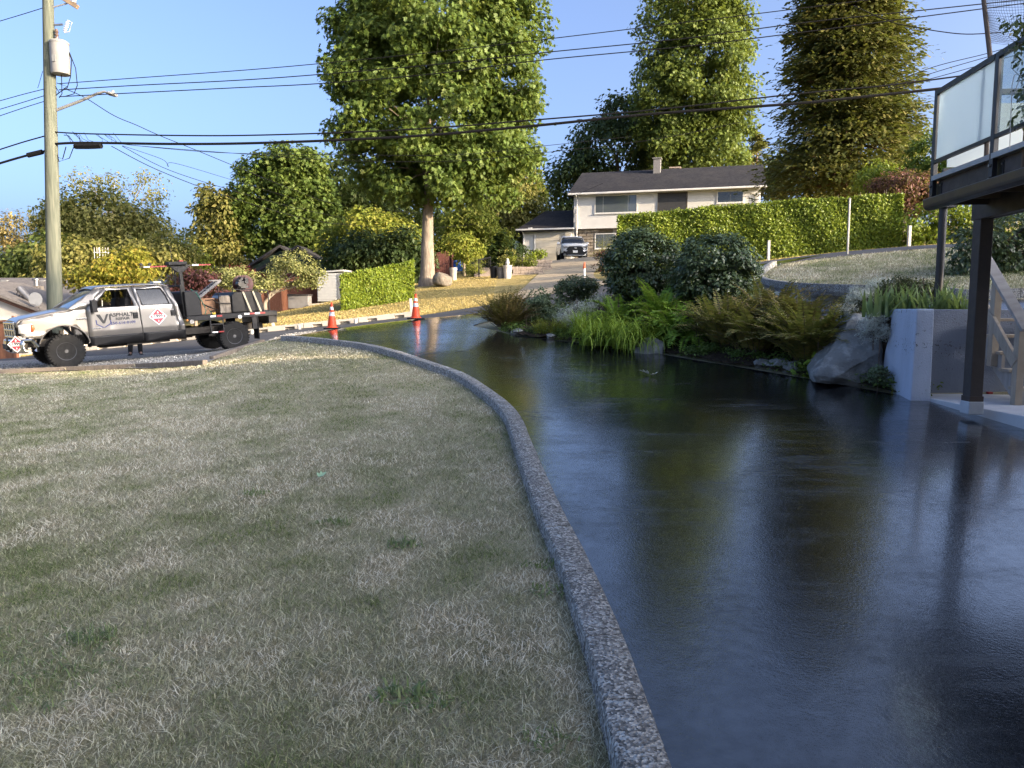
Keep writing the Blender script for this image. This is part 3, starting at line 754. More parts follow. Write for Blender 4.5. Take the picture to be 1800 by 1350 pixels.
# ---- clipped hedges
def hedge(name, label, a, b, thick, h0, h1, mat, nleaf, size, jag=.05, lobez=0):
    """hedge from ground point a to b (front face line), thickness behind it"""
    a = Vector(a); b = Vector(b); d = Vector((b.x - a.x, b.y - a.y, 0)); L = d.length; d.normalize(); nrm = Vector((d.y, -d.x, 0))
    root = thing(name, label, 'hedge', a)
    n_ = nleaf
    pick = rng.choice(3, n_, p=[.62, .22, .16]); s = rng.random(n_); t = rng.random(n_); dep = np.abs(rng.normal(size=n_)) * .095
    wob = .02 * np.sin(s * L * 2.1) + .015 * np.sin(s * L * 5.3 + 2)
    H = h0 + (h1 - h0) * s + wob
    along = s * L; out = -dep + rng.normal(size=n_) * .02 + .06 * np.sin(along * 3.1 + t * 4); z = t ** .9 * H
    on = np.zeros((n_, 3)); on[:] = nrm
    m_top = pick == 1; out[m_top] = -t[m_top] * thick; z[m_top] = H[m_top] - dep[m_top] + rng.random(m_top.sum()) ** 5 * .12; on[m_top] = (0, 0, 1)
    m_end = pick == 2; left = rng.random(n_) < .5
    al = np.where(left, dep, L - dep); along[m_end] = al[m_end]; out[m_end] = -s[m_end] * thick
    H2 = np.where(left, h0, h1); z[m_end] = (t * H2)[m_end]; on[m_end] = np.where(left[m_end][:, None], -np.array(d)[None], np.array(d)[None])
    gz = Tn(a.x + d.x * along, a.y + d.y * along) - a.z
    pts = np.stack([d.x * along + nrm.x * out, d.y * along + nrm.y * out, gz + z], -1)
    o = leaves('foliage', pts, on * .8 + randdir(n_) * .65 + np.array([0, 0, .25]), randdir(n_) + np.array([0, 0, .35]) + on * .3, size * rng.uniform(.6, 1.25, n_), 'oval', mat, root)
    o['kind'] = 'stuff'
    m = MB()                                    # woody inside
    for k in range(int(L / .35)):
        p = d * (k * .35 + .15) - nrm * (thick * random.uniform(.3, .7)); g = T(a.x + p.x, a.y + p.y) - a.z
        for q_ in range(3):
            m.tube([p + Vector((0, 0, g - .1)), p + Vector((random.uniform(-.3, .3), random.uniform(-.15, .15), g + h0 * random.uniform(.6, .92)))], [.03, .008], 4)
    m.build('stem', BARK_G, root)
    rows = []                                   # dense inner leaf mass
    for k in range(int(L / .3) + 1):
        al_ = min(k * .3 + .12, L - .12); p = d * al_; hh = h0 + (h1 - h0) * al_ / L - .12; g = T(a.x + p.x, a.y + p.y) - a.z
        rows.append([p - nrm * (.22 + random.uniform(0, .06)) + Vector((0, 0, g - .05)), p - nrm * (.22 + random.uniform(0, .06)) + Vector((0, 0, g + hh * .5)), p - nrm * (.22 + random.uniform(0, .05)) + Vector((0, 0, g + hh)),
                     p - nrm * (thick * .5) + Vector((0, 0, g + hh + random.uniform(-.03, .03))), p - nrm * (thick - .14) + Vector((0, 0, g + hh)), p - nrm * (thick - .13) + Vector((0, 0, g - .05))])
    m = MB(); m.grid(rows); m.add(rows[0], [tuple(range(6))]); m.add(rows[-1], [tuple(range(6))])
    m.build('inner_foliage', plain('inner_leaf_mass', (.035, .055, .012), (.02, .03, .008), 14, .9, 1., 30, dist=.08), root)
    return root
ha = G(594, 543); ha = at_ground(600, 34.2); hb = at_ground(728, 35.0)
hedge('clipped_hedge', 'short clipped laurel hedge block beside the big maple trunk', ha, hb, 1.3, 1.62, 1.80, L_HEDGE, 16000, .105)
ra = at_ground(1084, 30.6); rb = at_ground(1580, 28.2)
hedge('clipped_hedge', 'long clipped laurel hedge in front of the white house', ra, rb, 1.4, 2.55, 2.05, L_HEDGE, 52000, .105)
# ================================================================== the flatbed truck
BLACK = plain('black_steel', (.011, .011, .012), (.006, .006, .007), 5, .55, .2, 50, spec=.3)
RUBBER = plain('tyre_rubber', (.020, .020, .020), (.011, .011, .011), 8, .9, .4, 80, spec=.25)
PAINT = NB('beige_metallic_paint')
PAINT.set(color=PAINT.ramp(PAINT.noise(1.5, 3), [(.3, (.165, .155, .142)), (.7, (.19, .177, .162))]), metal=.55, rough=.33, coat=.6, coatr=.08); PAINT = PAINT.m
CHROME = plain('chrome', (.72, .72, .72), (.6, .6, .6), 4, .16, 0, metal=1)
STEEL = plain('dull_steel', (.30, .30, .30), (.18, .17, .16), 6, .4, .2, 40, metal=.8)
GLASS_D = glassmat('dark_car_glass', (.012, .014, .016), .12)
GLASS_C = glassmat('clear_car_glass', (.02, .025, .028), .55)
INTERIOR = plain('car_interior', (.03, .028, .026), (.02, .018, .017), 4, .8, .2)
RED = plain('red_paint', (.30, .014, .012), (.24, .010, .010), 6, .5, .1)
WHITE = plain('white_paint', (.75, .75, .74), (.62, .62, .60), 6, .5, .1)
AMBER = plain('amber_lens', (.6, .2, .02), (.5, .16, .02), 6, .3, 0)
NAVY = plain('navy_decal', (.02, .025, .12), (.015, .02, .1), 6, .5, 0)
DECAL = plain('black_decal', (.012, .012, .014), (.01, .01, .011), 6, .5, 0)

pf = P(106, 645, 18.8); pr = P(393, 617, 21.6)
zf, zr = T(pf.x, pf.y) + .02, T(pr.x, pr.y) + .02
dirv = Vector((pr.x - pf.x, pr.y - pf.y, 0)); WB = dirv.length
rzt = math.atan2(dirv.y, dirv.x)
truck = thing('flatbed_truck', 'beige crew cab pickup with black flatbed and asphalt repair lettering', 'truck', (pf.x, pf.y, zf), rzt)
truck.rotation_euler = (0, -math.atan2(zr - zf, WB), rzt)
K = WB / 4.30                                  # drawn at wheelbase 4.30
truck.scale = (K, K, K)
Z0 = .0
def hw(x, z):
    """half width of the body at (x, z)"""
    h = 1.0
    if z < .85: h -= (.85 - z) * .10
    if z > 1.10: h -= (z - 1.10) ** 2 * .12
    if z > 1.44: h -= (z - 1.44) * .24
    if x < .4: h -= ((.4 - x) / 1.4) ** 2 * .07
    if x < -.8: h -= ((-.8 - x) / .25) ** 2 * .06
    return h
def side_panel(name, poly, holes, mat, parent, side, off=0.0, cuts_x=None, cuts_z=(.7, .78, .86, .90, 1.1, 1.25, 1.38, 1.44, 1.6, 1.8), thick=.018, fn=hw):
    loops = [[Vector((x, z, 0)) for x, z in poly]] + [[Vector((x, z, 0)) for x, z in h] for h in holes]
    flat = [p for l in loops for p in l]
    bm = bmesh.new(); vs = [bm.verts.new(p) for p in flat]
    for t in tessellate_polygon(loops):
        try: bm.faces.new([vs[i] for i in t])
        except ValueError: pass
    xs = [p[0] for p in poly]
    cx = cuts_x if cuts_x is not None else np.arange(min(xs) + .12, max(xs), .14)
    for x in cx: bmesh.ops.bisect_plane(bm, geom=bm.verts[:] + bm.edges[:] + bm.faces[:], plane_co=(x, 0, 0), plane_no=(1, 0, 0))
    for z in cuts_z: bmesh.ops.bisect_plane(bm, geom=bm.verts[:] + bm.edges[:] + bm.faces[:], plane_co=(0, z, 0), plane_no=(0, 1, 0))
    for v in bm.verts:
        x, z = v.co.x, v.co.y
        y = fn(x, z) + off
        if abs(z - .87) < .035: y += .012                       # body crease
        v.co = (x, side * y, z)
    bmesh.ops.recalc_face_normals(bm, faces=bm.faces)
    c = bm.faces[:][0]
    if sum(f.normal.y for f in bm.faces) * side < 0: bmesh.ops.reverse_faces(bm, faces=bm.faces)
    for f in bm.faces: f.smooth = True
    me = bpy.data.meshes.new(name); bm.to_mesh(me); bm.free(); me.materials.append(mat)
    o = link(name, me, parent)
    if thick:
        md = o.modifiers.new('t', 'SOLIDIFY'); md.thickness = thick; md.offset = -1
    return o
def arc(cx, cz, r, a0, a1, n=14): return [(cx + r * math.cos(R(a0 + (a1 - a0) * i / n)), cz + r * math.sin(R(a0 + (a1 - a0) * i / n))) for i in range(n + 1)]
TY, TZ = .43, .43
for side in (-1, 1):
    # front fender with wheel arch
    fender = [(-.90, .86), (-.95, 1.02), (-.93, 1.20), (-.80, 1.285), (-.4, 1.36), (.1, 1.43), (.53, 1.46), (.545, .62), (.50, .56)] + arc(0, .52, .56, 8, 152)[0:]
    side_panel('fender', fender, [], PAINT, truck, side)
    m = MB(); prev = None                                          # arch lip
    for (x, z) in arc(0, .52, .565, 8, 165, 18):
        p = Vector((x, side * (hw(x, z) + .006), z))
        if prev: m.tube([prev, p], .016, 6)
        prev = p
    m.build('arch_trim', PAINT, truck, True)
    d1 = side_panel('door', [(.56, .56), (.553, 1.46), (.80, 1.72), (1.05, 1.965), (1.72, 1.975), (1.80, 1.46), (1.845, .52)], [[(.70, 1.475), (.88, 1.66), (1.10, 1.90), (1.62, 1.915), (1.70, 1.475)]], PAINT, truck, side)
    d2 = side_panel('door', [(1.857, .52), (1.812, 1.46), (1.735, 1.975), (2.50, 1.975), (2.58, 1.75), (2.68, 1.46), (2.78, .9), (2.78, .52)], [[(1.91, 1.475), (1.83, 1.905), (2.46, 1.905), (2.545, 1.72), (2.60, 1.475)]], PAINT, truck, side)
    side_panel('cab_corner', [(2.792, .52), (2.792, .9), (2.692, 1.46), (2.592, 1.75), (2.515, 1.975), (2.66, 1.98), (2.80, 1.46), (2.93, .9), (2.95, .52)], [], PAINT, truck, side)
    side_panel('pillar', [(.553, 1.463), (.10, 1.45), (.86, 1.985), (1.05, 1.968), (.80, 1.722)], [], PAINT, truck, side)
    if side == 1:
        side_panel('window', [(.70, 1.475), (.88, 1.66), (1.10, 1.90), (1.62, 1.915), (1.70, 1.475)], [], GLASS_C, d1, side, -.022, thick=0)
    side_panel('window', [(1.91, 1.475), (1.83, 1.905), (2.46, 1.905), (2.545, 1.72), (2.60, 1.475)], [], GLASS_D, d2, side, -.022, thick=0)
    # window seals
    for d, pl in ((d1, [(.70, 1.475), (.88, 1.66), (1.10, 1.90), (1.62, 1.915), (1.70, 1.475), (.70, 1.475)]), (d2, [(1.91, 1.475), (1.83, 1.905), (2.46, 1.905), (2.545, 1.72), (2.60, 1.475), (1.91, 1.475)])):
        m = MB(); m.tube([(x, side * (hw(x, z) + .002), z) for x, z in pl], .013, 5); m.build('window_seal', BLACK, d)
    # black rocker band
    side_panel('rocker_panel', [(.56, .50), (.555, .745), (1.84, .745), (1.845, .50)], [], BLACK, truck, side, .009)
    side_panel('rocker_panel', [(1.855, .50), (1.86, .745), (2.94, .745), (2.95, .50)], [], BLACK, truck, side, .009)
    # handles
    for d, x in ((d1, 1.70), (d2, 2.66)):
        m = MB(); m.box((x, side * (hw(x, 1.22) + .012), 1.22), (.12, .03, .16)); m.cur = 1; m.box((x, side * (hw(x, 1.22) + .032), 1.235), (.10, .02, .05))
        m.build('handle', [BLACK, INTERIOR], d, bevel=.01)
    # badge strip and lower badge
    m = MB(); m.box((.42, side * (hw(.42, 1.21) + .008), 1.215), (.26, .015, .04)); m.build('badge', CHROME, truck, bevel=.006)
    m = MB(); m.box((.74, side * (hw(.74, .93) + .012), .945), (.22, .015, .03)); m.build('badge', CHROME, d1, bevel=.005)
    # tow mirror
    m = MB(); m.cur = 0
    m.tube([(.66, side * .95, 1.42), (.68, side * 1.10, 1.45)], .022, 6); m.tube([(.66, side * .95, 1.56), (.68, side * 1.10, 1.55)], .022, 6)
    m.box((.70, side * 1.16, 1.52), (.13, .20, .31)); m.build('mirror', BLACK, truck, True, .025)
    # headlight
    hl = side_panel('headlight', [(-.955, .95), (-.945, 1.16), (-.66, 1.175), (-.62, 1.06), (-.68, .95)], [], plain('headlight_lens', (.62, .63, .64), (.4, .41, .42), 8, .12, 0, spec=.8), truck, side, .008, thick=.02)
    side_panel('corner_lamp', [(-.70, .97), (-.69, 1.15), (-.64, 1.15), (-.61, 1.06), (-.65, .97)], [], plain('red_lens', (.4, .1, .03), (.3, .05, .02), 6, .25, 0), hl, side, .014, thick=.02)
# hood, roof and screens as grids across
def cross(prof, wfn, n=9, crown=.05, lip=0):
    rows = []
    for x, z in prof:
        w = wfn(x, z); rows.append([Vector((x, -w + 2 * w * j / (n - 1), z + crown * (1 - (2 * j / (n - 1) - 1) ** 2) * 1.0)) for j in range(n)])
    return rows
m = MB(); m.grid(cross([(-.97, 1.10), (-.955, 1.20), (-.88, 1.265), (-.6, 1.325), (-.2, 1.395), (.15, 1.445), (.24, 1.45)], lambda x, z: hw(max(x, -.9), z) - .012, 11, .06))
m.build('hood', PAINT, truck, True, solid=.02)
m = MB(); m.grid(cross([(.20, 1.455), (.45, 1.64), (.68, 1.81), (.86, 1.945)], lambda x, z: hw(x, z) - .05, 9, .035))
m.build('windscreen', glassmat('windscreen_glass', (.10, .13, .16), .25), truck, True)
m = MB(); m.grid(cross([(.80, 1.93), (.90, 1.985), (1.3, 2.005), (1.9, 2.01), (2.45, 2.0), (2.62, 1.975), (2.67, 1.93)], lambda x, z: hw(x, z) + .002, 11, .05))
m.build('roof', PAINT, truck, True, solid=.02)
m = MB(); m.grid(cross([(2.66, 1.95), (2.80, 1.46), (2.93, .9), (2.95, .55)], lambda x, z: hw(x, z) - .01, 5, 0)); m.build('cab_back', PAINT, truck, True, solid=.02)
m = MB(); m.box((.45, 0, 1.46), (.5, 1.7, .03)); m.build('dashboard', INTERIOR, truck, bevel=.02)
m = MB(); m.tube([(.16, -.6, 1.475), (.24, 0, 1.51)], .012, 5); m.tube([(.16, .05, 1.475), (.24, .6, 1.49)], .012, 5); m.build('wiper', BLACK, truck)
# cab floor and seats
m = MB(); m.box((1.7, 0, .62), (2.3, 1.8, .06)); m.build('floor_pan', INTERIOR, truck)
for x in (1.3, 2.3):
    for y in (-.45, .45):
        m = MB(); m.box((x, y, .98), (.55, .55, .22)); m.box((x + .30, y, 1.35), (.16, .52, .70), (0, R(10), 0)); m.box((x + .38, y, 1.78), (.10, .30, .20)); m.build('seat', INTERIOR, truck, bevel=.04)
m = MB(); m.lathe([(.17, .0), (.19, .012), (.21, 0), (.19, -.012)], (0, 0, 0), 'x', 20, True); s_ = m.build('steering_wheel', BLACK, truck); s_.location = (.86, -.45, 1.42); s_.rotation_euler = (0, R(25), 0)
# grille with chrome frame and bars
m = MB(); m.box((-.975, 0, 1.03), (.04, 1.36, .40)); gr = m.build('grille', BLACK, truck)
m = MB()
for z in (.86, 1.03, 1.20): m.box((-1.0, 0, z), (.05, 1.40, .055))
for y in (-.68, -.34, 0, .34, .68): m.box((-.995, y, 1.03), (.045, .05, .40))
m.build('grille_bar', CHROME, gr, bevel=.012)
# bumper
rows = []
for t in np.linspace(-1, 1, 15):
    y = t * 1.0; x = -1.10 + .22 * abs(t) ** 3.5
    rows.append([Vector((x + .05, y, .80)), Vector((x, y, .77)), Vector((x - .02, y, .66)), Vector((x, y, .52)), Vector((x + .06, y, .47))])
m = MB(); m.grid(rows); bp = m.build('bumper', CHROME, truck, True, solid=.02)
m = MB(); m.box((-1.12, 0, .62), (.05, .70, .12)); m.build('bumper_opening', BLACK, bp)
for side in (-1, 1):
    m = MB(); m.tube([(-.90, side * .97, .78), (-.72, side * 1.0, .78), (-.60, side * .99, .60), (-.66, side * .98, .5)], .04, 6); m.build('bumper_end', CHROME, bp, True)
m = MB(); m.tube([(-1.10, -.5, .5), (-1.16, -.5, .7), (-1.14, -.5, .86)], .02, 6); m.tube([(-1.12, -.5, .58), (-1.2, -.5, .58)], .02, 6); m.build('tow_hook', BLACK, bp)
# chassis
m = MB()
for y in (-.42, .42): m.box((2.3, y, .66), (6.2, .09, .18))
for x in (-.5, .7, 1.8, 3.0, 4.2, 5.2): m.box((x, 0, .66), (.10, .84, .12))
m.tube([(0, -.85, .45), (0, .85, .45)], .06, 8); m.tube([(4.30, -.85, .45), (4.30, .85, .45)], .07, 8)
m.lathe([(.02, -.17), (.16, -.10), (.18, 0), (.16, .1), (.02, .17)], (4.30, 0, .45), 'y', 12)
m.box((1.4, -.3, .52), (1.0, .45, .22)); m.box((3.25, .62, .60), (.7, .35, .35)); m.box((2.0, -.70, .52), (1.1, .28, .16))
m.tube([(.5, 0, .55), (4.1, 0, .52)], .045, 8); m.tube([(.9, .55, .5), (4.9, .55, .52)], .04, 6)
for y in (-.62, .62): m.tube([(0, y, .45), (0, y * 1.05, .95)], .05, 8); m.box((4.30, y, .50), (1.2, .07, .06))
m.build('chassis', plain('dirty_steel', (.06, .052, .045), (.03, .027, .024), 5, .8, .4, 40), truck)
m = MB()                                                     # inner wheel housings
for side in (-1, 1): 
    rows = []
    for (x, z) in arc(0, .52, .58, -5, 185, 14): rows.append([Vector((x, side * .96, z)), Vector((x, side * .55, z))])
    m.grid(rows)
m.build('wheel_housing', BLACK, truck)
# wheels
def wheel(parent, loc, r=.43, w=.31, holes=8, rimr=.215, scale_tread=34, flip=1, bore=BLACK):
    wh = bpy.data.objects.new('wheel', None); wh.empty_display_size = .1; C.objects.link(wh); wh.parent = parent; wh.location = loc
    m = MB()
    m.lathe([(rimr, -w * .40), (r * .72, -w * .52), (r * .90, -w * .50), (r * .975, -w * .42), (r * .975, w * .42), (r * .90, w * .5), (r * .72, w * .52), (rimr, w * .40)], axis='y', n=40)
    for k in range(scale_tread):
        a = 2 * math.pi * k / scale_tread
        for s_ in (-1, 1):
            aa = a + (0 if s_ < 0 else math.pi / scale_tread)
            m.box((math.cos(aa) * r * .98, s_ * w * .33, math.sin(aa) * r * .98), (.03, w * .30, r * .115), (0, -aa, 0))
            m.box((math.cos(aa) * r * .93, s_ * w * .50, math.sin(aa) * r * .93), (r * .12, .02, r * .09), (0, -aa, 0))
    m.build('tyre', RUBBER, wh, True, angle=30)
    o_ = -w * .44 * flip
    m = MB(); m.lathe([(.02, o_ + flip * .055), (.06, o_ + flip * .05), (.07, o_ + flip * .09), (rimr * .80, o_ + flip * .085), (rimr * .88, o_ + flip * .03), (rimr * 1.06, o_), (rimr * 1.06, o_ + flip * .05), (rimr * .98, o_ + flip * .2)], axis='y', n=32)
    m.build('rim', plain('rim_grey', (.13, .13, .135), (.08, .08, .083), 6, .4, .1, metal=.5), wh, True, angle=40)
    m = MB(); 
    for k in range(holes):
        a = 2 * math.pi * k / holes; m.cyl((math.cos(a) * rimr * .62, o_ + flip * .082, math.sin(a) * rimr * .62), (math.cos(a) * rimr * .62, o_ + flip * .10, math.sin(a) * rimr * .62), .028, n=10)
    m.build('rim_hole', plain('hole_black', (.004, .004, .004), (.003, .003, .003), 4, .9, 0), wh)
    m = MB(); m.cyl((0, o_ + flip * .06, 0), (0, o_ + flip * .01, 0), .05, .045, 14); m.build('hub', plain('hub_grey', (.08, .08, .082), (.05, .05, .052), 6, .5, .1, metal=.4), wh, True)
    return wh
for x in (0, 4.30):
    for side in (-1, 1): wheel(truck, (x, side * .86, .43), flip=(1 if side < 0 else -1))
# ---- flatbed
m = MB(); m.box((4.30, 0, 1.06), (2.60, 2.06, .07)); bed_ = m.build('flatbed', BLACK, truck, bevel=.01)
m = MB()
for side in (-1, 1): m.box((4.30, side * 1.02, 1.02), (2.62, .05, .13))
m.box((5.61, 0, 1.0), (.06, 2.06, .16)); m.box((5.50, 0, .86), (.26, 2.0, .26)); m.build('bed_rail', BLACK, bed_, bevel=.008)
for x, mt in ((4.70, WHITE), (4.86, RED), (5.02, WHITE), (5.18, RED), (3.72, WHITE), (3.90, RED)):
    m = MB(); m.box((x, -1.048, 1.05), (.15, .006, .05)); m.build('reflector_tape', mt, bed_)
m = MB(); m.cyl((4.48, -1.05, .985), (4.48, -1.07, .985), .055, n=16); m.build('reflector', WHITE, bed_)
m = MB(); m.cyl((3.12, -1.04, .94), (3.12, -1.06, .94), .06, n=12); m.cur = 1; m.cyl((3.0, -1.04, .99), (3.0, -1.06, .99), .03, n=10); m.build('side_lamp', [STEEL, AMBER], bed_)
m = MB(); m.tube([(5.62, -.1, .72), (5.74, -.1, .70)], .035, 8); m.box((5.64, 0, .75), (.05, .5, .14)); m.build('tow_hitch', BLACK, bed_)
m = MB()
for x in (3.62, 3.98): m.bar((x, -1.045, 1.0), (x, -1.06, .58), .035, .035, (1, 0, 0))
for z in (.60, .82): m.bar((3.62, -1.055, z), (3.98, -1.055, z), .04, .04)
st_ = m.build('step_ladder', BLACK, bed_, bevel=.004)
m = MB(); m.box((3.72, -1.08, .60), (.16, .006, .035)); m.build('tape', WHITE, st_); m = MB(); m.box((3.90, -1.08, .60), (.15, .006, .035)); m.build('tape', RED, st_)
for side in (-1, 1):
    m = MB(); m.box((5.02, side * .86, .62), (.03, .34, .66)); m.build('mud_flap', RUBBER, bed_)
    m = MB(); m.box((4.92, side * 1.0, .80), (.14, .06, .40)); m.build('flap_bracket', BLACK, bed_)
# toolbox + headache rack
m = MB(); m.prism([(3.03, 1.10), (3.03, 1.78), (3.42, 1.80), (3.46, 1.10)], -.95, .95); m.build('toolbox', BLACK, bed_, bevel=.015)
rk = MB()
for y in (-.80, .80): rk.bar((3.02, y, 1.05), (3.00, y, 1.98), .06, .05, (1, 0, 0))
for z in (1.45, 1.72, 1.95): rk.bar((3.0, -.8, z), (3.0, .8, z), .05, .05)
rack = rk.build('headache_rack', BLACK, bed_, bevel=.005)
m = MB(); m.bar((3.10, -.72, 1.1), (3.06, -.72, 2.46), .075, .09, (1, 0, 0)); m.prism([(2.80, 2.48), (3.32, 2.48), (3.14, 2.32), (2.98, 2.32)], -.76, -.68); mast = m.build('mast', BLACK, rack, bevel=.006)
m = MB(); m.tube([(2.90, -.66, 2.5), (2.88, -.66, 3.05)], .009, 5); m.tube([(2.90, -.74, 2.46), (2.92, -.72, 2.2), (2.90, -.70, 1.95)], .022, 6); m.tube([(2.84, -.74, 2.46), (2.86, -.75, 2.1)], .014, 6); m.build('antenna', BLACK, mast)
for x0, x1, mt in ((2.02, 2.12, BLACK), (2.12, 2.28, WHITE), (2.28, 2.72, RED), (2.72, 3.40, BLACK), (3.40, 3.58, WHITE), (3.58, 3.92, RED)):
    m = MB(); m.bar((x0, -.72, 2.50 + (x0 - 3) * .015), (x1, -.72, 2.50 + (x1 - 3) * .015), .036, .036); m.build('boom_section', mt, mast)
m = MB(); m.box((2.98, -.72, 2.565), (.50, .26, .09)); m.cur = 1; m.box((3.10, -.72, 2.62), (.12, .14, .05)); m.build('beacon_bar', [BLACK, RED], mast, bevel=.01)
for x in (2.06, 2.28):
    m = MB(); m.cyl((x, -.78, 2.555), (x, -.70, 2.555), .038, n=12); m.build('work_lamp', BLACK, mast)
m = MB(); m.box((2.48, -.4, 2.07), (.20, .3, .05)); m.build('roof_beacon', WHITE, truck, bevel=.01)
# load on the bed
m = MB(); m.prism([(4.38, 1.10), (4.40, 1.60), (4.50, 1.70), (5.20, 1.70), (5.30, 1.60), (5.36, 1.10)], -.80, .75); tank = m.build('tank', plain('black_tank', (.009, .009, .010), (.016, .015, .014), 7, .6, .2, spec=.3), bed_, bevel=.03)
for x in (4.80, 5.10):
    m = MB(); m.bar((x - .06, -.82, 1.70), (x + .10, -.93, 1.06), .05, .006, (0, -1, .2)); m.build('strap', plain('pale_strap', (.42, .38, .27), (.33, .30, .22), 8, .8, .2), tank)
m = MB(); m.prism([(4.02, 1.10), (4.02, 1.55), (4.08, 1.62), (4.34, 1.62), (4.37, 1.55), (4.37, 1.10)], -.78, -.2); m.build('kettle', plain('smeared_steel', (.16, .14, .12), (.04, .035, .03), 5, .35, .2, metal=.8, stretch=(3, 3, .6)), bed_, bevel=.02)
m = MB(); m.tube([(4.0, -.86, 1.08), (4.0, -.86, 1.86), (4.42, -.86, 1.88), (4.42, -.86, 1.7)], .014, 6); m.tube([(4.0, -.86, 1.4), (4.38, -.86, 1.38)], .012, 6); m.build('kettle_frame', BLACK, bed_)
m = MB(); m.box((3.82, -.2, 1.33), (.42, .6, .46)); m.build('cardboard_box', plain('cardboard', (.36, .20, .11), (.27, .15, .085), 5, .9, .2), bed_, bevel=.01)
m = MB()                                                    # tilted ladder-like conveyor
for y in (-.72, -.40): m.bar((3.46, y, 1.56), (4.16, y, 2.06), .05, .07)
for k in range(6): m.bar((3.56 + k * .11, -.72, 1.63 + k * .079), (3.56 + k * .11, -.40, 1.63 + k * .079), .03, .03)
m.bar((4.10, -.72, 2.05), (3.82, -.72, 2.06), .04, .04); m.build('tilted_frame', plain('dark_frame', (.09, .09, .095), (.05, .05, .052), 6, .4, .1, metal=.5), bed_)
m = MB(); m.lathe([(.03, -.16), (.26, -.16), (.26, -.13), (.13, -.13), (.13, .13), (.26, .13), (.26, .16), (.03, .16)], (4.98, -.30, 1.93), 'y', 28); m.build('hose_reel', plain('reel_red', (.07, .016, .014), (.04, .012, .011), 5, .6, .2), bed_, True)
m = MB()
for dx, dz, sx, sz in ((0, 0, .2, .16), (.10, .10, .10, .12), (-.10, .08, .09, .10), (.02, -.1, .24, .07), (-.04, .14, .08, .08)): m.box((4.84 + dx, -.58, 1.93 + dz), (sx, .24, sz))
m.cyl((4.74, -.72, 1.93), (4.74, -.5, 1.93), .08); m.cyl((4.92, -.74, 1.98), (4.92, -.6, 1.98), .06); m.tube([(4.7, -.6, 2.0), (4.75, -.62, 2.12), (4.95, -.6, 2.12)], .02, 6)
m.build('engine', plain('engine_black', (.03, .03, .032), (.015, .015, .016), 9, .4, .3, metal=.4), bed_, bevel=.008)
m = MB(); m.tube([(3.22, -.9, 1.84), (3.36, -.95, 1.72), (3.50, -.97, 1.45), (3.56, -.98, 1.22), (3.52, -.98, 1.12), (3.62, -.98, 1.30), (3.72, -.98, 1.12), (3.60, -.98, 1.10)], .013, 6); m.build('green_rope', plain('green_rope', (.02, .14, .10), (.015, .10, .07), 9, .8, .2), bed_)
m = MB(); m.tube([(3.5, -.9, 1.42), (3.7, -.95, 1.30), (3.9, -.95, 1.22), (3.7, -.92, 1.18)], .02, 6); m.tube([(3.6, -.9, 1.5), (3.8, -.92, 1.52), (3.95, -.9, 1.4)], .016, 6); m.build('hose', RUBBER, bed_)
m = MB(); m.box((3.78, -.96, 1.12), (.10, .06, .05)); m.build('yellow_rag', plain('yellow_cloth', (.6, .45, .05), (.5, .36, .04), 9, .9, .2), bed_, bevel=.015)
m = MB(); m.bar((4.45, -.82, 1.78), (5.5, -.82, 1.70), .025, .025); m.bar((5.5, -.82, 1.7), (5.5, -.82, 1.09), .025, .025, (1, 0, 0)); m.build('guard_rail', BLACK, bed_)
# ---- lettering on the door (near side)
yy = -(hw(1.2, 1.2) + .006)
rot = (R(90), 0, 0)
text('ASPHALT', .135, DECAL, truck, (1.36, yy, 1.26), rot, sx=1.05, bold=.003)
text('REPAIR', .095, DECAL, truck, (1.38, yy, 1.155), rot, sx=1.15, bold=.002)
text('250-616-0109', .098, NAVY, truck, (1.38, yy - .002, 1.045), rot, sx=1.1, bold=.002)
m = MB()
m.prism([(.76, 1.30), (.85, 1.30), (.925, 1.13), (.96, 1.20), (1.0, 1.30), (1.05, 1.30), (.95, 1.06), (.90, 1.06)], yy - .004, yy + .02); m.prism([(1.065, 1.29), (1.10, 1.29), (1.10, 1.14), (1.065, 1.14)], yy - .004, yy + .02)
m.build('shield_emblem', DECAL, truck)
m = MB(); m.prism([(.74, 1.17), (.765, 1.15), (.765, 1.06), (.92, .965), (1.075, 1.06), (1.075, 1.13), (1.10, 1.14), (1.10, 1.045), (.92, .935), (.74, 1.045)], yy - .004, yy + .02); m.build('shield_emblem', NAVY, truck)
def placard(parent, loc, rot, s):
    m = MB(); m.prism([(0, s), (s, 0), (0, -s), (-s, 0)], -.006, .006); p = m.build('placard', WHITE, parent, loc=loc); p.rotation_euler = rot
    m = MB(); k = s * .84; m.prism([(0, k), (k, 0), (0, -k), (-k, 0)], -.010, -.004); m.build('placard_field', plain('placard_red', (.50, .03, .05), (.42, .025, .04), 8, .5, .05), p)
    m = MB(); m.prism([(-s * .62, s * .22), (s * .62, s * .22), (s * .62, -s * .22), (-s * .62, -s * .22)], -.014, -.008); m.build('number_panel', WHITE, p)
    text('1999', s * .50, DECAL, p, (0, -.016, 0), (R(90), 0, 0), bold=.003)
    text('3', s * .30, WHITE, p, (0, -.014, -s * .52), (R(90), 0, 0), bold=.002)
    m = MB(); m.prism([(-s * .10, s * .36), (s * .10, s * .36), (s * .06, s * .52), (0, s * .64), (-s * .07, s * .50)], -.014, -.009); m.build('flame_mark', WHITE, p)
    return p
placard(truck, (2.26, -(hw(2.2, 1.15) + .012), 1.15), (0, 0, 0), .235)
placard(truck, (-1.02, -.86, .70), (0, 0, R(-32)), .20)

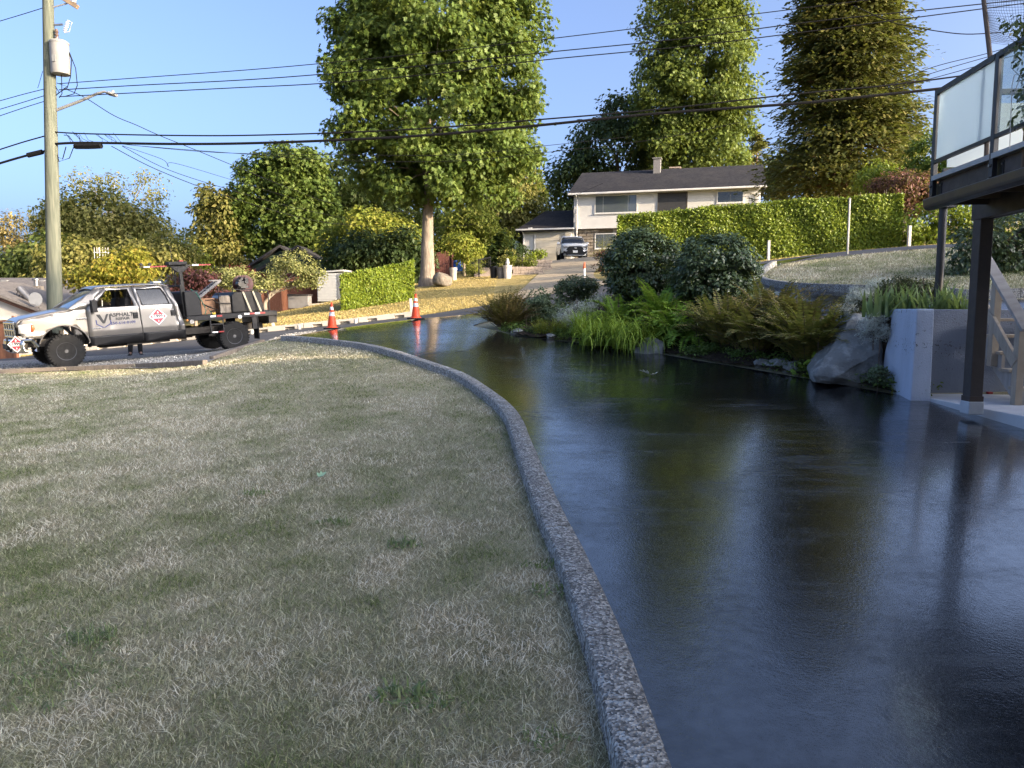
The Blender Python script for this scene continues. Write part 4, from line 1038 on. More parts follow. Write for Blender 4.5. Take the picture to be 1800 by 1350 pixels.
# ---- the person behind the truck: only the legs show below the cab
pb = P(238, 627, 22.6); pb = Vector((pb.x, pb.y, T(pb.x, pb.y)))
person = thing('person', 'person in dark trousers and shoes standing behind the truck cab', 'person', pb, R(25))
def skin(name, verts, edges, rad, mat, parent, sub=2):
    me = bpy.data.meshes.new(name); me.from_pydata(verts, edges, []); me.materials.append(mat)
    o = link(name, me, parent)
    md = o.modifiers.new('skin', 'SKIN')
    for i, r in enumerate(rad): me.skin_vertices[0].data[i].radius = (r, r) if not hasattr(r, '__len__') else r
    me.skin_vertices[0].data[0].use_root = True
    sb = o.modifiers.new('sub', 'SUBSURF'); sb.levels = sub; sb.render_levels = sub
    for p in me.polygons: p.use_smooth = True
    return o
SKINM = plain('skin', (.50, .30, .21), (.44, .25, .17), 8, .6, .1)
TROUSER = plain('dark_trousers', (.03, .028, .026), (.018, .017, .016), 12, .9, .4, 60)
SHIRT = plain('dark_shirt', (.05, .055, .065), (.035, .04, .05), 10, .9, .3, 60)
SHOE = plain('black_shoe', (.015, .014, .014), (.01, .01, .01), 9, .6, .2)
bv = [(0, 0, .93), (0, 0, 1.10), (0, .01, 1.30), (0, .01, 1.42), (0, 0, 1.50), (0, -.01, 1.58), (0, -.02, 1.66), (0, -.01, 1.74),
      (-.20, 0, 1.40), (-.24, .02, 1.13), (-.24, -.08, .90), (-.235, -.11, .80), (.20, 0, 1.40), (.24, .02, 1.13), (.24, -.08, .90), (.235, -.11, .80),
      (-.10, 0, .88), (-.12, -.01, .50), (-.13, .02, .10), (-.14, -.12, .05), (.10, 0, .88), (.13, -.01, .50), (.15, .02, .10), (.17, -.12, .05)]
be = [(0, 1), (1, 2), (2, 3), (3, 4), (4, 5), (5, 6), (6, 7), (3, 8), (8, 9), (9, 10), (10, 11), (3, 12), (12, 13), (13, 14), (14, 15), (0, 16), (16, 17), (17, 18), (18, 19), (0, 20), (20, 21), (21, 22), (22, 23)]
br = [.14, .135, .15, .13, .058, .085, .098, .065, .065, .05, .036, .03, .065, .05, .036, .03, .095, .066, .045, .032, .095, .066, .045, .032]
skin('body', bv, be, br, SKINM, person)
skin('trousers', [bv[0], (0, 0, .98), bv[16], bv[17], (-.13, .02, .04), bv[20], bv[21], (.15, .02, .04)], [(0, 1), (0, 2), (2, 3), (3, 4), (0, 5), (5, 6), (6, 7)], [.155, .15, .108, .082, .068, .108, .082, .068], TROUSER, person)
skin('shirt', [bv[1], bv[2], bv[3], (0, 0, 1.45), bv[8], (-.225, .01, 1.22), bv[12], (.225, .01, 1.22), (0, 0, .98)], [(0, 1), (1, 2), (2, 3), (2, 4), (4, 5), (2, 6), (6, 7), (0, 8)], [.155, .165, .145, .08, .082, .07, .082, .07, .16], SHIRT, person)
for sx, yaw in ((-.135, -12), (.16, 14)):
    m = MB(); rows = []
    for t, w_, h_ in ((-.16, .03, .03), (-.13, .045, .055), (-.06, .05, .065), (.0, .045, .10), (.06, .04, .12), (.10, .03, .09)):
        rows.append([Vector((w_ * math.cos(a), t, max(0.0, h_ * math.sin(a)) if math.sin(a) > 0 else 0.0)) for a in np.linspace(0, 2 * math.pi, 11)])
    m.grid(rows); m.add(rows[0], [tuple(range(10))]); m.add(rows[-1], [tuple(range(10))])
    sh = m.build('shoe', SHOE, person, True); sh.location = (sx, .02, 0); sh.rotation_euler = (0, 0, R(yaw)); sh.scale = (1.1, 1.1, 1.1)
m = MB()
for c, r_ in (((0, .01, 1.72), .10),):
    rows = [[Vector((c[0] + r_ * math.sin(p) * math.cos(t), c[1] + r_ * 1.1 * math.sin(p) * math.sin(t), c[2] + r_ * 1.05 * math.cos(p))) for t in np.linspace(0, 2 * math.pi, 13)] for p in np.linspace(.01, 1.7, 8)]
    m.grid(rows)
m.build('hair', plain('dark_hair', (.04, .028, .02), (.025, .018, .012), 20, .7, .4), person, True)
# ================================================================== houses across the street
for o in [x for x in bpy.data.objects if x.name.startswith('rim_hole')]: o['kind'] = 'stuff'
STUCCO = plain('cream_stucco', (.70, .69, .66), (.63, .62, .59), 1.2, .9, .25, 120)
TRIM = plain('white_trim', (.74, .73, .70), (.64, .63, .60), 5, .6, .1)
SHINGLE = NB('dark_shingles')
bt = SHINGLE.t.nodes.new('ShaderNodeTexBrick'); bt.inputs['Scale'].default_value = 3.2; bt.inputs['Mortar Size'].default_value = .012; bt.inputs['Row Height'].default_value = .45
bt.inputs['Color1'].default_value = (.022, .022, .026, 1); bt.inputs['Color2'].default_value = (.036, .035, .039, 1); bt.inputs['Mortar'].default_value = (.012, .012, .013, 1)
SHINGLE.t.links.new(SHINGLE.co(), bt.inputs['Vector'])
SHINGLE.set(color=SHINGLE.mix(SHINGLE.ramp(SHINGLE.noise(.9, 4), [(.45, 0.), (.75, .55)]), bt.outputs[0], (.055, .050, .048)), rough=.9, spec=.2)
SHINGLE.bump(bt.outputs[1], .4, .01); SHINGLE = SHINGLE.m
PANE = glassmat('house_glass', (.03, .038, .045), .08, .02)
FRAME_BR = plain('brown_frame', (.09, .075, .06), (.07, .058, .045), 8, .7, .1)
BRICK_T = plain('tan_brick', (.40, .34, .27), (.27, .23, .18), 9, .9, .4, 40)

HY, HROT = 57.0, math.atan2(-.26, .966)
hc = P(1008, 455, HY); HB = Vector((hc.x, hc.y, T(hc.x, hc.y) - .1))
hx = Vector((math.cos(HROT), math.sin(HROT), 0))
def fac(u, v, dep=0.0):
    """pixel -> (s, z) on the facade plane of the white house"""
    d = ray(u, v); n_ = Vector((-hx.y, hx.x, 0)); o_ = Vector((0, 0, EYE))
    t = (HB + n_ * dep - o_).dot(n_) / d.dot(n_); p = o_ + d * t
    return (p - HB).dot(hx), p.z - HB.z
house = thing('white_house', 'cream two storey house with dark roof and attached garage on the hill', 'house', HB, HROT)
W_ = fac(1337, 340)[0]; ZE = fac(1008, 341)[1]; ZF = fac(1008, 400)[1]; DEP = 8.0
GL = fac(918, 430)[0]; GE = fac(960, 402)[1]
m = MB(); m.box((W_ / 2, DEP / 2, (ZF + ZE) / 2), (W_, DEP, ZE - ZF)); m.build('upper_wall', STUCCO, house, bevel=.01)
m = MB(); m.box((W_ / 2, DEP / 2 + .35, ZF / 2 - .3), (W_ - .1, DEP - .7, ZF + .6)); m.build('lower_wall', BRICK_T, house)
m = MB(); m.box((W_ / 2, -.004, ZF - .06), (W_ + .02, .05, .12)); m.build('band_board', TRIM, house)
# brick courses beside the garage and vertical boards
for k in range(9):
    for j in range(3):
        m = MB(); m.box((.35 + j * .62 + (.25 if k % 2 else 0), .33, .25 + k * .24), (.56, .05, .19)); b_ = m.build('brick', BRICK_T, house)
for k in range(22):
    m = MB(); m.box((3.0 + k * .2, .34, ZF - .40), (.14, .03, .6)); m.build('board', plain('grey_board', (.36, .33, .28), (.28, .26, .22), 7, .9, .2), house)
# roof, ridge along the facade
RZ = P(1020, 306, HY + DEP / 2).z - HB.z
def gable_roof(name, x0, x1, y0, y1, ze, zr, ov, mat, parent, th=.14, ridge_in=(0, 0)):
    yc = (y0 + y1) / 2; m = MB()
    k = (zr - ze) / (yc - y0)
    zl = ze - ov * k
    m.add([(x0, y0 - ov, zl), (x1, y0 - ov, zl), (x1 - ridge_in[1], yc, zr), (x0 + ridge_in[0], yc, zr), (x0, y1 + ov, zl), (x1, y1 + ov, zl)], [(0, 1, 2, 3), (3, 2, 5, 4)] + ([(0, 3, 4)] if ridge_in[0] else []) + ([(1, 5, 2)] if ridge_in[1] else []))
    return m.build(name, mat, parent, solid=th)
rf = gable_roof('roof', -.35, W_ + .35, 0, DEP, ZE + .16, RZ, .55, SHINGLE, house, ridge_in=(.3, .05))
m = MB(); 
for x in (.02, W_ - .02): m.add([(x, 0, ZE), (x, DEP, ZE), (x, DEP / 2, RZ - .12)], [(0, 1, 2)])
m.build('gable_end', STUCCO, house, solid=.05)
m = MB(); m.box((W_ / 2, -.60, ZE - .10), (W_ + .74, .12, .14)); m.build('gutter', TRIM, house, bevel=.03)
m = MB(); m.box((W_ / 2, -.28, ZE - .05), (W_ + .6, .56, .03)); m.build('soffit', TRIM, house)
m = MB(); m.tube([(.28, -.6, ZE - .2), (.25, -.1, ZE - .5), (.25, -.06, .3)], .05, 8); m.build('downpipe', TRIM, house, True)
m = MB(); m.tube([(W_ - .1, -.6, ZE - .2), (W_ - .12, -.1, ZE - .5), (W_ - .12, -.06, .3)], .05, 8); m.build('downpipe', TRIM, house, True)
for u, mt, w_, hgt in ((1155, plain('grey_block', (.24, .23, .22), (.15, .145, .14), 12, .9, .4, 30), .55, 1.25), (1187, plain('buff_brick', (.48, .38, .30), (.36, .28, .22), 12, .9, .4, 30), .75, .75)):
    s_, _ = fac(u, 300, DEP * (.42 if u < 1160 else .62))
    m = MB(); m.box((s_, DEP * (.42 if u < 1160 else .62), RZ + hgt / 2 - .55), (w_, w_, hgt)); ch = m.build('chimney', mt, rf, bevel=.01)
    m = MB(); m.box((s_, DEP * (.42 if u < 1160 else .62), RZ + hgt - .5), (w_ + .14, w_ + .14, .09)); m.build('chimney_cap', mt, ch)
def window(parent, x0, z0, x1, z1, y, bars, frame=TRIM, pane=PANE, fw=.07, name='window', rail=None, curtain=None):
    """bars: fractions of vertical mullions"""
    root = MB(); root.box(((x0 + x1) / 2, y + .02, z0 - fw / 2), (x1 - x0 + fw * 2, .09, fw)); root.box(((x0 + x1) / 2, y + .02, z1 + fw / 2), (x1 - x0 + fw * 2, .09, fw))
    for x in (x0 - fw / 2, x1 + fw / 2): root.box((x, y + .02, (z0 + z1) / 2), (fw, .09, z1 - z0))
    for b in bars: root.box((x0 + (x1 - x0) * b, y + .025, (z0 + z1) / 2), (fw * .8, .07, z1 - z0))
    for r_ in (rail or []): root.box(((x0 + x1) / 2, y + .025, z0 + (z1 - z0) * r_), (x1 - x0, .06, fw * .7))
    w = root.build(name, frame, parent)
    edges = [0] + list(bars) + [1]
    for a, b in zip(edges, edges[1:]):
        m = MB(); xa, xb = x0 + (x1 - x0) * a, x0 + (x1 - x0) * b
        m.box(((xa + xb) / 2, y - .004, (z0 + z1) / 2), (xb - xa - .02, .02, z1 - z0)); m.build('pane', pane, w)
    m = MB(); m.box(((x0 + x1) / 2, y - .02, z0 - fw - .03), (x1 - x0 + fw * 2.6, .12, .05)); m.build('sill', frame, w)
    return w
def win_px(u0, v0, u1, v1, bars, y=-.02, **k):
    a = fac((u0 + u1) / 2, v0); b = fac((u0 + u1) / 2, v1)
    return window(house, fac(u0, v0)[0], b[1], fac(u1, v0)[0], a[1], y, bars, **k)
SKYPANE = glassmat('reflective_glass', (.10, .12, .14), .02, .01)
win_px(1047, 344, 1119, 373, [.19, .80], pane=SKYPANE)
w_ = win_px(1158, 340, 1207, 372, [.28, .74], frame=FRAME_BR, rail=[.5], pane=plain('screen', (.05, .05, .052), (.04, .04, .042), 8, .6, .1), name='screened_porch')
win_px(1262, 337, 1306, 355, [.5], pane=PANE)
s0, s1 = fac(1046, 430)[0], fac(1080, 430)[0]
window(house, s0, fac(1060, 435)[1], s1, fac(1060, 411)[1], .30, [.42, .95], pane=SKYPANE)
m = MB(); m.box((fac(1148, 345)[0], -.05, fac(1148, 343)[1]), (.14, .12, .3)); m.build('wall_lamp', TRIM, house, bevel=.02)
m = MB(); m.box((.12, -.06, fac(1010, 372)[1]), (.22, .12, .3)); m.box((.10, -.06, fac(1010, 387)[1]), (.18, .12, .36)); m.tube([(.12, -.05, fac(1010, 372)[1]), (.10, -.05, .6)], .025, 6); m.build('meter_box', plain('meter_grey', (.45, .45, .45), (.36, .36, .36), 6, .6, .1), house)
# garage
GD = 6.0
m = MB(); m.box((GL / 2 - .01, GD / 2 + .25, GE / 2 - .3), (-GL, GD, GE + .6)); m.build('garage_wall', STUCCO, house)
grz = P(960, 370, HY + GD / 2).z - HB.z
gable_roof('garage_roof', GL - .5, -.02, .25, GD + .25, GE + .10, grz, .5, SHINGLE, house, ridge_in=(1.6, 0))
m = MB(); m.box((GL / 2 - .2, -.30, GE - .06), (-GL + .55, .1, .12)); m.build('gutter', TRIM, house, bevel=.02)
m = MB(); m.tube([(GL + .05, -.3, GE - .1), (GL + .08, .18, GE - .45), (GL + .08, .2, .2)], .045, 8); m.build('downpipe', TRIM, house, True)
gx0, gx1 = fac(941, 430)[0], fac(1001, 430)[0]; gz1 = fac(970, 411)[1]; gz0 = fac(970, 457)[1] - .1
gd = MB(); gd.box(((gx0 + gx1) / 2, .23, (gz0 + gz1) / 2), (gx1 - gx0, .06, gz1 - gz0)); gdo = gd.build('garage_door', TRIM, house)
for k in range(4):
    m = MB(); h_ = (gz1 - gz0) / 4; m.box(((gx0 + gx1) / 2, .19, gz0 + h_ * (k + .5)), (gx1 - gx0 - .03, .05, h_ - .025)); m.build('door_panel', plain('cream_door', (.60, .56, .47), (.54, .50, .42), 2, .7, .1), gdo, bevel=.01)
m = MB()
for x in (gx0 - .07, gx1 + .07): m.box((x, .21, (gz0 + gz1) / 2 + .07), (.14, .09, gz1 - gz0 + .14))
m.box(((gx0 + gx1) / 2, .21, gz1 + .07), (gx1 - gx0, .09, .14)); m.build('door_frame', TRIM, gdo)
m = MB(); m.box((gx0 + (gx1 - gx0) * .48, .2, gz1 + .42), (.62, .04, .20)); m.build('number_plaque', FRAME_BR, house)
m = MB(); m.box((GL + .62, .1, gz1 + .45), (.3, .25, .12)); m.build('wall_lamp', TRIM, house)

# ---- white SUV on the drive, front to us
sp = P(1011, 455, 51.5); sp.z = T(sp.x, sp.y)
suv = thing('parked_suv', 'white compact SUV parked nose out before the garage', 'car', (sp.x, sp.y, sp.z), R(2))
SW = plain('white_car_paint', (.78, .78, .77), (.72, .72, .71), 3, .22, 0, coat=.6); BLK = BLACK
slope_s = math.atan((T(sp.x, sp.y + 3) - T(sp.x, sp.y)) / 3); suv.rotation_euler = (slope_s * .6, 0, R(2))
def suvw(y, z):
    h = .92
    if z > .98: h -= (z - .98) * .34
    if z < .5: h -= (.5 - z) * .12
    if y < .5: h -= ((.5 - y) / .5) ** 2 * .12
    return h
def suv_side(poly, holes, mat, name, side, off=0, parent=suv, thick=.02):
    return side_panel(name, [(a, b) for a, b in poly], holes, mat, parent, side, off, thick=thick, fn=lambda x, z: suvw(x, z), cuts_x=np.arange(.1, 4.5, .3), cuts_z=(.4, .6, .8, .98, 1.2, 1.4))
rot_parts = []
before = set(bpy.data.objects)
for side in (-1, 1):
    suv_side([(.08, .42), (.05, .75), (.12, .95), (.6, 1.02), (1.3, 1.08), (4.4, 1.12), (4.5, .6), (4.4, .35)] + [(4.05, .35)] + arc(3.62, .36, .40, 0, 180, 8) + arc(.95, .36, .40, 0, 180, 8), [], SW, 'body_side', side)
    suv_side([(1.3, 1.06), (2.0, 1.56), (2.7, 1.64), (3.9, 1.58), (4.35, 1.10)], [[(1.62, 1.12), (2.1, 1.50), (2.7, 1.56), (3.8, 1.50), (4.0, 1.14)]], SW, 'pillar', side)
    suv_side([(1.62, 1.12), (2.1, 1.50), (2.7, 1.56), (3.8, 1.50), (4.0, 1.14)], [], GLASS_D, 'side_window', side, -.02, thick=0)
def suv_cross(prof, name, mat, off=0.0, crown=.03, n=9):
    m = MB(); rows = []
    for y, z in prof:
        w = suvw(y, z) + off
        rows.append([Vector((y - .0 + .12 * (2 * j / (n - 1) - 1) ** 4 * (1 if y < .4 else 0), -w + 2 * w * j / (n - 1), z + crown * (1 - (2 * j / (n - 1) - 1) ** 2))) for j in range(n)])
    m.grid(rows); return m.build(name, mat, suv, True, solid=.015)
suv_cross([(.10, .72), (.06, .86), (.10, .96), (.35, 1.02), (.9, 1.07), (1.32, 1.10)], 'bonnet', SW)
suv_cross([(1.30, 1.10), (1.65, 1.34), (2.0, 1.56)], 'windscreen', GLASS_D, -.05)
suv_cross([(1.98, 1.56), (2.2, 1.62), (2.8, 1.66), (3.8, 1.60), (4.4, 1.1), (4.5, .5)], 'roof', SW)
suv_cross([(.04, .20), (-.02, .36), (.0, .56), (.06, .74)], 'bumper', SW, 0, 0)
m = MB(); m.prism([(-.62, .60), (-.42, .82), (.42, .82), (.62, .60), (.5, .54), (-.5, .54)], -.03, .12, 'yz'); m.build('grille', BLK, suv, bevel=.01)
m = MB(); m.prism([(-.70, .44), (-.50, .54), (.50, .54), (.70, .44), (.60, .24), (-.60, .24)], -.045, .10, 'yz'); m.build('lower_grille', BLK, suv, bevel=.01)
m = MB(); m.box((-.05, 0, .22), (.06, 1.1, .05)); m.build('skid_strip', CHROME, suv, bevel=.01)
m = MB(); m.box((-.06, 0, .48), (.02, .32, .16)); m.build('licence_plate', WHITE, suv)
m = MB(); m.box((-.05, 0, .72), (.03, .16, .07)); m.build('emblem', CHROME, suv, bevel=.01)
for s_ in (-1, 1):
    m = MB(); m.prism([(.50 * s_, .74), (.54 * s_, .84), (.86 * s_, .90), (.84 * s_, .80)], .02, .16, 'yz'); m.build('headlight', plain('suv_lamp', (.35, .36, .38), (.1, .1, .11), 9, .15, 0), suv)
    m = MB(); m.box((.02, s_ * .74, .42), (.06, .14, .18)); m.build('fog_lamp_surround', BLK, suv)
    m = MB(); m.box((1.50, s_ * 1.02, 1.13), (.12, .20, .13)); m.build('mirror', SW, suv, bevel=.03)
    for y in (.95, 3.62): wheel(suv, (y, s_ * .80, .34), .34, .23, 5, .20, 20, 1 if s_ < 0 else -1)
m = MB(); m.box((2.2, 0, .5), (3.9, 1.5, .4)); m.build('underbody', BLK, suv)
suv.rotation_euler = (0, -slope_s * .5, R(92))          # local x (nose to tail) runs away from us

# ================================================================== things in front of the white house
def px_ground(u, v, Y):
    p = P(u, v, Y); p.z = T(p.x, p.y); return p
DRYP = plain('gravel_drive', (.40, .32, .21), (.26, .21, .145), 1.5, .95, .6, 20, dist=.03)
poly_sheet('gravel_driveway', smooth_line([(-.6, 27.2), (0.4, 33), (1.4, 41), (2.3, 49), (2.6, 56)], 5), smooth_line([(4.0, 27), (3.8, 33), (4.6, 41), (7, 49), (8, 54)], 5), DRYP, .02, 10, 60)
STONEB = plain('split_block', (.32, .26, .21), (.20, .16, .13), 9, .95, .6, 30)
def block_planter(label, c, nx, ny, nz, bl=(.42, .25, .19), rz=0):
    root = thing('block_planter', label, 'planter', c, rz)
    for k in range(nz):
        for i in range(nx):
            m = MB(); m.box(((i - (nx - 1) / 2) * bl[0] * 1.02 + (.1 if k % 2 else 0), 0, (k + .5) * bl[2] - .15), (bl[0], bl[1], bl[2] * .96)); m.build('block', STONEB, root, bevel=.012)
        for j in range(1, ny):
            for s_ in (-1, 1):
                m = MB(); m.box((s_ * (nx - 1) / 2 * bl[0] * 1.02, j * bl[0] * .98, (k + .5) * bl[2] - .15), (bl[1], bl[0], bl[2] * .96)); m.build('block', STONEB, root, bevel=.012)
    m = MB(); m.box((0, ny * .2, nz * bl[2] - .2), (nx * bl[0] - .1, ny * .4, .08)); m.build('soil', M_SOIL, root)
    return root
block_planter('tan block planter holding a bright shrub beside the gravel drive', px_ground(942, 470, 44), 4, 3, 4)
block_planter('low tan block planter left of the gravel drive below the steps', px_ground(925, 487, 42), 4, 3, 3)
def bush(label, c, r, h, mat, nleaf=1200, size=.12, shape='diamond', cat='shrub', name='garden_bush', lob=None):
    c = Vector(c)
    return tree(name, label, cat, c, [(c.x, c.y, c.z + h * .5, r, r, h * .55)] + [(c.x + random.uniform(-.4, .4) * r, c.y + random.uniform(-.4, .4) * r, c.z + h * random.uniform(.4, .75), r * .6, r * .6, h * .4) for _ in range(3)], max(14, int(nleaf / 55)), nleaf, r * .34, size, shape, mat, BARK_G, .03, h * .6, 8, shell=.5, droop=.1)
pp = px_ground(942, 466, 44.4)
bush('bright yellow green bush in the tan block planter', pp + Vector((0, .3, .5)), .6, .7, L_HEDGE, 900, .13)
bush('low green plants in the lower block planter', px_ground(918, 478, 42.5) + Vector((0, .2, .3)), .8, .6, L_YG, 900, .13)
bush('mixed brown green shrub by the house steps', px_ground(893, 480, 43), .8, 1.3, L_OLIVE, 1200, .13)
bush('dark red shrub beside the gravel drive', px_ground(1062, 480, 40), .65, 1.0, L_PURPLE, 1400, .11)
bush('pale green feathery shrub beside the white SUV', px_ground(1068, 462, 43), 1.15, 1.5, L_OLIVE, 2600, .13, 'blade')
bush('small green fern clump beside the black railing', px_ground(835, 490, 43), .9, .9, L_YG, 1400, .2, 'blade')
bush('dark evergreen foundation shrub left of the garage', px_ground(905, 470, 48), .9, 1.6, L_DARK, 1600, .14)
# bins
def bin_(label, c, r, h, mat, lid=None):
    root = thing('plant_tub', label, 'tub', c)
    m = MB(); m.lathe([(r * .82, -.1), (r, h * .97), (r * 1.07, h), (r * 1.07, h + .05), (r * .95, h + .05), (r * .93, h - .06), (.01, h - .08)], n=20); m.build('body', mat, root, True)
    m = MB(); m.lathe([(r * 1.09, h * .88), (r * 1.13, h * .91), (r * 1.09, h * .94)], n=20, closed=True); m.build('rim', mat, root, True)
    return root
bin_('black round tub beside the pale tub by the drive', px_ground(868, 495, 40.5), .21, .58, BLACK)
bin_('grey round tub in the row of tubs by the drive', px_ground(880, 495, 40.2), .20, .52, plain('tub_grey', (.14, .13, .12), (.10, .095, .09), 6, .8, .2))
bin_('pale grey round tub by the lower block planter', px_ground(892, 495, 40), .23, .62, plain('tub_pale', (.52, .47, .41), (.44, .40, .35), 6, .8, .2))
bin_('pale metal bin behind the boulder by the big maple', px_ground(797, 500, 40.5), .20, .62, plain('bin_metal', (.42, .38, .33), (.30, .27, .24), 6, .5, .2))
# statue
sc_ = px_ground(892, 495, 40) + Vector((0, 0, .6))
root = thing('garden_ornament', 'small pale bird ornament standing on the pale tub', 'ornament', sc_)
m = MB(); m.lathe([(.01, 0), (.08, .0), (.06, .06), (.10, .16), (.11, .24), (.07, .32), (.08, .36), (.06, .42), (.01, .45)], n=14); m.build('body', plain('ornament_stone', (.5, .48, .44), (.4, .38, .35), 9, .9, .3), root, True)
m = MB(); m.tube([(0, -.05, .37), (0, -.13, .36)], [.022, .004], 6); m.build('beak', plain('ornament_dark', (.2, .18, .15), (.15, .14, .12), 9, .9, .2), root)
# black railings
def railing(label, pts, h, nb):
    pts = [Vector(p) for p in pts]; root = thing('black_railing', label, 'railing', pts[0]); b0 = pts[0]
    for a, b in zip(pts, pts[1:]):
        m = MB(); m.bar(a - b0 + Vector((0, 0, h)), b - b0 + Vector((0, 0, h)), .07, .06); m.build('rail', BLACK, root); m = MB(); m.bar(a - b0 + Vector((0, 0, .15)), b - b0 + Vector((0, 0, .15)), .05, .05); m.build('rail', BLACK, root)
        for k in range(nb + 1):
            p = a.lerp(b, k / nb) - b0; e = k in (0, nb)
            m = MB(); m.bar(p + Vector((0, 0, -.1)), p + Vector((0, 0, h + (.06 if e else 0))), .07 if e else .03, .07 if e else .03, (1, 0, 0)); m.build('post' if e else 'baluster', BLACK, root)
    return root
railing('black railing climbing the steps beside the garage', [px_ground(908, 470, 50), px_ground(937, 455, 55)], .95, 6)
railing('black railing on the lower garden steps by the dark shrub', [px_ground(842, 500, 42), px_ground(862, 488, 45)], .95, 6)
m = MB(); root = thing('garden_steps', 'grey steps below the lower black railing', 'steps', px_ground(846, 500, 42.4))
for k in range(4):
    m = MB(); m.box((.25 + k * .1, .4 * k, .05 + .14 * k), (1.3, .45, .16)); m.build('step', STONEB, root, bevel=.01)
# boulder by maple
def boulder(label, c, sx, sy, sz, mat, seed=0, name='boulder', cat='rock', flat_axis=None, sink=.2):
    bm = bmesh.new(); bmesh.ops.create_icosphere(bm, subdivisions=4, radius=1); r_ = np.random.default_rng(seed)
    pl = [(Vector(unit(r_.normal(size=3))), r_.uniform(.62, .9)) for _ in range(11)]
    from mathutils import noise as mn
    for v in bm.verts:
        d = v.co.normalized(); s_ = 1.0
        for n_, h_ in pl:
            k = d.dot(n_)
            if k > h_: s_ = min(s_, h_ / k)
        s_ *= 1 + .05 * mn.noise(d * 3 + Vector((seed, 0, 0))) + .025 * mn.noise(d * 9 + Vector((seed, 3, 0)))
        v.co = Vector((d.x * sx, d.y * sy, d.z * sz)) * s_
    for f in bm.faces: f.smooth = True
    me = bpy.data.meshes.new(name); bm.to_mesh(me); bm.free(); me.materials.append(mat)
    return tag(link(name, me, None, Vector(c) + Vector((0, 0, sz * (1 - sink * 2)))), label, cat)
ROCK_B = plain('brown_rock', (.21, .175, .135), (.10, .085, .065), 5, .95, .8, 18, dist=.04)
boulder('brown rough boulder at the foot of the big maple', px_ground(778, 505, 38), .52, .48, .46, ROCK_B, 3)
# small marker and fence bits
FENCE_R = plain('brown_fence', (.21, .085, .048), (.14, .055, .032), 5, .85, .4, 30, stretch=(6, 6, .6))
def fence(label, a, b, h, mat, bw=.15, name='board_fence'):
    a = Vector(a); b = Vector(b); root = thing(name, label, 'fence', a); d = (b - a); d.z = 0; L = d.length; d.normalize(); rz = math.atan2(d.y, d.x); nb = int(L / bw)
    for k in range(nb):
        p = d * (k + .5) * bw; z = T(a.x + p.x, a.y + p.y) - a.z
        m = MB(); m.box((p.x, p.y, z + h / 2 - .05), (bw * .94, .025, h + random.uniform(-.01, .01)), (0, 0, rz)); m.build('board', mat, root)
    for k in range(int(L / 2.4) + 2):
        t = min(k * 2.4, L); p = d * t; z = T(a.x + p.x, a.y + p.y) - a.z
        m = MB(); m.box((p.x, p.y - .05, z + h / 2), (.11, .11, h + .25), (0, 0, rz)); m.build('post', mat, root)
    m = MB(); pz = T(b.x, b.y) - a.z
    m.bar(Vector((0, -.03, h - .02)), d * L + Vector((0, -.03, pz + h - .02)), .10, .05); m.build('cap_rail', mat, root)
    return root
fence('long red brown board fence behind the fruit trees', at_ground(395, 43.5), at_ground(562, 44.5), 1.75, FENCE_R)
fence('short dark red fence panel right of the big maple trunk', at_ground(764, 50), at_ground(796, 50), 1.7, plain('dark_red_fence', (.13, .045, .035), (.09, .03, .025), 5, .85, .3))
m = MB(); m.add([(-.5, 0, .2), (.5, .1, .3), (.35, .1, 1.1), (-.3, 0, .95), (0, -.25, .75)], [(0, 1, 4), (1, 2, 4), (2, 3, 4), (3, 0, 4)]); 
tag(m.build('tarp_cover', plain('blue_tarp', (.03, .14, .55), (.02, .10, .4), 6, .6, .3), loc=px_ground(806, 478, 50), solid=.02), 'small bright blue tarp bundle beyond the big maple trunk', 'tarp')
fence('low grey wire garden fence beyond the maple trunk', at_ground(812, 52), at_ground(838, 51), 1.1, plain('grey_fence', (.16, .15, .14), (.1, .1, .09), 5, .9, .2), .3, 'garden_fence')

# ---- green gabled house, shed, storage box
gb = at_ground(522, 49); gh = thing('green_gabled_house', 'low house with dark green gables and red walls behind the fence', 'house', gb, 0)
GREEN = plain('green_shingle_siding', (.045, .075, .055), (.03, .055, .04), 6, .9, .4, 12)
REDW = plain('red_wall', (.12, .028, .024), (.09, .02, .018), 6, .8, .2)
ROOFK = plain('black_roof', (.025, .025, .028), (.035, .033, .034), 3, .9, .3)
zt = P(525, 480, 49).z - gb.z; za = P(525, 434, 49).z - gb.z
for dx, dy, hw_, za_, nm in ((0.25, 0, 2.9, za, 'right'), (-1.4, 1.6, 3.0, za + .15, 'left')):
    m = MB(); m.box((dx, dy + 3, zt / 2 - .4), (hw_ * 1.9, 6, zt + .8)); m.build('wall', REDW, gh)
    m = MB(); m.prism([(dx - hw_ * .95, zt), (dx + hw_ * .95, zt), (dx, za_ - .2)], dy - .03, dy + .1); m.build('gable', GREEN, gh)
    m = MB(); k = (za_ - zt) / hw_; 
    m.add([(dx - hw_ - .5, dy - .5, zt - .5 * k), (dx, dy - .5, za_), (dx, dy + 7, za_), (dx - hw_ - .5, dy + 7, zt - .5 * k), (dx + hw_ + .5, dy - .5, zt - .5 * k), (dx + hw_ + .5, dy + 7, zt - .5 * k)], [(0, 1, 2, 3), (1, 4, 5, 2)])
    m.build('roof', ROOFK, gh, solid=.16)
m = MB(); m.box((5.5, 9, 2.2), (6, 5, 4.0)); m.prism([(2, 4.2), (9, 4.2), (5.5, 5.4)], 6.4, 12); m.build('rear_wing', plain('brown_roof', (.2, .13, .09), (.15, .1, .07), 5, .9, .3), gh)
sb = at_ground(580, 43); shed = thing('metal_shed', 'small white ribbed metal shed at the left end of the short hedge', 'shed', sb, R(-8))
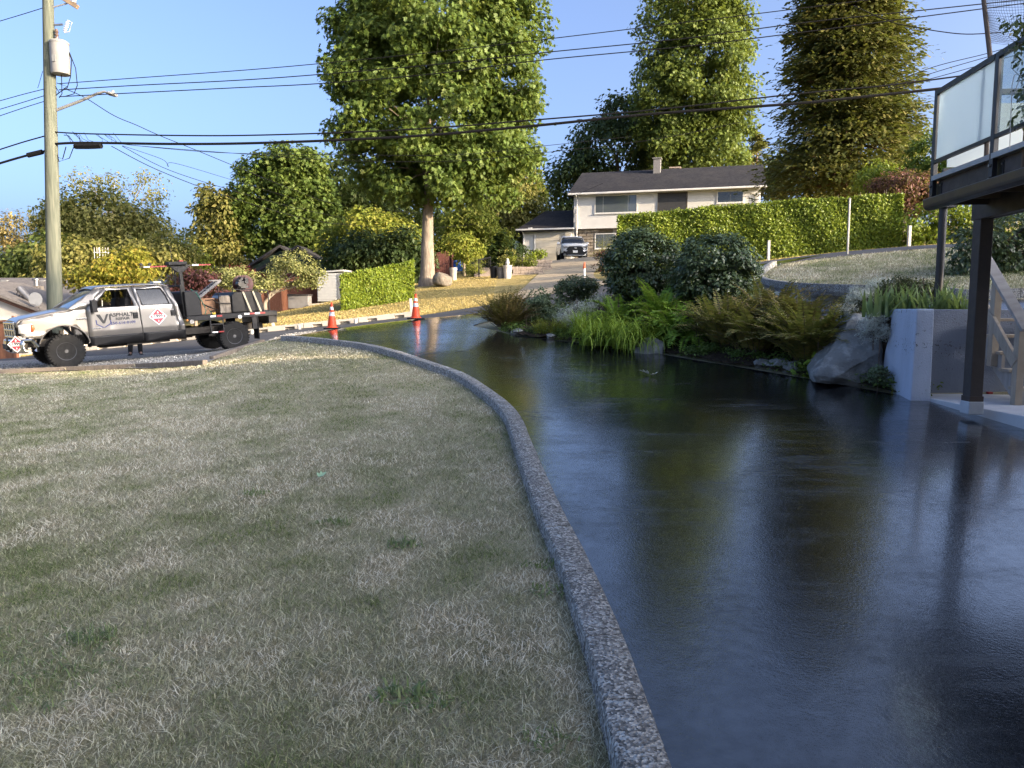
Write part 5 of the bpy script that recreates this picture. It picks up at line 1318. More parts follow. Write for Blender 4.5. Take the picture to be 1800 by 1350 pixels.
SHEDM = plain('white_metal', (.55, .56, .56), (.46, .47, .48), 4, .6, .1)
m = MB(); m.box((0, .8, .8), (1.5, 1.6, 1.6)); m.build('wall', SHEDM, shed)
for k in range(9):
    m = MB(); m.box((-.15, -.02, .15 + k * .17), (1.1, .04, .10)); m.build('rib', SHEDM, shed)
m = MB(); m.prism([(-.85, 1.6), (.85, 1.72), (.85, 1.80), (-.85, 1.68)], -.1, 1.7); m.build('roof', SHEDM, shed)
m = MB(); m.box((.60, -.03, .8), (.22, .04, 1.5)); m.build('door', plain('shed_dark', (.2, .21, .22), (.15, .16, .17), 5, .6, .1), shed)
xb_ = at_ground(527, 41.5); root = thing('storage_box', 'grey lidded storage box against the red brown fence', 'box', xb_, R(-5))
m = MB(); m.box((0, 0, .33), (1.15, .6, .7)); m.build('body', plain('box_grey', (.22, .21, .21), (.17, .165, .16), 5, .7, .1), root, bevel=.03)
m = MB(); m.box((0, 0, .72), (1.22, .66, .09)); m.build('lid', plain('box_lid', (.05, .045, .045), (.035, .03, .03), 5, .6, .1), root, bevel=.02)
m = MB(); m.tube([(0, 0, .05), (.9, .1, .12), (1.3, .1, .2)], .08, 8); tag(m.build('pale_log', plain('pale_wood', (.4, .34, .26), (.3, .25, .19), 5, .9, .2), loc=at_ground(545, 41)), 'short pale log lying on the grass beside the storage box', 'log')

# ---- grey house far left
lh = at_ground(40, 33); lb = thing('grey_siding_house', 'low house with pale lap siding and grey shingle roof at left edge', 'house', lh, 0)
SIDING = plain('pale_siding', (.50, .47, .42), (.44, .41, .37), 3, .8, .1)
GREYSH = plain('grey_shingles', (.14, .125, .115), (.085, .078, .074), 5, .95, .5, 9, dist=.03)
zr_ = P(40, 491, 37).z - lh.z; ze_ = P(40, 548, 32.2).z - lh.z
m = MB(); m.add([(-5, -1.2, ze_ - .1), (2.6, -1.2, ze_ - .1), (2.6, 4, zr_), (-5, 4, zr_), (-5, 9, ze_), (2.6, 9, ze_)], [(0, 1, 2, 3), (3, 2, 5, 4)]); lroof = m.build('roof', GREYSH, lb, solid=.15)
m = MB(); m.box((-1.2, 4, ze_ / 2 - .5), (7.2, 9.5, ze_ + 1)); m.build('wall', SIDING, lb)
gz_a = P(0, 520, 30).z - lh.z; gz_b = P(105, 562, 30).z - lh.z
xg0, xg1 = P(-60, 500, 30).x - lh.x, P(112, 560, 30).x - lh.x; zg0 = gz_a + (gz_a - gz_b) * .5
m = MB(); m.prism([(xg0, -1), (xg1 - .4, -1), (xg1 - .4, gz_b - .02), (xg0, zg0 - .1)], -3, -1.3); m.build('gable_wall', SIDING, lb)
for k in range(12):
    zz = -.6 + k * .2
    xe = min(xg1 - .42, xg0 + (xg1 - xg0) * max(0, (zg0 - zz - .25) / (zg0 - gz_b)))
    if xe - xg0 > .3:
        m = MB(); m.box(((xg0 + xe) / 2, -3.015, zz), (xe - xg0, .03, .17), (R(-6), 0, 0)); m.build('siding_board', SIDING, lb)
m = MB(); m.bar((xg0, -3.2, zg0), (xg1, -3.2, gz_b - .08), .10, .18, (0, 0, 1)); m.build('fascia', plain('brown_fascia', (.17, .08, .05), (.12, .06, .04), 5, .8, .1), lb)
m = MB(); m.add([(xg0, -3.4, zg0 + .12), (xg1 + .2, -3.4, gz_b), (xg1 + .2, .5, gz_b), (xg0, .5, zg0 + .12)], [(0, 1, 2, 3)]); m.build('wing_roof', GREYSH, lb, solid=.10)
for u in (10, 75):
    p = P(u, 495, 36.5) - lh; m = MB(); m.box(p, (.3, .3, .14)); m.build('roof_vent', plain('vent_grey', (.2, .2, .2), (.15, .15, .15), 5, .6, .1), lroof, bevel=.02)
p = P(65, 520, 34.5) - lh; m = MB(); m.box(p + Vector((0, 0, -.1)), (.42, .42, 1.1)); chb = m.build('chimney', plain('stack', (.16, .14, .12), (.1, .09, .08), 5, .9, .2), lroof)
m = MB(); m.lathe([(.10, 0), (.10, .25), (.16, .25), (.16, .33), (.02, .38)], p + Vector((0, 0, .45)), n=12); m.build('chimney_pot', STEEL, chb, True)
# evacuated tube heater and dish on the wing roof
hp = P(52, 536, 30.5); heater = thing('solar_water_heater', 'tilted tube solar water heater on the grey wing roof', 'solar heater', hp)
a_, b_ = P(33, 506, 30.5) - hp, P(74, 548, 30.5) - hp
m = MB(); m.tube([a_, a_.lerp(b_, .62)], .13, 12); m.tube([a_.lerp(b_, .62), b_], .09, 12); m.build('tank', STEEL, heater, True)
for k in range(6):
    q_ = a_.lerp(b_, k / 9); m = MB(); m.tube([q_, q_ + Vector((-.38 + k * .03, .2, -.62 + k * .09))], .022, 6); m.build('tube', STEEL, heater)
m = MB(); m.tube([a_ + Vector((-.36, .1, -.6)), b_ + Vector((-.5, 0, -.02))], .03, 6); m.tube([b_, b_ + Vector((-.3, 0, -.3))], .03, 6); m.build('frame', STEEL, heater)
dp = P(63, 526, 29.6); dish = thing('satellite_dish', 'grey satellite dish in front of the solar heater', 'dish', dp)
m = MB(); m.lathe([(.001, .06), (.12, .045), (.22, .015), (.27, -.02)], n=24, axis='y'); di = m.build('dish', plain('dish_grey', (.25, .26, .275), (.2, .21, .22), 5, .5, .1), dish, True, solid=.012)
m = MB(); m.tube([(0, .02, 0), (.05, .1, -.3), (-.1, .2, -.55)], .022, 6); m.tube([(0, 0, -.22), (.0, -.3, -.2)], .012, 5); m.build('mount', STEEL, dish)
fence('short red brown fence piece in front of the truck grille', at_ground(-40, 26.5), at_ground(24, 26.0), 1.35, plain('orange_fence', (.30, .13, .065), (.2, .085, .045), 5, .85, .3))
# TV aerial behind
ap = P(176, 470, 38); root = thing('tv_aerial', 'thin white roof aerial in front of the olive tree', 'aerial', Vector((ap.x, ap.y, T(ap.x, ap.y))))
hz = ap.z - T(ap.x, ap.y)
m = MB(); m.tube([(0, 0, -.1), (0, 0, hz + 1.0)], .025, 6); m.build('mast', TRIM, root)
m = MB(); m.tube([(-.3, 0, hz + .75), (.5, 0, hz + .75)], .015, 5)
for k in range(6): m.tube([(-.25 + k * .14, 0, hz + .45 + .03 * k), (-.25 + k * .14, 0, hz + 1.0)], .010, 5)
m.build('element_array', TRIM, root)
# ================================================================== utility pole and wires
POLE_M = NB('pole_wood')
POLE_M.set(color=POLE_M.ramp(POLE_M.noise(5, 5, stretch=(6, 6, .25)), [(.3, (.07, .078, .06)), (.55, (.12, .128, .098)), (.75, (.165, .162, .122))]), rough=.9, spec=.15)
POLE_M.bump(POLE_M.noise(14, 4, stretch=(6, 6, .2)), .5, .01); POLE_M = POLE_M.m
PY = 22.0
pt = P(93, 545, PY); pbz = T(pt.x, PY); PB = Vector((pt.x, PY, pbz))
ptop = P(83.5, -40, PY) - PB; H_ = 13.2
pole = thing('utility_pole', 'tall greenish wooden utility pole with transformer and street lamp', 'utility pole', PB)
axis_at = lambda z: Vector((0, 0, 0)).lerp(ptop, z / ptop.z)
m = MB(); m.tube([axis_at(z) for z in np.linspace(-.5, 11.2, 10)], list(np.linspace(.225, .135, 10)), 20); m.build('shaft', POLE_M, pole, True, angle=80)
def pl(u, v, dy=0.0): return P(u, v, PY + dy) - PB
GREYM = plain('galvanised', (.30, .30, .285), (.23, .23, .22), 6, .5, .1, metal=.4)
CABLE = plain('black_cable', (.006, .006, .007), (.004, .004, .005), 8, .8, .1, spec=.2)
a = pl(96, -12); b = pl(137, 13); m = MB(); m.bar(a, b, .10, .12); arm = m.build('crossarm', plain('crossarm_wood', (.22, .16, .10), (.14, .10, .07), 6, .9, .3), pole, bevel=.008)
m = MB(); m.bar(pl(92, 13), pl(118, 6), .02, .04); m.build('brace', GREYM, arm)
m = MB(); m.lathe([(.02, 0), (.075, .02), (.05, .06), (.07, .09), (.03, .15)], pl(130, 6), n=12); m.build('insulator', plain('porcelain', (.5, .5, .5), (.42, .42, .42), 5, .3, 0), arm, True)
tc = pl(107, 102); r_ = .25
m = MB(); m.lathe([(.02, -.47), (r_ * .95, -.47), (r_, -.43), (r_, .36), (r_ * 1.05, .37), (r_ * 1.05, .41), (r_ * .8, .46), (.02, .49)], tc + Vector((.0, -.05, 0)), n=28); trf = m.build('transformer', plain('transformer_grey', (.25, .245, .23), (.2, .195, .185), 4, .5, .1), pole, True)
m = MB(); m.box(tc + Vector((-.02, -.30, -.10)), (.10, .04, .18)); m.build('nameplate', GREYM, trf)
m = MB(); m.lathe([(.05, .45), (.05, .55), (.035, .57), (.055, .62), (.035, .66), (.055, .70), (.03, .78)], tc + Vector((-.05, -.05, 0)), n=12); m.build('bushing', plain('brown_porcelain', (.12, .08, .06), (.09, .06, .05), 5, .3, 0), trf, True)
for dz in (-.25, .25):
    m = MB(); m.bar(axis_at(tc.z + dz), tc + Vector((-.1, -.02, dz)), .06, .06); m.build('bracket', GREYM, trf)
m = MB(); m.bar(pl(92, 44), pl(110, 43), .03, .05); co_ = m.build('cutout_bracket', STEEL, pole)
a, b = pl(113, 56), pl(120, 36); m = MB()
m.tube([a, b], .03, 8)
for k in range(5):
    q_ = a.lerp(b, .15 + k * .16); m.tube([q_ - (b - a).normalized() * .01, q_ + (b - a).normalized() * .01], .055, 10)
m.tube([a + Vector((.0, 0, -.02)), a + Vector((.14, 0, .0)), b + Vector((.10, 0, -.05)), b], .012, 6); m.build('fused_cutout', plain('cutout_grey', (.5, .5, .52), (.4, .4, .42), 5, .4, 0), co_, True)
m = MB(); m.tube([pl(95, 195), pl(140, 178), pl(172, 164), pl(184, 161), pl(190, 164)], [.045, .042, .038, .034, .03], 10); la = m.build('lamp_arm', GREYM, pole, True)
m = MB(); m.lathe([(.01, -.02), (.05, .0), (.10, .10), (.11, .28), (.07, .38), (.01, .40)], n=16, axis='x'); lh_ = m.build('lamp_head', plain('lamp_grey', (.30, .295, .275), (.25, .245, .23), 5, .5, .1), la, True); lh_.location = pl(187, 163); lh_.scale = (.8, 1.1, .55); lh_.rotation_euler = (0, R(14), 0)
m = MB(); m.cyl((.22, 0, .08), (.22, 0, .2), .05, .045, 10); m.build('photocell', GREYM, lh_)
# staples and loose leads on the pole
m = MB()
m.tube([pl(120, 90), pl(126, 105), pl(124, 135), pl(118, 155), pl(108, 160)], .012, 5); m.tube([pl(122, 92), pl(133, 120), pl(136, 150), pl(130, 165), pl(112, 170)], .012, 5)
m.tube([pl(108, 128), pl(109, 165), pl(104, 172)], .012, 5); m.tube([pl(75, 125), pl(68, 150), pl(66, 155)], .008, 4)
m.tube([pl(96, 150), pl(104, 162), pl(98, 168), pl(118, 152), pl(100, 146)], .012, 5)
m.tube([pl(96, 252), pl(100, 275), pl(110, 280), pl(116, 258)], .014, 5); m.tube([pl(96, 255), pl(104, 284), pl(122, 278), pl(132, 252)], .012, 5)
m.build('lead_wire', CABLE, pole)
m = MB()
for v in (12, 75, 100, 150, 163, 172, 240, 260, 285): m.box(pl(95 if v > 100 else 92, v), (.06, .10, .05))
m.build('bolt', STEEL, pole)
for o in bpy.data.objects:
    if o.name.startswith(('lead_wire', 'bolt')): o['kind'] = 'stuff'
def wire(name, label, pxs, A, B, r, lumps=None, group='overhead wires', mat=None, k=6):
    """pixels of the photograph on the vertical plane through plan points A-B"""
    A = Vector(A); B = Vector(B); pts = []
    for u, v in pxs:
        d = ray(u, v); q_ = d.x / d.y; ab = B - A
        s_ = (A.x - q_ * A.y) / (q_ * ab.y - ab.x); y = A.y + ab.y * s_
        pts.append(P(u, v, y))
    o0 = pts[0].copy(); ln = smooth_line([p - o0 for p in pts], k); m = MB(); m.tube(ln, r, 6)
    if lumps:
        for (i0, i1, rr) in lumps:
            seg = ln[i0:i1 + 1]; m.tube(seg, rr, 8)
    return tag(m.build(name, mat or CABLE, None, True, loc=o0), label, 'cable', group)
PA = (PB.x, PY); RB = (24., 17.5)
wire('power_line', 'topmost of three thin power lines right of the pole', [(104, 147), (240, 137), (420, 124), (560, 112), (760, 92), (950, 70), (1200, 40), (1420, 13), (1620, -12)], PA, RB, .011)
wire('power_line', 'middle of three thin power lines right of the pole', [(104, 158), (240, 150), (420, 141), (560, 131), (760, 114), (950, 93), (1200, 68), (1420, 39), (1640, 16), (1830, -4)], PA, RB, .013)
wire('power_line', 'lowest of three thin power lines right of the pole', [(104, 170), (240, 163), (420, 154), (560, 147), (760, 130), (950, 106), (1200, 82), (1400, 58), (1600, 32), (1830, 2)], PA, RB, .013)
wire('telephone_cable', 'upper black telephone cable crossing in front of the maples', [(95, 232), (150, 235), (300, 238), (430, 238), (600, 233), (760, 225), (950, 210), (1150, 193), (1400, 165), (1560, 150), (1700, 132)], PA, RB, .020)
wire('telephone_cable', 'thick black telephone cable bundle crossing to the deck', [(95, 253), (150, 251), (300, 253), (430, 252), (600, 246), (760, 237), (950, 220), (1150, 200), (1400, 182), (1500, 172), (1660, 155), (1760, 143)], PA, RB, .036)
wire('splice_case', 'black cylindrical splice case on the thick cable by the pole', [(132, 257), (155, 257), (178, 256)], PA, RB, .085)
wire('service_cable', 'thin cable below the thick bundle right of the pole', [(200, 252), (380, 268), (600, 272), (800, 272), (960, 256), (1110, 240)], PA, (20, 24), .008)
wire('service_cable', 'second thin cable below the thick bundle', [(250, 257), (420, 270), (600, 282), (800, 283), (960, 268), (1150, 245), (1300, 215)], PA, (20, 24), .008)
wire('service_drop', 'sagging wavy drop wire from the pole towards the green tree', [(112, 155), (150, 172), (200, 203), (240, 220), (280, 238), (340, 262), (420, 295), (520, 335), (600, 360), (740, 375)], PA, (-5, 52), .012)
wire('service_drop', 'upper of the paired drop wires running to the fruit trees', [(215, 257), (300, 300), (420, 338), (540, 370), (640, 388), (745, 398)], PA, (-5, 52), .010)
wire('service_drop', 'lower of the paired drop wires running past the maple trunk', [(196, 257), (280, 300), (400, 345), (540, 385), (640, 397), (760, 400), (860, 390), (940, 372)], PA, (-2, 54), .012)
wire('service_drop', 'thin drop wire above the paired drops with a small step', [(215, 256), (285, 280), (296, 293), (308, 287), (420, 320), (520, 350)], PA, (-5, 52), .008)
wire('service_drop', 'wire reaching the white house garage corner', [(945, 372), (985, 355), (1060, 322)], (1.5, 54), (8, 52), .010)
LA = (-34., 24.)
for lab, px in (('upper thin wire left of the pole', [(88, 10), (40, 25), (-10, 40)]), ('first of three wires leaving the pole to the left', [(88, 154), (40, 166), (-10, 180)]), ('second of three wires leaving the pole to the left', [(88, 165), (40, 180), (-10, 195)]), ('third of three wires leaving the pole to the left', [(88, 175), (40, 190), (-10, 207)]), ('black telephone cable left of the pole', [(90, 236), (40, 250), (-10, 266)])):
    wire('power_line', lab, px, PA, LA, .018 if 'telephone' in lab else .010)
wire('telephone_cable', 'thick sagging cable with a splice case left of the pole', [(92, 262), (70, 268), (45, 274), (20, 281), (-10, 290)], PA, LA, .032, [(5, 11, .075)])
wire('wavy_cable', 'loose wavy cable right of the cedar top', [(1500, 10), (1565, 38), (1600, 46), (1650, 55), (1700, 60), (1760, 57)], PA, RB, .012)
for lab, px in (('first thin wire fanning out above the deck corner', [(1560, 150), (1640, 118), (1735, 94), (1800, 75)]), ('second thin wire fanning out above the deck corner', [(1560, 155), (1650, 125), (1740, 99), (1800, 83)]), ('third thin wire fanning out above the deck corner', [(1560, 158), (1660, 132), (1745, 108), (1800, 93)])):
    wire('service_cable', lab, px, PA, RB, .009)
# tangle of tie wires on the cable beside the pole
m = MB(); 
for k in range(16):
    u = random.uniform(112, 205); m.tube([pl(u, 234 + random.uniform(-3, 4)), pl(u + random.uniform(5, 14), random.uniform(238, 248)), pl(u + random.uniform(8, 26), 251 + random.uniform(-2, 4))], .006, 4)
tag(m.build('tie_wires', CABLE, loc=PB), 'tangle of thin tie wires between the two telephone cables', 'wires', kind='stuff')

# ================================================================== retaining wall, deck, stairs
def wall_paint(name, c0, c1):
    W_M = NB(name)
    hole = W_M.math('MULTIPLY', W_M.ramp(W_M.noise(34, 3, .6), [(.60, 0.), (.64, 1.)]), W_M.ramp(W_M.noise(2.2, 3, stretch=(.5, .5, 2.2)), [(.50, 0.), (.58, 1.)]))
    stain = W_M.ramp(W_M.noise(1.6, 5, .65, stretch=(2.5, 2.5, .5)), [(.45, 0.), (.75, .35)])
    paint = W_M.mix(stain, W_M.ramp(W_M.noise(2, 5), [(.3, c0), (.7, c1)]), tuple(x * .6 for x in c0))
    W_M.set(color=W_M.mix(hole, paint, (.05, .05, .055)), rough=.7, spec=.3)
    W_M.bump(W_M.math('SUBTRACT', W_M.noise(60, 4), hole), .5, .02)
    return W_M.m
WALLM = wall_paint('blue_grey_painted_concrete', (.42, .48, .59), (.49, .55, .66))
WALL_SHADE = wall_paint('concrete_darkened_for_shade', (.17, .20, .26), (.21, .24, .30))  # same paint as the pier, darkened in the colour to imitate deeper shade
DIRD = Vector((.096, .995, 0)).normalized(); DIRX = Vector((DIRD.y, -DIRD.x, 0))
wz0, wz1 = .30, EYE + .015
wl = thing('retaining_wall', 'blue grey painted concrete retaining wall beside the boulder', 'wall', (5.20, 9.55, .42))
b0 = wl.location
def wv(x, y, z): return Vector((x, y, z)) - b0
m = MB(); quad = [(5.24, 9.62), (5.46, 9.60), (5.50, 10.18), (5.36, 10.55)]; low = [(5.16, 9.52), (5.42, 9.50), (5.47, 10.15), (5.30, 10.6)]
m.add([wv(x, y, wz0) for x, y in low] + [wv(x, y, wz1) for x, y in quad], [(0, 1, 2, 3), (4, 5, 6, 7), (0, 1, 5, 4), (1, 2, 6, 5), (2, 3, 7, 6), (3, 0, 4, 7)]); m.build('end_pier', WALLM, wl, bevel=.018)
m = MB(); m.add([wv(x, y, z) for x, y, z in ((5.44, 10.12, wz0), (12.5, 9.9, wz0), (12.5, 10.15, wz0), (5.44, 10.40, wz0), (5.44, 10.14, wz1 - .006), (12.5, 9.92, wz1 - .006), (12.5, 10.15, wz1 - .006), (5.44, 10.40, wz1 - .006))], [(0, 1, 2, 3), (4, 5, 6, 7), (0, 1, 5, 4), (1, 2, 6, 5), (2, 3, 7, 6), (3, 0, 4, 7)]); m.build('wall_face', WALL_SHADE, wl, bevel=.012)

DECKBR = plain('dark_brown_paint', (.050, .040, .036), (.036, .029, .026), 4, .55, .3, 30)
ALU = plain('black_aluminium', (.018, .018, .020), (.013, .013, .014), 5, .4, .05)
GUT = plain('brown_gutter', (.052, .045, .042), (.042, .036, .033), 4, .38, .05)
FROST = NB('frosted_glass')
FROST.set(color=(.66, .74, .77), rough=.42, spec=.5)
tb = FROST.t.nodes.new('ShaderNodeBsdfTranslucent'); tb.inputs[0].default_value = (.66, .74, .77, 1); ms_ = FROST.t.nodes.new('ShaderNodeMixShader'); ms_.inputs[0].default_value = .55
FROST.t.links.new(FROST.b.outputs[0], ms_.inputs[1]); FROST.t.links.new(tb.outputs[0], ms_.inputs[2]); FROST.t.links.new(ms_.outputs[0], FROST.out.inputs[0]); FROST = FROST.m
CLEARG = glassmat('clear_rail_glass', (.55, .62, .62), .72, .02)
YC = 8.3
c_top = P(1659, 158, YC); c_bot = P(1655, 352, YC)
deck = thing('raised_deck', 'raised brown deck with black railing and frosted glass at right', 'deck', (c_top.x, YC, zs))
D0 = deck.location.copy()
zt_, zdk, zg = c_top.z - zs, P(1655, 318, YC).z - zs, P(1655, 372, YC).z - zs
def dk(s, x, z): return DIRD * (-s) + DIRX * x + Vector((0, 0, z))      # s: towards the camera, x: towards the house
LEN, WID = 11.0, 3.6
m = MB(); m.bar(dk(0, .02, zdk - .13), dk(LEN, .02, zdk - .13), .05, .26); m.build('fascia_board', DECKBR, deck, bevel=.004)
m = MB(); m.bar(dk(0, .02, zdk - .13), dk(0, WID, zdk - .13), .05, .26); m.build('fascia_board', DECKBR, deck, bevel=.004)
m = MB(); m.bar(dk(-.02, -.02, zdk + .025), dk(LEN, -.02, zdk + .025), .12, .05); m.bar(dk(0, .1, zdk + .025), dk(0, WID, zdk + .025), .12, .045); m.build('edge_flashing', plain('flashing', (.38, .40, .41), (.31, .33, .34), 6, .5, .1, metal=.3), deck)
for k in range(26):
    m = MB(); m.bar(dk(.06, .15 + k * .14, zdk - .01), dk(LEN, .15 + k * .14, zdk - .01), .132, .03); m.build('deck_board', plain('deck_board', (.20, .18, .16), (.14, .125, .11), 4, .8, .2), deck)
m = MB(); pr_ = [(-.14, zdk - .27), (-.15, zdk - .20), (-.12, zdk - .19), (-.02, zdk - .19), (-.02, zdk - .31), (-.08, zdk - .32), (-.13, zdk - .30)]
m.add([dk(-.03, x, z) for x, z in pr_] + [dk(LEN, x, z) for x, z in pr_], [tuple(range(7)), tuple(range(13, 6, -1))] + [(i, (i + 1) % 7, 7 + (i + 1) % 7, 7 + i) for i in range(7)]); m.build('gutter', GUT, deck, bevel=.008)
# beams, joists and post
pbase = P(1703, 722, 8.45); prel = Vector((pbase.x, pbase.y, 0)) - Vector((D0.x, D0.y, 0)); px_, ps_ = prel.dot(DIRX), -prel.dot(DIRD)
ph = P(1716, 386, 8.45).z - zs
m = MB(); m.bar(dk(ps_ - .12, px_, ph + .12), dk(LEN, px_, ph + .12), .09, .24); m.bar(dk(ps_ - .12, px_ + .10, ph + .12), dk(LEN, px_ + .10, ph + .12), .05, .238); m.build('beam', DECKBR, deck, bevel=.004)
for k in range(24):
    m = MB(); s_ = .25 + k * .45; m.bar(dk(s_, .05, zdk - .13), dk(s_, WID, zdk - .13), .04, .20); m.build('joist', plain('joist_wood', (.16, .125, .09), (.11, .085, .065), 5, .85, .3), deck)
for s_ in (ps_, ps_ + 4.0, ps_ + 8.0):
    m = MB(); m.bar(dk(s_, px_ + .03, .10), dk(s_, px_ + .03, ph), .145, .145, (0, 1, 0)); pst = m.build('post', DECKBR, deck, bevel=.006)
    m = MB(); m.bar(dk(s_, px_ + .03, .10), dk(s_, px_ + .03, .16), .16, .16, (0, 1, 0)); m.build('post_collar', plain('rust_brown', (.07, .05, .04), (.05, .035, .03), 6, .7, .2), pst)
    m = MB(); m.bar(dk(s_, px_ + .03, -.05), dk(s_, px_ + .03, .10), .175, .175, (0, 1, 0)); m.build('footing', plain('white_footing', (.5, .52, .54), (.38, .40, .42), 6, .8, .3), pst, bevel=.012)
# railing
posts = [0.0, 1.20, 2.45, 3.7, 4.95, 6.2]
for k, s_ in enumerate(posts):
    m = MB(); m.bar(dk(s_, -.055, zdk - .17), dk(s_, -.055, zt_), .05, .055, (0, 1, 0)); rp = m.build('rail_post', ALU, deck, bevel=.004)
    m = MB(); m.bar(dk(s_ - .10, -.005, zdk - .13), dk(s_ + .10, -.005, zdk - .13), .012, .20); m.build('mount_plate', ALU, rp)
    m = MB()
    for dz in (-.19, -.06): m.tube([dk(s_ + .0, -.08, zdk + dz), dk(s_ + .0, -.095, zdk + dz)], .016, 8); m.tube([dk(s_ + .08, -.01, zdk + dz), dk(s_ + .08, -.022, zdk + dz)], .010, 6)
    m.build('bolt_head', STEEL, rp)['kind'] = 'stuff'
for k, (a_, b_) in enumerate(zip(posts, posts[1:])):
    m = MB(); m.bar(dk(a_ + .03, -.055, zt_ - .03), dk(b_ - .03, -.055, zt_ - .03), .06, .05); m.build('top_rail', ALU, deck); m = MB(); m.bar(dk(a_ + .03, -.055, zdk + .20), dk(b_ - .03, -.055, zdk + .20), .04, .035); m.build('rail', ALU, deck)
    m = MB(); m.bar(dk(a_ + .05, -.055, (zt_ + zdk + .17) / 2), dk(b_ - .05, -.055, (zt_ + zdk + .17) / 2), .010, zt_ - zdk - .28); m.build('glass_panel', FROST if k == 0 else CLEARG, deck)
farp = [.05, 1.2, 2.4, 3.5]
for a_, b_ in zip(farp, farp[1:]):
    m = MB(); m.bar(dk(-.03, a_, zt_ - .03), dk(-.03, b_, zt_ - .03), .06, .05); m.bar(dk(-.03, a_, zdk + .12), dk(-.03, b_, zdk + .12), .04, .035); m.bar(dk(-.03, b_, zdk - .1), dk(-.03, b_, zt_), .05, .05, (0, 1, 0)); m.build('far_rail', ALU, deck)
    m = MB(); m.bar(dk(-.03, a_ + .04, (zt_ + zdk) / 2), dk(-.03, b_ - .04, (zt_ + zdk) / 2), .010, zt_ - zdk - .3); m.build('glass_panel', FROST, deck)
# downpipe from the corner to the planter
m = MB(); q_ = P(1648, 545, 10.75); m.tube([Vector((q_.x, q_.y, 1.45)), Vector((q_.x, q_.y, P(1650, 366, 10.75).z))], .055, 14)
o_ = m.build('drain_pipe', plain('black_pipe', (.016, .016, .018), (.011, .011, .012), 5, .45, .1), None, True); tag(o_, 'black round drain pipe standing in the irises beneath the deck corner', 'pipe')
m = MB(); m.box((q_.x, q_.y, P(1650, 366, 10.75).z + .02), (.26, .2, .03)); m.build('cap_plate', ALU, o_)
# netting pole, net and climber above the deck
n0, n1 = P(1741, 104, 7.35), P(1722, -60, 7.35)
root = thing('net_frame', 'leaning wooden pole carrying dark bird netting above the deck', 'net', (n0.x, n0.y, D0.z + zdk))
nb = root.location
m = MB(); m.tube([Vector((n0.x + .02, n0.y, D0.z + zdk)) - nb, n0 - nb, n1 - nb], [.022, .022, .018], 8); m.build('pole', plain('pole_stick', (.13, .105, .085), (.09, .07, .06), 6, .9, .3), root, True)
m = MB()
A_, B_ = n0 + Vector((0, 0, .15)), n1; C_, D_ = P(1860, 70, 6.4), P(1860, -70, 6.4)
for k in range(46):
    t = k / 45; p0, p1 = A_.lerp(C_, t), B_.lerp(D_, t); mid = (p0 + p1) / 2 + Vector((0, .12 * math.sin(t * 7), -.03)); m.tube([p0 - nb, mid - nb, p1 - nb], .0016, 3, False)
for k in range(34):
    t = k / 33; p0, p1 = A_.lerp(B_, t), C_.lerp(D_, t); q0 = p0.lerp(p1, .33) + Vector((0, .08 * math.sin(t * 9), -.03)); q1 = p0.lerp(p1, .7) + Vector((0, -.05, -.03)); m.tube([p0 - nb, q0 - nb, q1 - nb, p1 - nb], .0016, 3, False)
m.build('netting', plain('net_black', (.02, .02, .022), (.015, .015, .016), 5, .8, 0), root)['kind'] = 'stuff'
cp = P(1800, 270, 6.7)
tree('climbing_plant', 'dark leafy climber behind the clear glass on the deck', 'plant', (cp.x, cp.y, D0.z + zdk + .03), [lobe(1795, 40, 22, 60, 6.7), lobe(1800, 150, 28, 70, 6.7), lobe(1790, 95, 20, 40, 6.7), lobe(1845, 120, 60, 130, 6.7)], 40, 1200, .10, .055, 'oval', L_RHODO, bark('twig', (.16, .12, .09), (.07, .05, .04)), .012, 1.4, 16, shell=.2, droop=.5)
m = MB(); q_ = P(1779, 200, 6.7); nbp = Vector((q_.x, q_.y, D0.z + zdk)); m.tube([(0, 0, 0), P(1779, 150, 6.7) - nbp, P(1783, 132, 6.7) - nbp, P(1796, 128, 6.7) - nbp, P(1788, 150, 6.7) - nbp, P(1780, 168, 6.7) - nbp], .004, 5)
tag(m.build('bent_wire', plain('pale_wire', (.5, .5, .48), (.42, .42, .4), 5, .5, 0), loc=nbp), 'pale bent wire hook among the climber leaves on the deck', 'wire')
# ---- wooden stairs up the wall
TIM = plain('pale_timber', (.44, .37, .29), (.31, .26, .20), 3, .85, .4, 30, stretch=(1, 6, 1))
TIMG = plain('grey_timber', (.40, .37, .34), (.28, .26, .24), 3, .85, .4, 30, stretch=(1, 6, 1))
sb0 = P(1797, 716, 8.85); SB = Vector((sb0.x, sb0.y, zs)); stairs = thing('wooden_stairs', 'weathered wooden steps with handrail against the grey wall', 'stairs', SB)
NR, RISE, RUN = 5, (wz1 - zs) / 5.6, .235
def sv(s, x, z): return DIRD * s + DIRX * x + Vector((0, 0, z))
for x in (.0, 1.05):
    pts = [(0, 0), (-.02, .10)]
    for k in range(NR): pts += [(k * RUN, (k + 1) * RISE - .04), ((k + 1) * RUN, (k + 1) * RISE - .04)]
    pts += [(NR * RUN, NR * RISE - .28), (.12, -.0)]
    m = MB(); n_ = len(pts); m.add([sv(a, x - .02, b) for a, b in pts] + [sv(a, x + .02, b) for a, b in pts], [tuple(range(n_)), tuple(range(2 * n_ - 1, n_ - 1, -1))] + [(i, (i + 1) % n_, n_ + (i + 1) % n_, n_ + i) for i in range(n_)]); m.build('stringer', TIMG, stairs)
for k in range(NR):
    for j in range(2):
        s_ = k * RUN + .055 + j * .125; m = MB(); m.bar(sv(s_, -.05, (k + 1) * RISE - .02), sv(s_, 1.10, (k + 1) * RISE - .02), .118, .038); m.build('tread', TIM, stairs, bevel=.004)
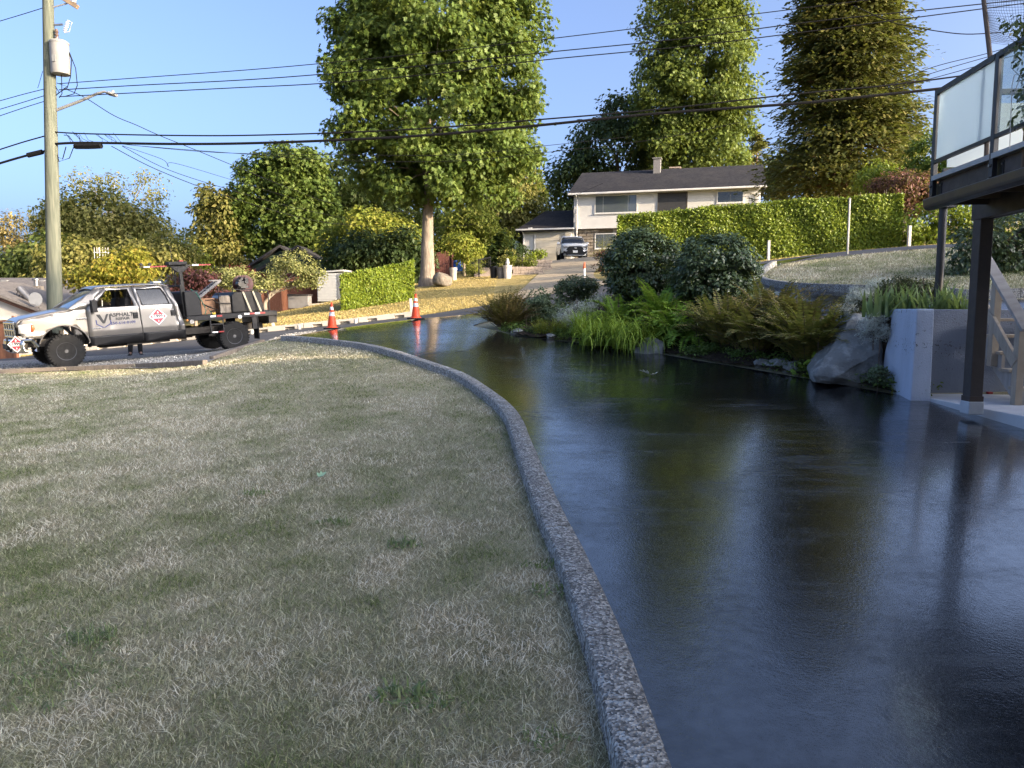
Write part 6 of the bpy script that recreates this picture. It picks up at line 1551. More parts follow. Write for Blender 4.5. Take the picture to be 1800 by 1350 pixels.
for s_, h in ((.02, 1.0), (.60, 1.0)):
    z0 = 0 if s_ < .1 else s_ / RUN * RISE - .1
    m = MB(); m.bar(sv(s_, -.065, z0), sv(s_, -.065, s_ / RUN * RISE + h), .088, .088, (0, 1, 0)); m.build('post', TIM, stairs, bevel=.004)
m = MB(); m.bar(sv(-.12, -.065, h - .10), sv(1.10, -.065, 1.10 / RUN * RISE + h + .02), .14, .04); m.build('handrail', TIMG, stairs, bevel=.004)
m = MB(); m.bar(sv(.02, -.10, .50), sv(1.08, -.10, 1.06 / RUN * RISE + .50), .04, .14); m.build('mid_rail', TIM, stairs, bevel=.004)
m = MB(); m.box((0, 0, .02), (.07, .05, .03)); tag(m.build('red_scrap', RED, loc=P(1739, 697, 10.0).xy.to_3d() + Vector((0, 0, zs)), bevel=.008), 'small red scrap lying at the foot of the grey wall', 'scrap')

names_w = ['at the near end', 'second', 'third', 'fourth', 'fifth', 'sixth', 'seventh', 'eighth', 'ninth', 'at the far end']
# ================================================================== the deck's house, then unseen trees added to shade the foreground
ow = thing('brown_house', 'brown house behind the deck, out of the picture to the right', 'house', (13.0, -1, 0))
SID_B = plain('beige_siding', (.30, .27, .24), (.26, .23, .20), 2, .8, .1)
m = MB(); m.box((0, 0, 2.0), (8, 12, 4.2)); m.build('wall', SID_B, ow)
m = MB(); m.add([(-4.5, -6.4, 3.95), (-4.5, 6.4, 3.95), (0, 6.4, 5.2), (0, -6.4, 5.2), (4.5, -6.4, 3.95), (4.5, 6.4, 3.95)], [(0, 1, 2, 3), (3, 2, 5, 4)]); m.build('roof', SHINGLE, ow, solid=.15)
m = MB(); m.add([(-4, -6, 4.1), (4, -6, 4.1), (0, -6, 5.15)], [(0, 1, 2)]); m.add([(-4, 6, 4.1), (4, 6, 4.1), (0, 6, 5.15)], [(0, 1, 2)]); m.build('gable', SID_B, ow)
sd = Vector((math.cos(SUN_AZ), -math.sin(SUN_AZ))); sn = Vector((-sd.y, sd.x)) * 1.0
def stand(i, label, along, q, top, group, w=2.6):  # unseen trees added as shadow casters; a gap lets a sun streak through
    p = sd * along + sn * q; zb = T(p.x, p.y)
    tree('added_shade_tree', label, 'tree', (p.x, p.y, zb), [(p.x, p.y, (top + zb) * .55, w, w, (top - zb) * .44), (p.x, p.y, top - 2.4, w * .75, w * .75, 2.4), (p.x, p.y, zb + 2.6, w, w, 2.6)], 60, 3400, 1.4, .9, 'diamond', L_DARK, BARK_G, .3, 6, 4, group=group, shell=.3)
for k, (al, q, top) in enumerate(((40, -3.5, 12.2), (41, .2, 12.8), (40, 3.9, 13.2), (41, 7.6, 15.5), (41, 10.9, 11.6), (42, 13.9, 17.5), (33, 16.6, 11.6), (37, 19.4, 12.8), (44, 22.2, 14.0), (47, 24.6, 15.0))):
    stand(k, 'tree ' + names_w[k] + ' of the row added for shade, out of the picture to the right', al, q, top, 'added shade trees')
# ================================================================== small street things
CONE = plain('cone_orange', (.75, .075, .012), (.66, .06, .01), 7, .55, .1)
REFL = plain('cone_collar', (.62, .62, .62), (.52, .52, .53), 20, .4, .1)
def cone(label, c):
    root = thing('traffic_cone', label, 'traffic cone', c, random.uniform(0, 1), 'traffic cones at the wet driveway edge')
    m = MB(); m.prism([(-.20, -.15), (-.15, -.20), (.15, -.20), (.20, -.15), (.20, .15), (.15, .20), (-.15, .20), (-.20, .15)], 0.012, .05, 'xy'); m.build('base', RUBBER, root, bevel=.008)
    f = lambda h: .135 + (.028 - .135) * (h / .70)
    for h0, h1, mt, nm in ((.045, .36, CONE, 'body'), (.36, .46, REFL, 'collar'), (.46, .52, CONE, 'body'), (.52, .60, REFL, 'collar'), (.60, .72, CONE, 'body')):
        m = MB(); m.lathe([(f(h0), h0), (f(h1), h1)], n=20); m.build(nm, mt, root, True, angle=60)
    m = MB(); m.lathe([(.165, .045), (.15, .06), (.137, .075)], n=20); m.build('foot_ring', CONE, root, True)
    return root
c1 = P(584, 581, 19.7); c1.z = T(c1.x, c1.y) + .012; cone('orange traffic cone nearer the truck at the driveway edge', c1)
c2 = P(731, 564, 20.6); c2.z = T(c2.x, c2.y) + .012; cone('orange traffic cone standing in front of the short hedge end', c2)
root = thing('marker_post', 'short orange and white marker post on the gravel drive', 'marker', px_ground(1027, 492, 36))
m = MB(); m.cyl((0, 0, -.05), (0, 0, .45), .06, .055, 10); m.build('shaft', WHITE, root); m = MB(); m.cyl((0, 0, .45), (0, 0, .75), .065, .03, 10); m.build('tip', CONE, root)
# far kerb of precast concrete sections with notches
CONC = plain('precast_concrete', (.46, .42, .36), (.36, .33, .29), 3, .9, .3, 60)
def far_kerb_point(x): return Vector((x, float(np.interp(x, [p[0] for p in st_far], [p[1] for p in st_far])) + .15, 0))
xk = -17.6; k = 0
names = ['leftmost', 'second', 'third', 'fourth', 'fifth', 'sixth', 'seventh']
while xk < -3.6 and k < 7:
    a = far_kerb_point(xk); b = far_kerb_point(xk + 1.98); a.z = T(a.x, a.y); b.z = T(b.x, b.y)
    root = thing('kerb_block', names[k] + ' precast concrete kerb block along the far side of the street', 'kerb block', a, group='precast kerb blocks')
    d = (b - a); 
    m = MB(); L = d.length; e = d.normalized()
    segs = [(0, .16 * L, .19, 0), (.16 * L, .34 * L, .08, .10), (.34 * L, .66 * L, .19, 0), (.66 * L, .84 * L, .08, .10), (.84 * L, L, .19, 0)]
    for s0_, s1_, h_, lift in segs:
        m.bar(e * s0_ + Vector((0, 0, h_ / 2 + lift)), e * s1_ + Vector((0, 0, h_ / 2 + lift)), .22, h_)
    for s0_, s1_, h_, lift in segs: pass
    m.bar(Vector((0, .06, .09)), e * L + Vector((0, .06, .09)), .09, .17)
    m.build('block', CONC, root, bevel=.01)
    xk += 2.0; k += 1
WP = plain('white_post', (.52, .50, .45), (.42, .40, .36), 6, .8, .2)
def stake(label, c, h, w=.10, tilt=0.0, name='marker_post', mat=WP):
    root = thing(name, label, 'post', c); root.rotation_euler = (0, tilt, 0)
    m = MB(); m.bar((0, 0, -.15), (0, 0, h), w, w, (0, 1, 0)); m.build('shaft', mat, root, bevel=.01)
    m = MB(); m.bar((0, 0, h), (0, 0, h + .03), w * 1.12, w * 1.12, (0, 1, 0)); m.build('cap', mat, root, bevel=.01)
    return root
stake('leaning white post seen beneath the truck door', px_ground(181, 625, 27.6), .55, .10, R(-7))
stake('white post between the truck and the nearer cone', px_ground(481, 575, 27.8), .52, .09, R(-6))
stake('white post just left of the farther cone', px_ground(724, 548, 27.9), .60, .10, R(-4))
stake('white post at the left end of the shaded lawn', px_ground(1350, 470, 26.6), .70, .09)
stake('white post at the right end of the long hedge', px_ground(1597, 440, 26.2), .75, .10)
stake('tall thin grey metal post before the long hedge', px_ground(1489, 455, 21.4), 1.55, .05, 0, mat=GREYM)
stake('tiny white stub in front of the truck grille', px_ground(32, 628, 26.4), .14, .1)
for u, v, lab in ((526, 577, 'white cup shaped stub on the kerb between the cones'), (625, 562, 'white cup shaped stub on the kerb right of the nearer cone'), (443, 590, 'white cup shaped stub on the kerb behind the flatbed')):
    m = MB(); m.lathe([(.05, -.05), (.07, .16), (.055, .16), (.05, .12), (.01, .12)], n=12); p = px_ground(u, v, 26.85); tag(m.build('kerb_marker', WP, None, True, loc=p), lab, 'marker', 'markers on the kerb')

# ================================================================== plants of the island bed
L_FERN = leafmat('fern_green', [(.0, (.085, .17, .02)), (.5, (.17, .30, .036)), (1., (.28, .42, .065))], .3)
L_FERNB = leafmat('fern_brown_green', [(.0, (.09, .10, .025)), (.45, (.17, .17, .042)), (.8, (.23, .185, .06)), (1., (.28, .14, .065))], .25)
L_FERND = leafmat('fern_dark_brown', [(.0, (.075, .072, .026)), (.5, (.15, .115, .042)), (1., (.22, .15, .06))], .25)
L_LILY = leafmat('daylily_blades', [(.0, (.12, .21, .022)), (.5, (.22, .33, .04)), (1., (.33, .43, .07))], .35, .4)
L_YGR = leafmat('yellow_grass', [(.0, (.12, .15, .02)), (.5, (.20, .22, .03)), (1., (.30, .28, .05))], .35)
L_SILV = leafmat('silver_leaves', [(.0, (.36, .39, .34)), (.5, (.52, .55, .49)), (1., (.70, .72, .66))], .2, .8)
L_SAGE = leafmat('sage_leaves', [(.0, (.09, .13, .07)), (.5, (.15, .20, .11)), (1., (.22, .27, .16))], .25, .7)
L_GC = leafmat('ground_cover', [(.0, (.045, .09, .02)), (.5, (.08, .14, .03)), (1., (.13, .19, .05))], .25)
L_COTO = leafmat('cotoneaster', [(.0, (.03, .04, .02)), (.5, (.05, .06, .03)), (1., (.085, .085, .045))], .15)
L_IRIS = leafmat('iris_blades', [(.0, (.11, .18, .07)), (.5, (.18, .27, .11)), (1., (.28, .36, .17))], .3, .4)
TWIG = bark('twig', (.16, .12, .09), (.07, .05, .04))
def arch_blades(n_, spread, length, width, mat, parent, name='blades', seg=5, curve=1.1, up=(40, 80), base_r=.10, seedr=None):
    """arching strap leaves"""
    az = rng.uniform(0, 6.283, n_); el = np.radians(rng.uniform(up[0], up[1], n_)); Ls = length * rng.uniform(.6, 1.15, n_)
    b = np.stack([np.cos(az), np.sin(az), np.zeros(n_)], -1); side = np.stack([-np.sin(az), np.cos(az), np.zeros(n_)], -1)
    r0 = base_r * np.sqrt(rng.random(n_)); a2 = rng.uniform(0, 6.283, n_)
    pos = np.stack([r0 * np.cos(a2) * spread[0], r0 * np.sin(a2) * spread[1], np.zeros(n_)], -1)
    V = []; cur = pos.copy(); ang = el.copy()
    for i in range(seg + 1):
        w = width * (1 - (i / seg) ** 1.8) * (.7 + .3 * min(1, i)) + .001
        V.append(cur - side * w / 2); V.append(cur + side * w / 2)
        st = Ls / seg
        cur = cur + (b * np.cos(ang)[:, None] + np.array([0, 0, 1]) * np.sin(ang)[:, None]) * st[:, None]
        ang = ang - curve * rng.uniform(.7, 1.3, n_) / seg * (1 + i * .35)
    V = np.stack(V, 1).reshape(-1, 3)
    t = []
    for i in range(seg): t += [(2 * i, 2 * i + 1, 2 * i + 3), (2 * i, 2 * i + 3, 2 * i + 2)]
    F = (np.array(t)[None] + (np.arange(n_) * (2 * seg + 2))[:, None, None]).reshape(-1, 3)
    o = link(name, fast_mesh(name, V, F, mat, True), parent); o['kind'] = 'stuff'
    return o
def grass_clump(label, c, n_, length, width, mat, spread=(1, 1), base_r=.25, curve=1.3, up=(50, 88), name='grass_clump', cat='grass clump'):
    root = thing(name, label, cat, c, random.uniform(0, 6)*0)
    arch_blades(n_, spread, length, width, mat, root, 'blades', 6, curve, up, base_r)
    arch_blades(max(20, n_ // 6), spread, length * .8, width * .8, mat, root, 'inner_blades', 5, curve * .4, (65, 90), base_r)
    return root
def fern(label, c, nf, length, mat, curve=1.2, up=(35, 85), base_r=.10, pairs=22, leaf=.085, name='fern', group=None):
    root = thing(name, label, 'fern', c, group=group)
    PP, NN, UU, SS = [], [], [], []; m = MB()
    for k in range(nf):
        az = random.uniform(0, 6.283); ang = R(random.uniform(*up)); L = length * random.uniform(.65, 1.12)
        b = Vector((math.cos(az), math.sin(az), 0)); sd = Vector((-math.sin(az), math.cos(az), 0)); cur = b * random.uniform(0, base_r); st = L / pairs; path = [cur.copy()]
        cv = curve * random.uniform(.6, 1.4); twist = random.uniform(-.3, .3)
        for i in range(pairs):
            d = b * math.cos(ang) + Vector((0, 0, math.sin(ang))) + sd * twist * i / pairs; d.normalize(); cur = cur + d * st; ang -= cv / pairs * (1 + 1.2 * i / pairs)
            if i > 1:
                f = math.sin(math.pi * min(1, (i + 2) / (pairs + 1.5)) ** .8) ; ln = leaf * (.3 + .9 * f) * L / length
                nr = d.cross(sd).normalized() * -1
                for s_ in (-1, 1):
                    PP.append(cur); NN.append(nr + Vector((random.uniform(-.25, .25), random.uniform(-.25, .25), random.uniform(-.25, .25)))); UU.append(sd * s_ + d * .35 + Vector((0, 0, -.12))); SS.append(ln)
            if i % 5 == 4: path.append(cur.copy())
        m.tube(path, [.006] + [.004] * (len(path) - 2) + [.0015], 3, False)
    o = leaves('fronds', np.array(PP), np.array(NN), np.array(UU), np.array(SS), 'diamond', mat, root, .85); o['kind'] = 'stuff'
    m.build('stalks', TWIG, root)['kind'] = 'stuff'
    return root
def gz(u, v): return G(u, v)
def bedpt(u, Y, dz=.04):
    d = ray(u, 560); x = d.x / d.y * Y; return Vector((x, Y, T(x, Y) + dz))
# left end of the island
fern('brown spiky fern at the left tip of the planting island', bedpt(888, 17.6), 130, .98, L_FERND, .45, (36, 88), .2, 22, .10)
grass_clump('yellow green grass tuft near the left tip of the island', bedpt(952, 16.4), 130, .42, .010, L_YGR, (1.2, .8), .16, .7, (55, 88))
grass_clump('taller yellow green grass tuft beside the first tuft', bedpt(982, 16.2), 150, .48, .010, L_YGR, (1.2, .8), .17, .8, (55, 88))
def cloud(label, c, lobes, nleaf, size, mat, name, cat, shape='diamond', clump=.14, shell=.3, droop=-.3, nclump=60, stems=26, flat=.8):
    c = Vector(c)
    r_ = tree(name, label, cat, c, lobes, nclump, nleaf, clump, size, shape, mat, TWIG, .005, .12, stems, shell=shell, droop=droop, flat=flat, limb_r=.8)
    return r_
def lb(u, v, ru, rv, Y): return lobe(u, v, ru, rv, Y, .8)
cloud('sage green bushy plant behind the brown spiky fern', bedpt(955, 18.2), [lb(950, 530, 22, 25, 18.2), lb(972, 535, 18, 22, 18.2), lb(935, 545, 18, 22, 18.2), lb(960, 560, 28, 18, 18.)], 3600, .075, L_SAGE, 'leafy_plant', 'plant', nclump=90)
cloud('low green ground cover at the island edge left', bedpt(925, 17.2), [lb(925, 583, 22, 8, 17.2), lb(900, 580, 16, 8, 17.3), lb(950, 585, 26, 9, 16.6), lb(1000, 588, 24, 10, 16)], 3000, .05, L_GC, 'ground_cover', 'plant', nclump=80, clump=.10)
cloud('silvery white foliage mound in the left half of the island', bedpt(1015, 16.9), [lb(1012, 548, 24, 18, 16.9), lb(1035, 535, 20, 14, 16.9), lb(995, 556, 18, 16, 16.9), lb(1050, 525, 14, 10, 16.9), lb(1020, 570, 26, 14, 16.5)], 4200, .065, L_SILV, 'silver_plant', 'plant', 'blade', nclump=110, droop=-.8)
cloud('small dark round shrub left of the big rounded shrubs', bedpt(1012, 18.4), [lb(1015, 505, 30, 22, 18.4), lb(995, 515, 22, 18, 18.4), lb(1035, 512, 20, 20, 18.4)], 4200, .075, L_RHODO, 'rounded_shrub', 'shrub', nclump=80, shell=.55)
for lab, u, Y, ls in (('large dark rounded shrub in the island, left of the pair', 1128, 17.2, [(1128, 462, 62, 58), (1128, 462, 62, 58), (1108, 468, 46, 48), (1148, 468, 46, 50), (1120, 495, 50, 36)]),
                      ('large dark rounded shrub in the island, right of the pair', 1258, 15.8, [(1256, 472, 70, 60), (1256, 472, 70, 60), (1235, 485, 52, 46), (1280, 480, 50, 50), (1256, 505, 58, 34)])):
    b = bedpt(u, Y)
    tree('rounded_shrub', lab, 'shrub', b, [lobe(a, c, d, e, Y) for a, c, d, e in ls], 300, 16000, .17, .09, 'oval', L_RHODO, TWIG, .06, 1.0, 30, shell=.8, droop=.1, updir=.6)
grass_clump('broad bright green strap leaf clump at the island edge', bedpt(1075, 14.9), 420, 1.02, .026, L_LILY, (1.7, .8), .38, 1.7, (42, 85), 'strap_leaf_clump', 'plant')
grass_clump('second strap leaf clump arching over the driveway', bedpt(1122, 14.5), 420, .98, .026, L_LILY, (1.6, .8), .34, 1.7, (40, 85), 'strap_leaf_clump', 'plant')
grass_clump('green strap leaf clump left of the arching clumps', bedpt(1040, 15.7), 300, .95, .022, L_LILY, (1.5, .8), .3, 1.3, (50, 88), 'strap_leaf_clump', 'plant')
fern('feathery bright green fern behind the strap leaves', bedpt(1085, 16.2), 44, 1.1, L_FERN, .9, (45, 85), .12, 26, .12)
fern('feathery bright green fern left of the round rock', bedpt(1182, 14.8), 52, 1.12, L_FERN, 1.1, (35, 85), .12, 26, .13)
fern('tall bright green fern between the rounded shrubs', bedpt(1160, 15.7), 50, 1.2, L_FERN, .8, (50, 88), .14, 28, .13)
fern('bright green fern beneath the right rounded shrub', bedpt(1218, 14.3), 40, .95, L_FERN, 1.2, (30, 80), .1, 24, .12)
for lab, u, Y, n_, L, mt in (('olive brown fern right of the bright ferns', 1275, 13.6, 62, 1.05, L_FERNB), ('olive brown fern at the driveway edge mid island', 1330, 12.9, 60, 1.0, L_FERNB), ('tall brown fern behind the mid island ferns', 1352, 14.0, 62, 1.05, L_FERND), ('shaggy brown fern beside the big boulder', 1425, 11.9, 80, 1.08, L_FERNB), ('dark brown fern behind the shaggy fern', 1405, 13.0, 55, 1.0, L_FERND)):
    fern(lab, bedpt(u, Y), int(n_ * 1.5), L * 1.08, mt, .75, (48, 88), .26, 26, .12)
cloud('low leafy plant with broad green leaves before the boulder', bedpt(1440, 11.35), [lb(1445, 640, 20, 16, 11.35), lb(1425, 655, 16, 10, 11.35), lb(1465, 628, 14, 12, 11.35)], 420, .12, L_LILY, 'leafy_plant', 'plant', 'oval', nclump=34)
cloud('small leafy weeds beneath the brown ferns', bedpt(1330, 12.55), [lb(1335, 632, 18, 9, 12.5), lb(1365, 640, 14, 8, 12.2), lb(1300, 625, 14, 8, 12.8)], 900, .06, L_GC, 'leafy_plant', 'plant', nclump=36, clump=.09)
cloud('low green weeds along the island edge right of the round rock', bedpt(1225, 13.6), [lb(1225, 615, 18, 9, 13.6), lb(1250, 612, 14, 8, 13.5)], 700, .06, L_GC, 'leafy_plant', 'plant', nclump=30, clump=.09)
ROCK_G = NB('grey_lichen_rock')
ROCK_G.set(color=ROCK_G.mix(ROCK_G.ramp(ROCK_G.noise(4, 5, .65), [(.52, 0.), (.68, .55)]), ROCK_G.ramp(ROCK_G.noise(2, 5, .6), [(.3, (.15, .155, .15)), (.7, (.27, .275, .265))]), (.46, .47, .45)), rough=.9, spec=.2)
ROCK_G.bump(ROCK_G.noise(14, 6, .7), .9, .04); ROCK_G = ROCK_G.m
p = bedpt(1146, 14.2); boulder('round grey rock with pale veins at the island edge', p + Vector((0, 0, -.18)), .34, .25, .27, ROCK_G, 15)
for lab, u, v, s in (('small pale edging stone left of the boulder plants', 1340, 648, .13), ('small edging stone beside the pale one', 1368, 651, .16), ('flat edging stone under the shaggy fern', 1395, 657, .15), ('small edging stone near the left island tip', 905, 589, .12), ('edging stone by the yellow grass tufts', 965, 597, .11)):
    q_ = G(u, v); boulder(lab, q_ + Vector((.05, .12, 0)), s * 1.3, s, s * .8, ROCK_G, int(u), 'edging_stone', 'stone')
# the big slanted boulder
def big_boulder():
    fr = [(1434, 660), (1436, 672), (1500, 678), (1556, 684), (1562, 640), (1560, 560), (1535, 548), (1500, 552), (1478, 580), (1455, 620)]
    root_c = P(1500, 675, 10.75)
    pts = []
    m = MB(); import itertools
    out = [P(u, v, 10.55 if v > 640 else (10.9 if v > 600 else 11.25)) - root_c for u, v in fr]
    back = [p + Vector((.25, .9, .05)) for p in out]
    bm = bmesh.new()
    ridge = [P(1500, 655, 10.45) - root_c, P(1545, 620, 10.5) - root_c, P(1470, 662, 10.42) - root_c, P(1520, 590, 10.85) - root_c, P(1490, 610, 10.7) - root_c, P(1530, 676, 10.62) - root_c]
    for p in out + back + ridge: bm.verts.new(p)
    bmesh.ops.convex_hull(bm, input=bm.verts)
    for v in [v for v in bm.verts if not v.link_faces]: bm.verts.remove(v)
    bmesh.ops.triangulate(bm, faces=bm.faces)
    for _ in range(4): bmesh.ops.subdivide_edges(bm, edges=bm.edges[:], cuts=1, use_grid_fill=True, smooth=.12)
    from mathutils import noise as mn
    for v in bm.verts: 
        v.co += v.normal * (.05 * mn.noise(v.co * 2.2) + .022 * mn.noise(v.co * 7) + .01 * mn.noise(v.co * 19))
    for f in bm.faces: f.smooth = True
    me = bpy.data.meshes.new('boulder'); bm.to_mesh(me); bm.free(); me.materials.append(ROCK_G)
    return tag(link('boulder', me, None, root_c), 'big slanted grey lichen boulder beside the blue grey wall', 'rock')
big_boulder()
cloud('silvery white foliage clump lying on the big boulder', P(1535, 600, 10.55), [lb(1533, 570, 22, 18, 10.55), lb(1552, 585, 14, 22, 10.5), lb(1520, 588, 12, 14, 10.6)], 3000, .05, L_SILV, 'silver_plant', 'plant', 'blade', nclump=90, clump=.08, droop=-.7)
cloud('silver and green weed in the gap between boulder and wall', P(1543, 672, 10.2), [lb(1540, 655, 14, 14, 10.2), lb(1552, 662, 12, 12, 10.2)], 700, .05, L_SAGE, 'leafy_plant', 'plant', nclump=36, clump=.07)
grass_clump('tiny grass tuft at the foot of the wall corner', G(1588, 692) + Vector((-.02, .03, 0)), 50, .16, .008, L_YGR, (1.5, 1), .10, .8, (40, 88))
cloud('white flowering spreading plant above the boulder', Vector((5.6, 11.4, 1.35)), [lb(1510, 520, 26, 16, 11.6), lb(1530, 505, 24, 14, 11.8), lb(1490, 545, 18, 16, 11.5), lb(1555, 500, 14, 10, 11.9)], 3000, .06, L_SILV, 'silver_plant', 'plant', 'blade', nclump=90, clump=.09, droop=-.9)
cloud('dark spreading low shrub behind the irises', Vector((6.4, 11.6, 1.5)), [lb(1530, 540, 30, 20, 11.6), lb(1565, 520, 34, 22, 11.7), lb(1610, 515, 34, 22, 11.8), lb(1640, 520, 20, 18, 11.8), lb(1500, 560, 24, 18, 11.5), lb(1590, 500, 30, 14, 11.9)], 6500, .055, L_COTO, 'spreading_shrub', 'shrub', nclump=150, clump=.12, stems=50)
k = 0
for u, lab in ((1545, 'iris clump drooping over the left end of the wall top'), (1578, 'second iris clump along the wall top'), (1608, 'third iris clump along the wall top'), (1640, 'iris clump around the black drain pipe'), (1668, 'fifth iris clump along the wall top'), (1690, 'iris clump nearest the deck post')):
    q_ = P(u, 545, 10.55); q_.z = 1.50
    grass_clump(lab, q_, 15, .56 if u > 1560 else .55, .055, L_IRIS, (1.5, .7), .15, .45, (48, 86), 'iris', 'plant')
L_WEED = leafmat('lawn_weed_leaves', [(.0, (.08, .12, .045)), (.5, (.14, .19, .075)), (1., (.26, .29, .14))], .25)
# weeds and fallen bits on the lawn
for lab, u, v, n_, L, w_ in (('green weed rosette in the near lawn right of centre', 703, 1222, 60, .09, .014), ('small green weed right of the near rosette', 762, 1235, 36, .06, .012), ('green weed rosette mid lawn', 710, 957, 55, .10, .012), ('green grass tuft in the lawn near the middle', 588, 920, 60, .11, .008), ('dark weed tuft left of the lawn middle', 450, 868, 50, .10, .008), ('green weed hugging the kerb lower down', 968, 1038, 40, .07, .012), ('green weed hugging the kerb', 955, 993, 36, .07, .012), ('green tuft by the bottom lawn edge', 960, 1300, 50, .06, .008), ('pale green tuft near the lower left lawn', 160, 1120, 120, .11, .006), ('bright green grass patch at the left lawn edge', 30, 1155, 260, .10, .006), ('second bright green grass patch at the left lawn edge', 80, 1185, 200, .09, .006)):
    grass_clump(lab, G(u, v), int(n_ * (.8 if 'patch' not in lab else .6)), L * .75, w_, L_WEED, (1.8, 1.2), .07 if 'patch' not in lab else .26, 1.2, (10, 60), 'lawn_weed', 'weed')
def dry_leaf(label, p, s, mat, name='fallen_leaf'):
    bm = bmesh.new(); tp, tt = LEAF['maple']; vs = [bm.verts.new((x * s, y * s, (abs(y) * .5 + .25 * x * x) * s)) for x, y, z in tp]
    for t in tt: bm.faces.new([vs[i] for i in t])
    me = bpy.data.meshes.new(name); bm.to_mesh(me); bm.free(); me.materials.append(mat)
    o = link(name, me, None, p); o.rotation_euler = (R(12), R(-8), random.uniform(0, 6)); md = o.modifiers.new('t', 'SOLIDIFY'); md.thickness = .002
    return tag(o, label, 'leaf')
PALE = plain('pale_leaf', (.80, .82, .74), (.7, .74, .62), 20, .7, .1)
dry_leaf('single pale green leaf lying on the lawn', G(560, 845) + Vector((0, 0, .03)), .09, plain('mint_leaf', (.25, .38, .24), (.2, .3, .18), 20, .6, .1))
dry_leaf('curled pale leaf lying on the wet driveway', G(1141, 662) + Vector((0, 0, .04)), .17, PALE)
dry_leaf('second curled pale leaf on the wet driveway', G(1148, 664) + Vector((0, 0, .04)), .13, PALE)

# ================================================================== lawn blades
L_BLADE = NB('lawn_blades')
bn = L_BLADE
pos = bn.wpos()
zone = bn.mix(.5, bn.noise(.42, 5, .62, vec=pos, dist=.4), bn.noise(1.9, 4, .6, vec=pos))
green = bn.ramp(zone, [(.41, 1.), (.57, 0.)])
straw = bn.ramp(bn.island(), [(0, (.20, .165, .095)), (.3, (.46, .405, .27)), (.7, (.74, .68, .52)), (1, (.92, .88, .74))])
grn = bn.ramp(bn.island(), [(0, (.085, .125, .035)), (.5, (.17, .22, .075)), (1, (.48, .46, .26))])
colb = bn.mix(green, straw, grn)
bn.set(color=colb, rough=.8, spec=.15)
tb = bn.t.nodes.new('ShaderNodeBsdfTranslucent'); bn.t.links.new(colb, tb.inputs[0]); mx = bn.t.nodes.new('ShaderNodeMixShader'); mx.inputs[0].default_value = .3
bn.t.links.new(bn.b.outputs[0], mx.inputs[1]); bn.t.links.new(tb.outputs[0], mx.inputs[2]); bn.t.links.new(mx.outputs[0], bn.out.inputs[0]); L_BLADE = bn.m
def blades(name, label, X, Y, h, w, mat, lean=.6):
    n_ = len(X); Z = Tn(X, Y) - .012
    az = rng.uniform(0, 6.283, n_); d = np.stack([np.cos(az), np.sin(az)], -1); le = h * lean * rng.uniform(.1, 1.5, n_)
    fz = rng.uniform(0, 6.283, n_); s = np.stack([np.cos(fz), np.sin(fz)], -1)
    b = np.stack([X, Y, Z], -1); mid = b + np.concatenate([d * (le * .4)[:, None], (h * .6)[:, None]], 1); tip = b + np.concatenate([d * le[:, None], (h * rng.uniform(.75, 1.05, n_))[:, None]], 1)
    sw = np.concatenate([s * (w / 2)[:, None], np.zeros((n_, 1))], 1)
    V = np.stack([b - sw, b + sw, mid - sw * .8, mid + sw * .8, tip], 1).reshape(-1, 3)
    F = (np.array([(0, 1, 3), (0, 3, 2), (2, 3, 4)])[None] + (np.arange(n_) * 5)[:, None, None]).reshape(-1, 3)
    return tag(link(name, fast_mesh(name, V, F, mat)), label, 'grass', kind='stuff')
ky = np.array([p.y for p in kerb_s]); kx = np.array([p.x for p in kerb_s]); o_i = np.argsort(ky); ky, kx = ky[o_i], kx[o_i]
def lawn_points(y0, y1, dens):
    w = 1.55 * y1 + 1.6; area = (y1 - y0) * w; n_ = int(area * dens)
    Y = rng.uniform(y0, y1, n_); X = rng.uniform(-.80 * y1 - .6, .75 * y1, n_)
    edge = np.interp(Y, ky, kx) - .085
    g = np.interp(X, [p.x for p in tim], [p.y for p in tim], left=tim[0].y, right=30)
    vis = (np.abs(X) < Y * .76 + .6)
    ok = (X < edge) & (Y < g - .06) & vis
    return X[ok], Y[ok]
XX, YY, HH, WW = [], [], [], []
for y0, y1, dens, w_ in ((1.9, 3.2, 10500, .0034), (3.2, 4.6, 7800, .0037), (4.6, 6.5, 4800, .0044), (6.5, 9.5, 2700, .0056), (9.5, 13, 1150, .008), (13, 20.5, 560, .012)):
    x, y = lawn_points(y0, y1, dens); XX.append(x); YY.append(y); WW.append(np.full(len(x), w_) * rng.uniform(.6, 1.3, len(x))); HH.append(rng.uniform(.010, .038, len(x)))
blades('lawn_grass', 'dry straw and green lawn grass blades left of the kerb', np.concatenate(XX), np.concatenate(YY), np.concatenate(HH), np.concatenate(WW), L_BLADE, 1.7)
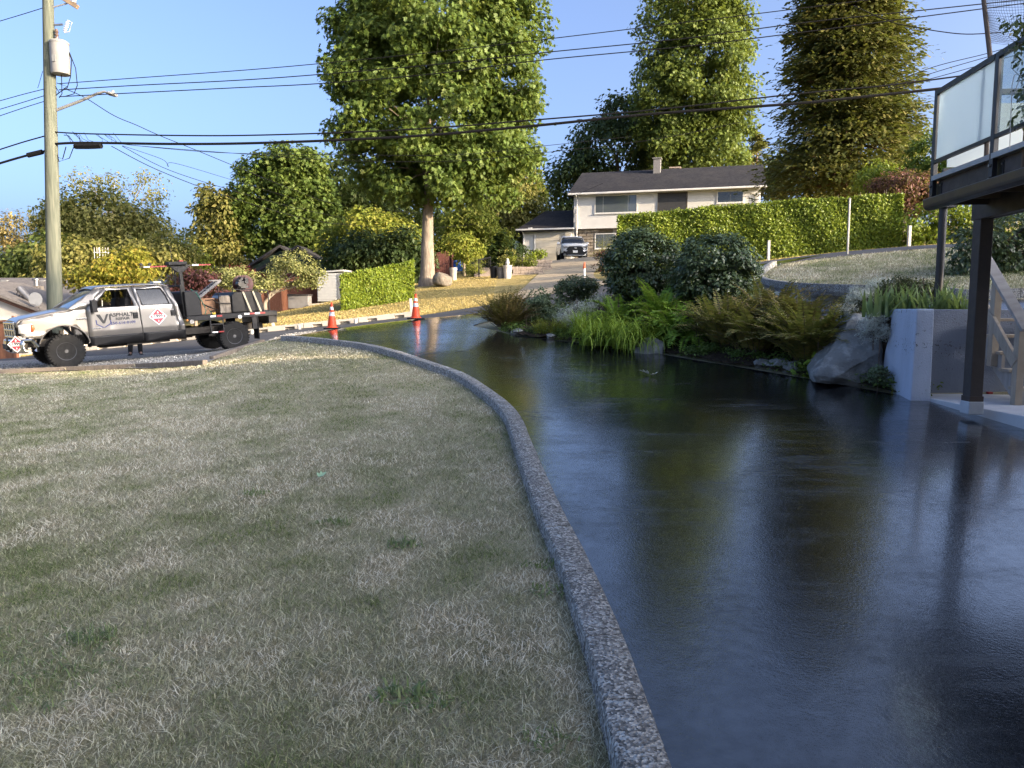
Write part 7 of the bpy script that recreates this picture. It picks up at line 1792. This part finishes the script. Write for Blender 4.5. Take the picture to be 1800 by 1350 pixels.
# upper lawn and the sunlit lawn across the street
def reg_pts(n_, f):
    x, y = [], []
    while len(x) < n_:
        a, b = f(); x.append(a); y.append(b)
    return np.array(x), np.array(y)
upx = np.array([p.x for p in ku]); upy = np.array([p.y for p in ku])
from mathutils.geometry import intersect_point_line
lawn_poly = [(p.x + .05, p.y + .12) for p in ku] + [(16, 19.9), (13, 20.3), (9.5, 21.0)]
def inside(px, py, poly):
    c = np.zeros(len(px), bool); n_ = len(poly)
    for i in range(n_):
        x1, y1 = poly[i]; x2, y2 = poly[(i + 1) % n_]
        cond = ((y1 > py) != (y2 > py)) & (px < (x2 - x1) * (py - y1) / (y2 - y1 + 1e-12) + x1); c ^= cond
    return c
x = rng.uniform(6, 16, 60000); y = rng.uniform(13, 21.2, 60000); k = inside(x, y, lawn_poly); x, y = x[k], y[k]
blades('lawn_grass', 'dry grass blades of the shaded lawn above the upper kerb', x, y, rng.uniform(.03, .06, len(x)), rng.uniform(.008, .016, len(x)), L_BLADE, 1.)
x = rng.uniform(-22, -.8, 52000); y = 27.5 + 15 * rng.random(52000) ** 1.4
L_GOLD = leafmat('golden_dry_blades', [(.0, (.26, .20, .07)), (.4, (.42, .32, .12)), (.8, (.56, .45, .19)), (1., (.64, .55, .28))], .25, .8, .9)
blades('lawn_grass', 'sunlit golden dry grass across the street', x, y, rng.uniform(.03, .07, len(x)), rng.uniform(.012, .028, len(x)), L_GOLD, 1.)
x = rng.uniform(3.8, 19, 9000); y = np.interp(x, [p[0] for p in st_far], [p[1] for p in st_far]) + .1 + 2.6 * rng.random(9000)
blades('lawn_grass', 'strip of sunlit dry grass under the long hedge', x, y, rng.uniform(.05, .12, len(x)), rng.uniform(.012, .025, len(x)), L_GOLD, 1.)
x = rng.uniform(-14.5, -7, 260); y = np.interp(x, [p.x for p in tim], [p.y for p in tim]) + rng.uniform(0.05, .35, 260)
blades('weedy_grass', 'thin pale weeds along the timber edging by the gravel', x, y, rng.uniform(.04, .14, len(x)), rng.uniform(.006, .012, len(x)), L_BLADE, .7)
# ---- ground cover filling the bed between the plants
def reg_bed(n_):
    a = [Vector((p.x, p.y, 0)) for p in smooth_line(bed_r, 4)]; b = [Vector((p.x, p.y, 0)) for p in smooth_line(bed_l, 5)]
    out = []
    for _ in range(n_):
        t = random.random(); i = t * (len(a) - 1); j = t * (len(b) - 1)
        p = a[int(i)].lerp(a[min(int(i) + 1, len(a) - 1)], i % 1); q_ = b[int(j)].lerp(b[min(int(j) + 1, len(b) - 1)], j % 1)
        out.append(p.lerp(q_, .02 + .9 * random.random() ** 1.3))
    return np.array([(p.x, p.y) for p in out])
cl = reg_bed(420); idx_ = rng.integers(0, 420, 15000)
pts = cl[idx_] + rng.normal(size=(15000, 2)) * .10; z = Tn(pts[:, 0], pts[:, 1]) + .05 + rng.random(15000) ** 1.5 * .16
o_ = leaves('ground_cover', np.column_stack([pts, z]), randdir(15000) * .7 + np.array([0, 0, .8]), randdir(15000) + np.array([0, 0, .3]), rng.uniform(.03, .075, 15000), 'oval', leafmat('bed_cover', [(.0, (.05, .085, .022)), (.5, (.10, .16, .035)), (.9, (.17, .23, .07)), (1., (.26, .22, .10))], .25))
tag(o_, 'mixed low green ground cover filling the planting island', 'ground cover', kind='stuff')
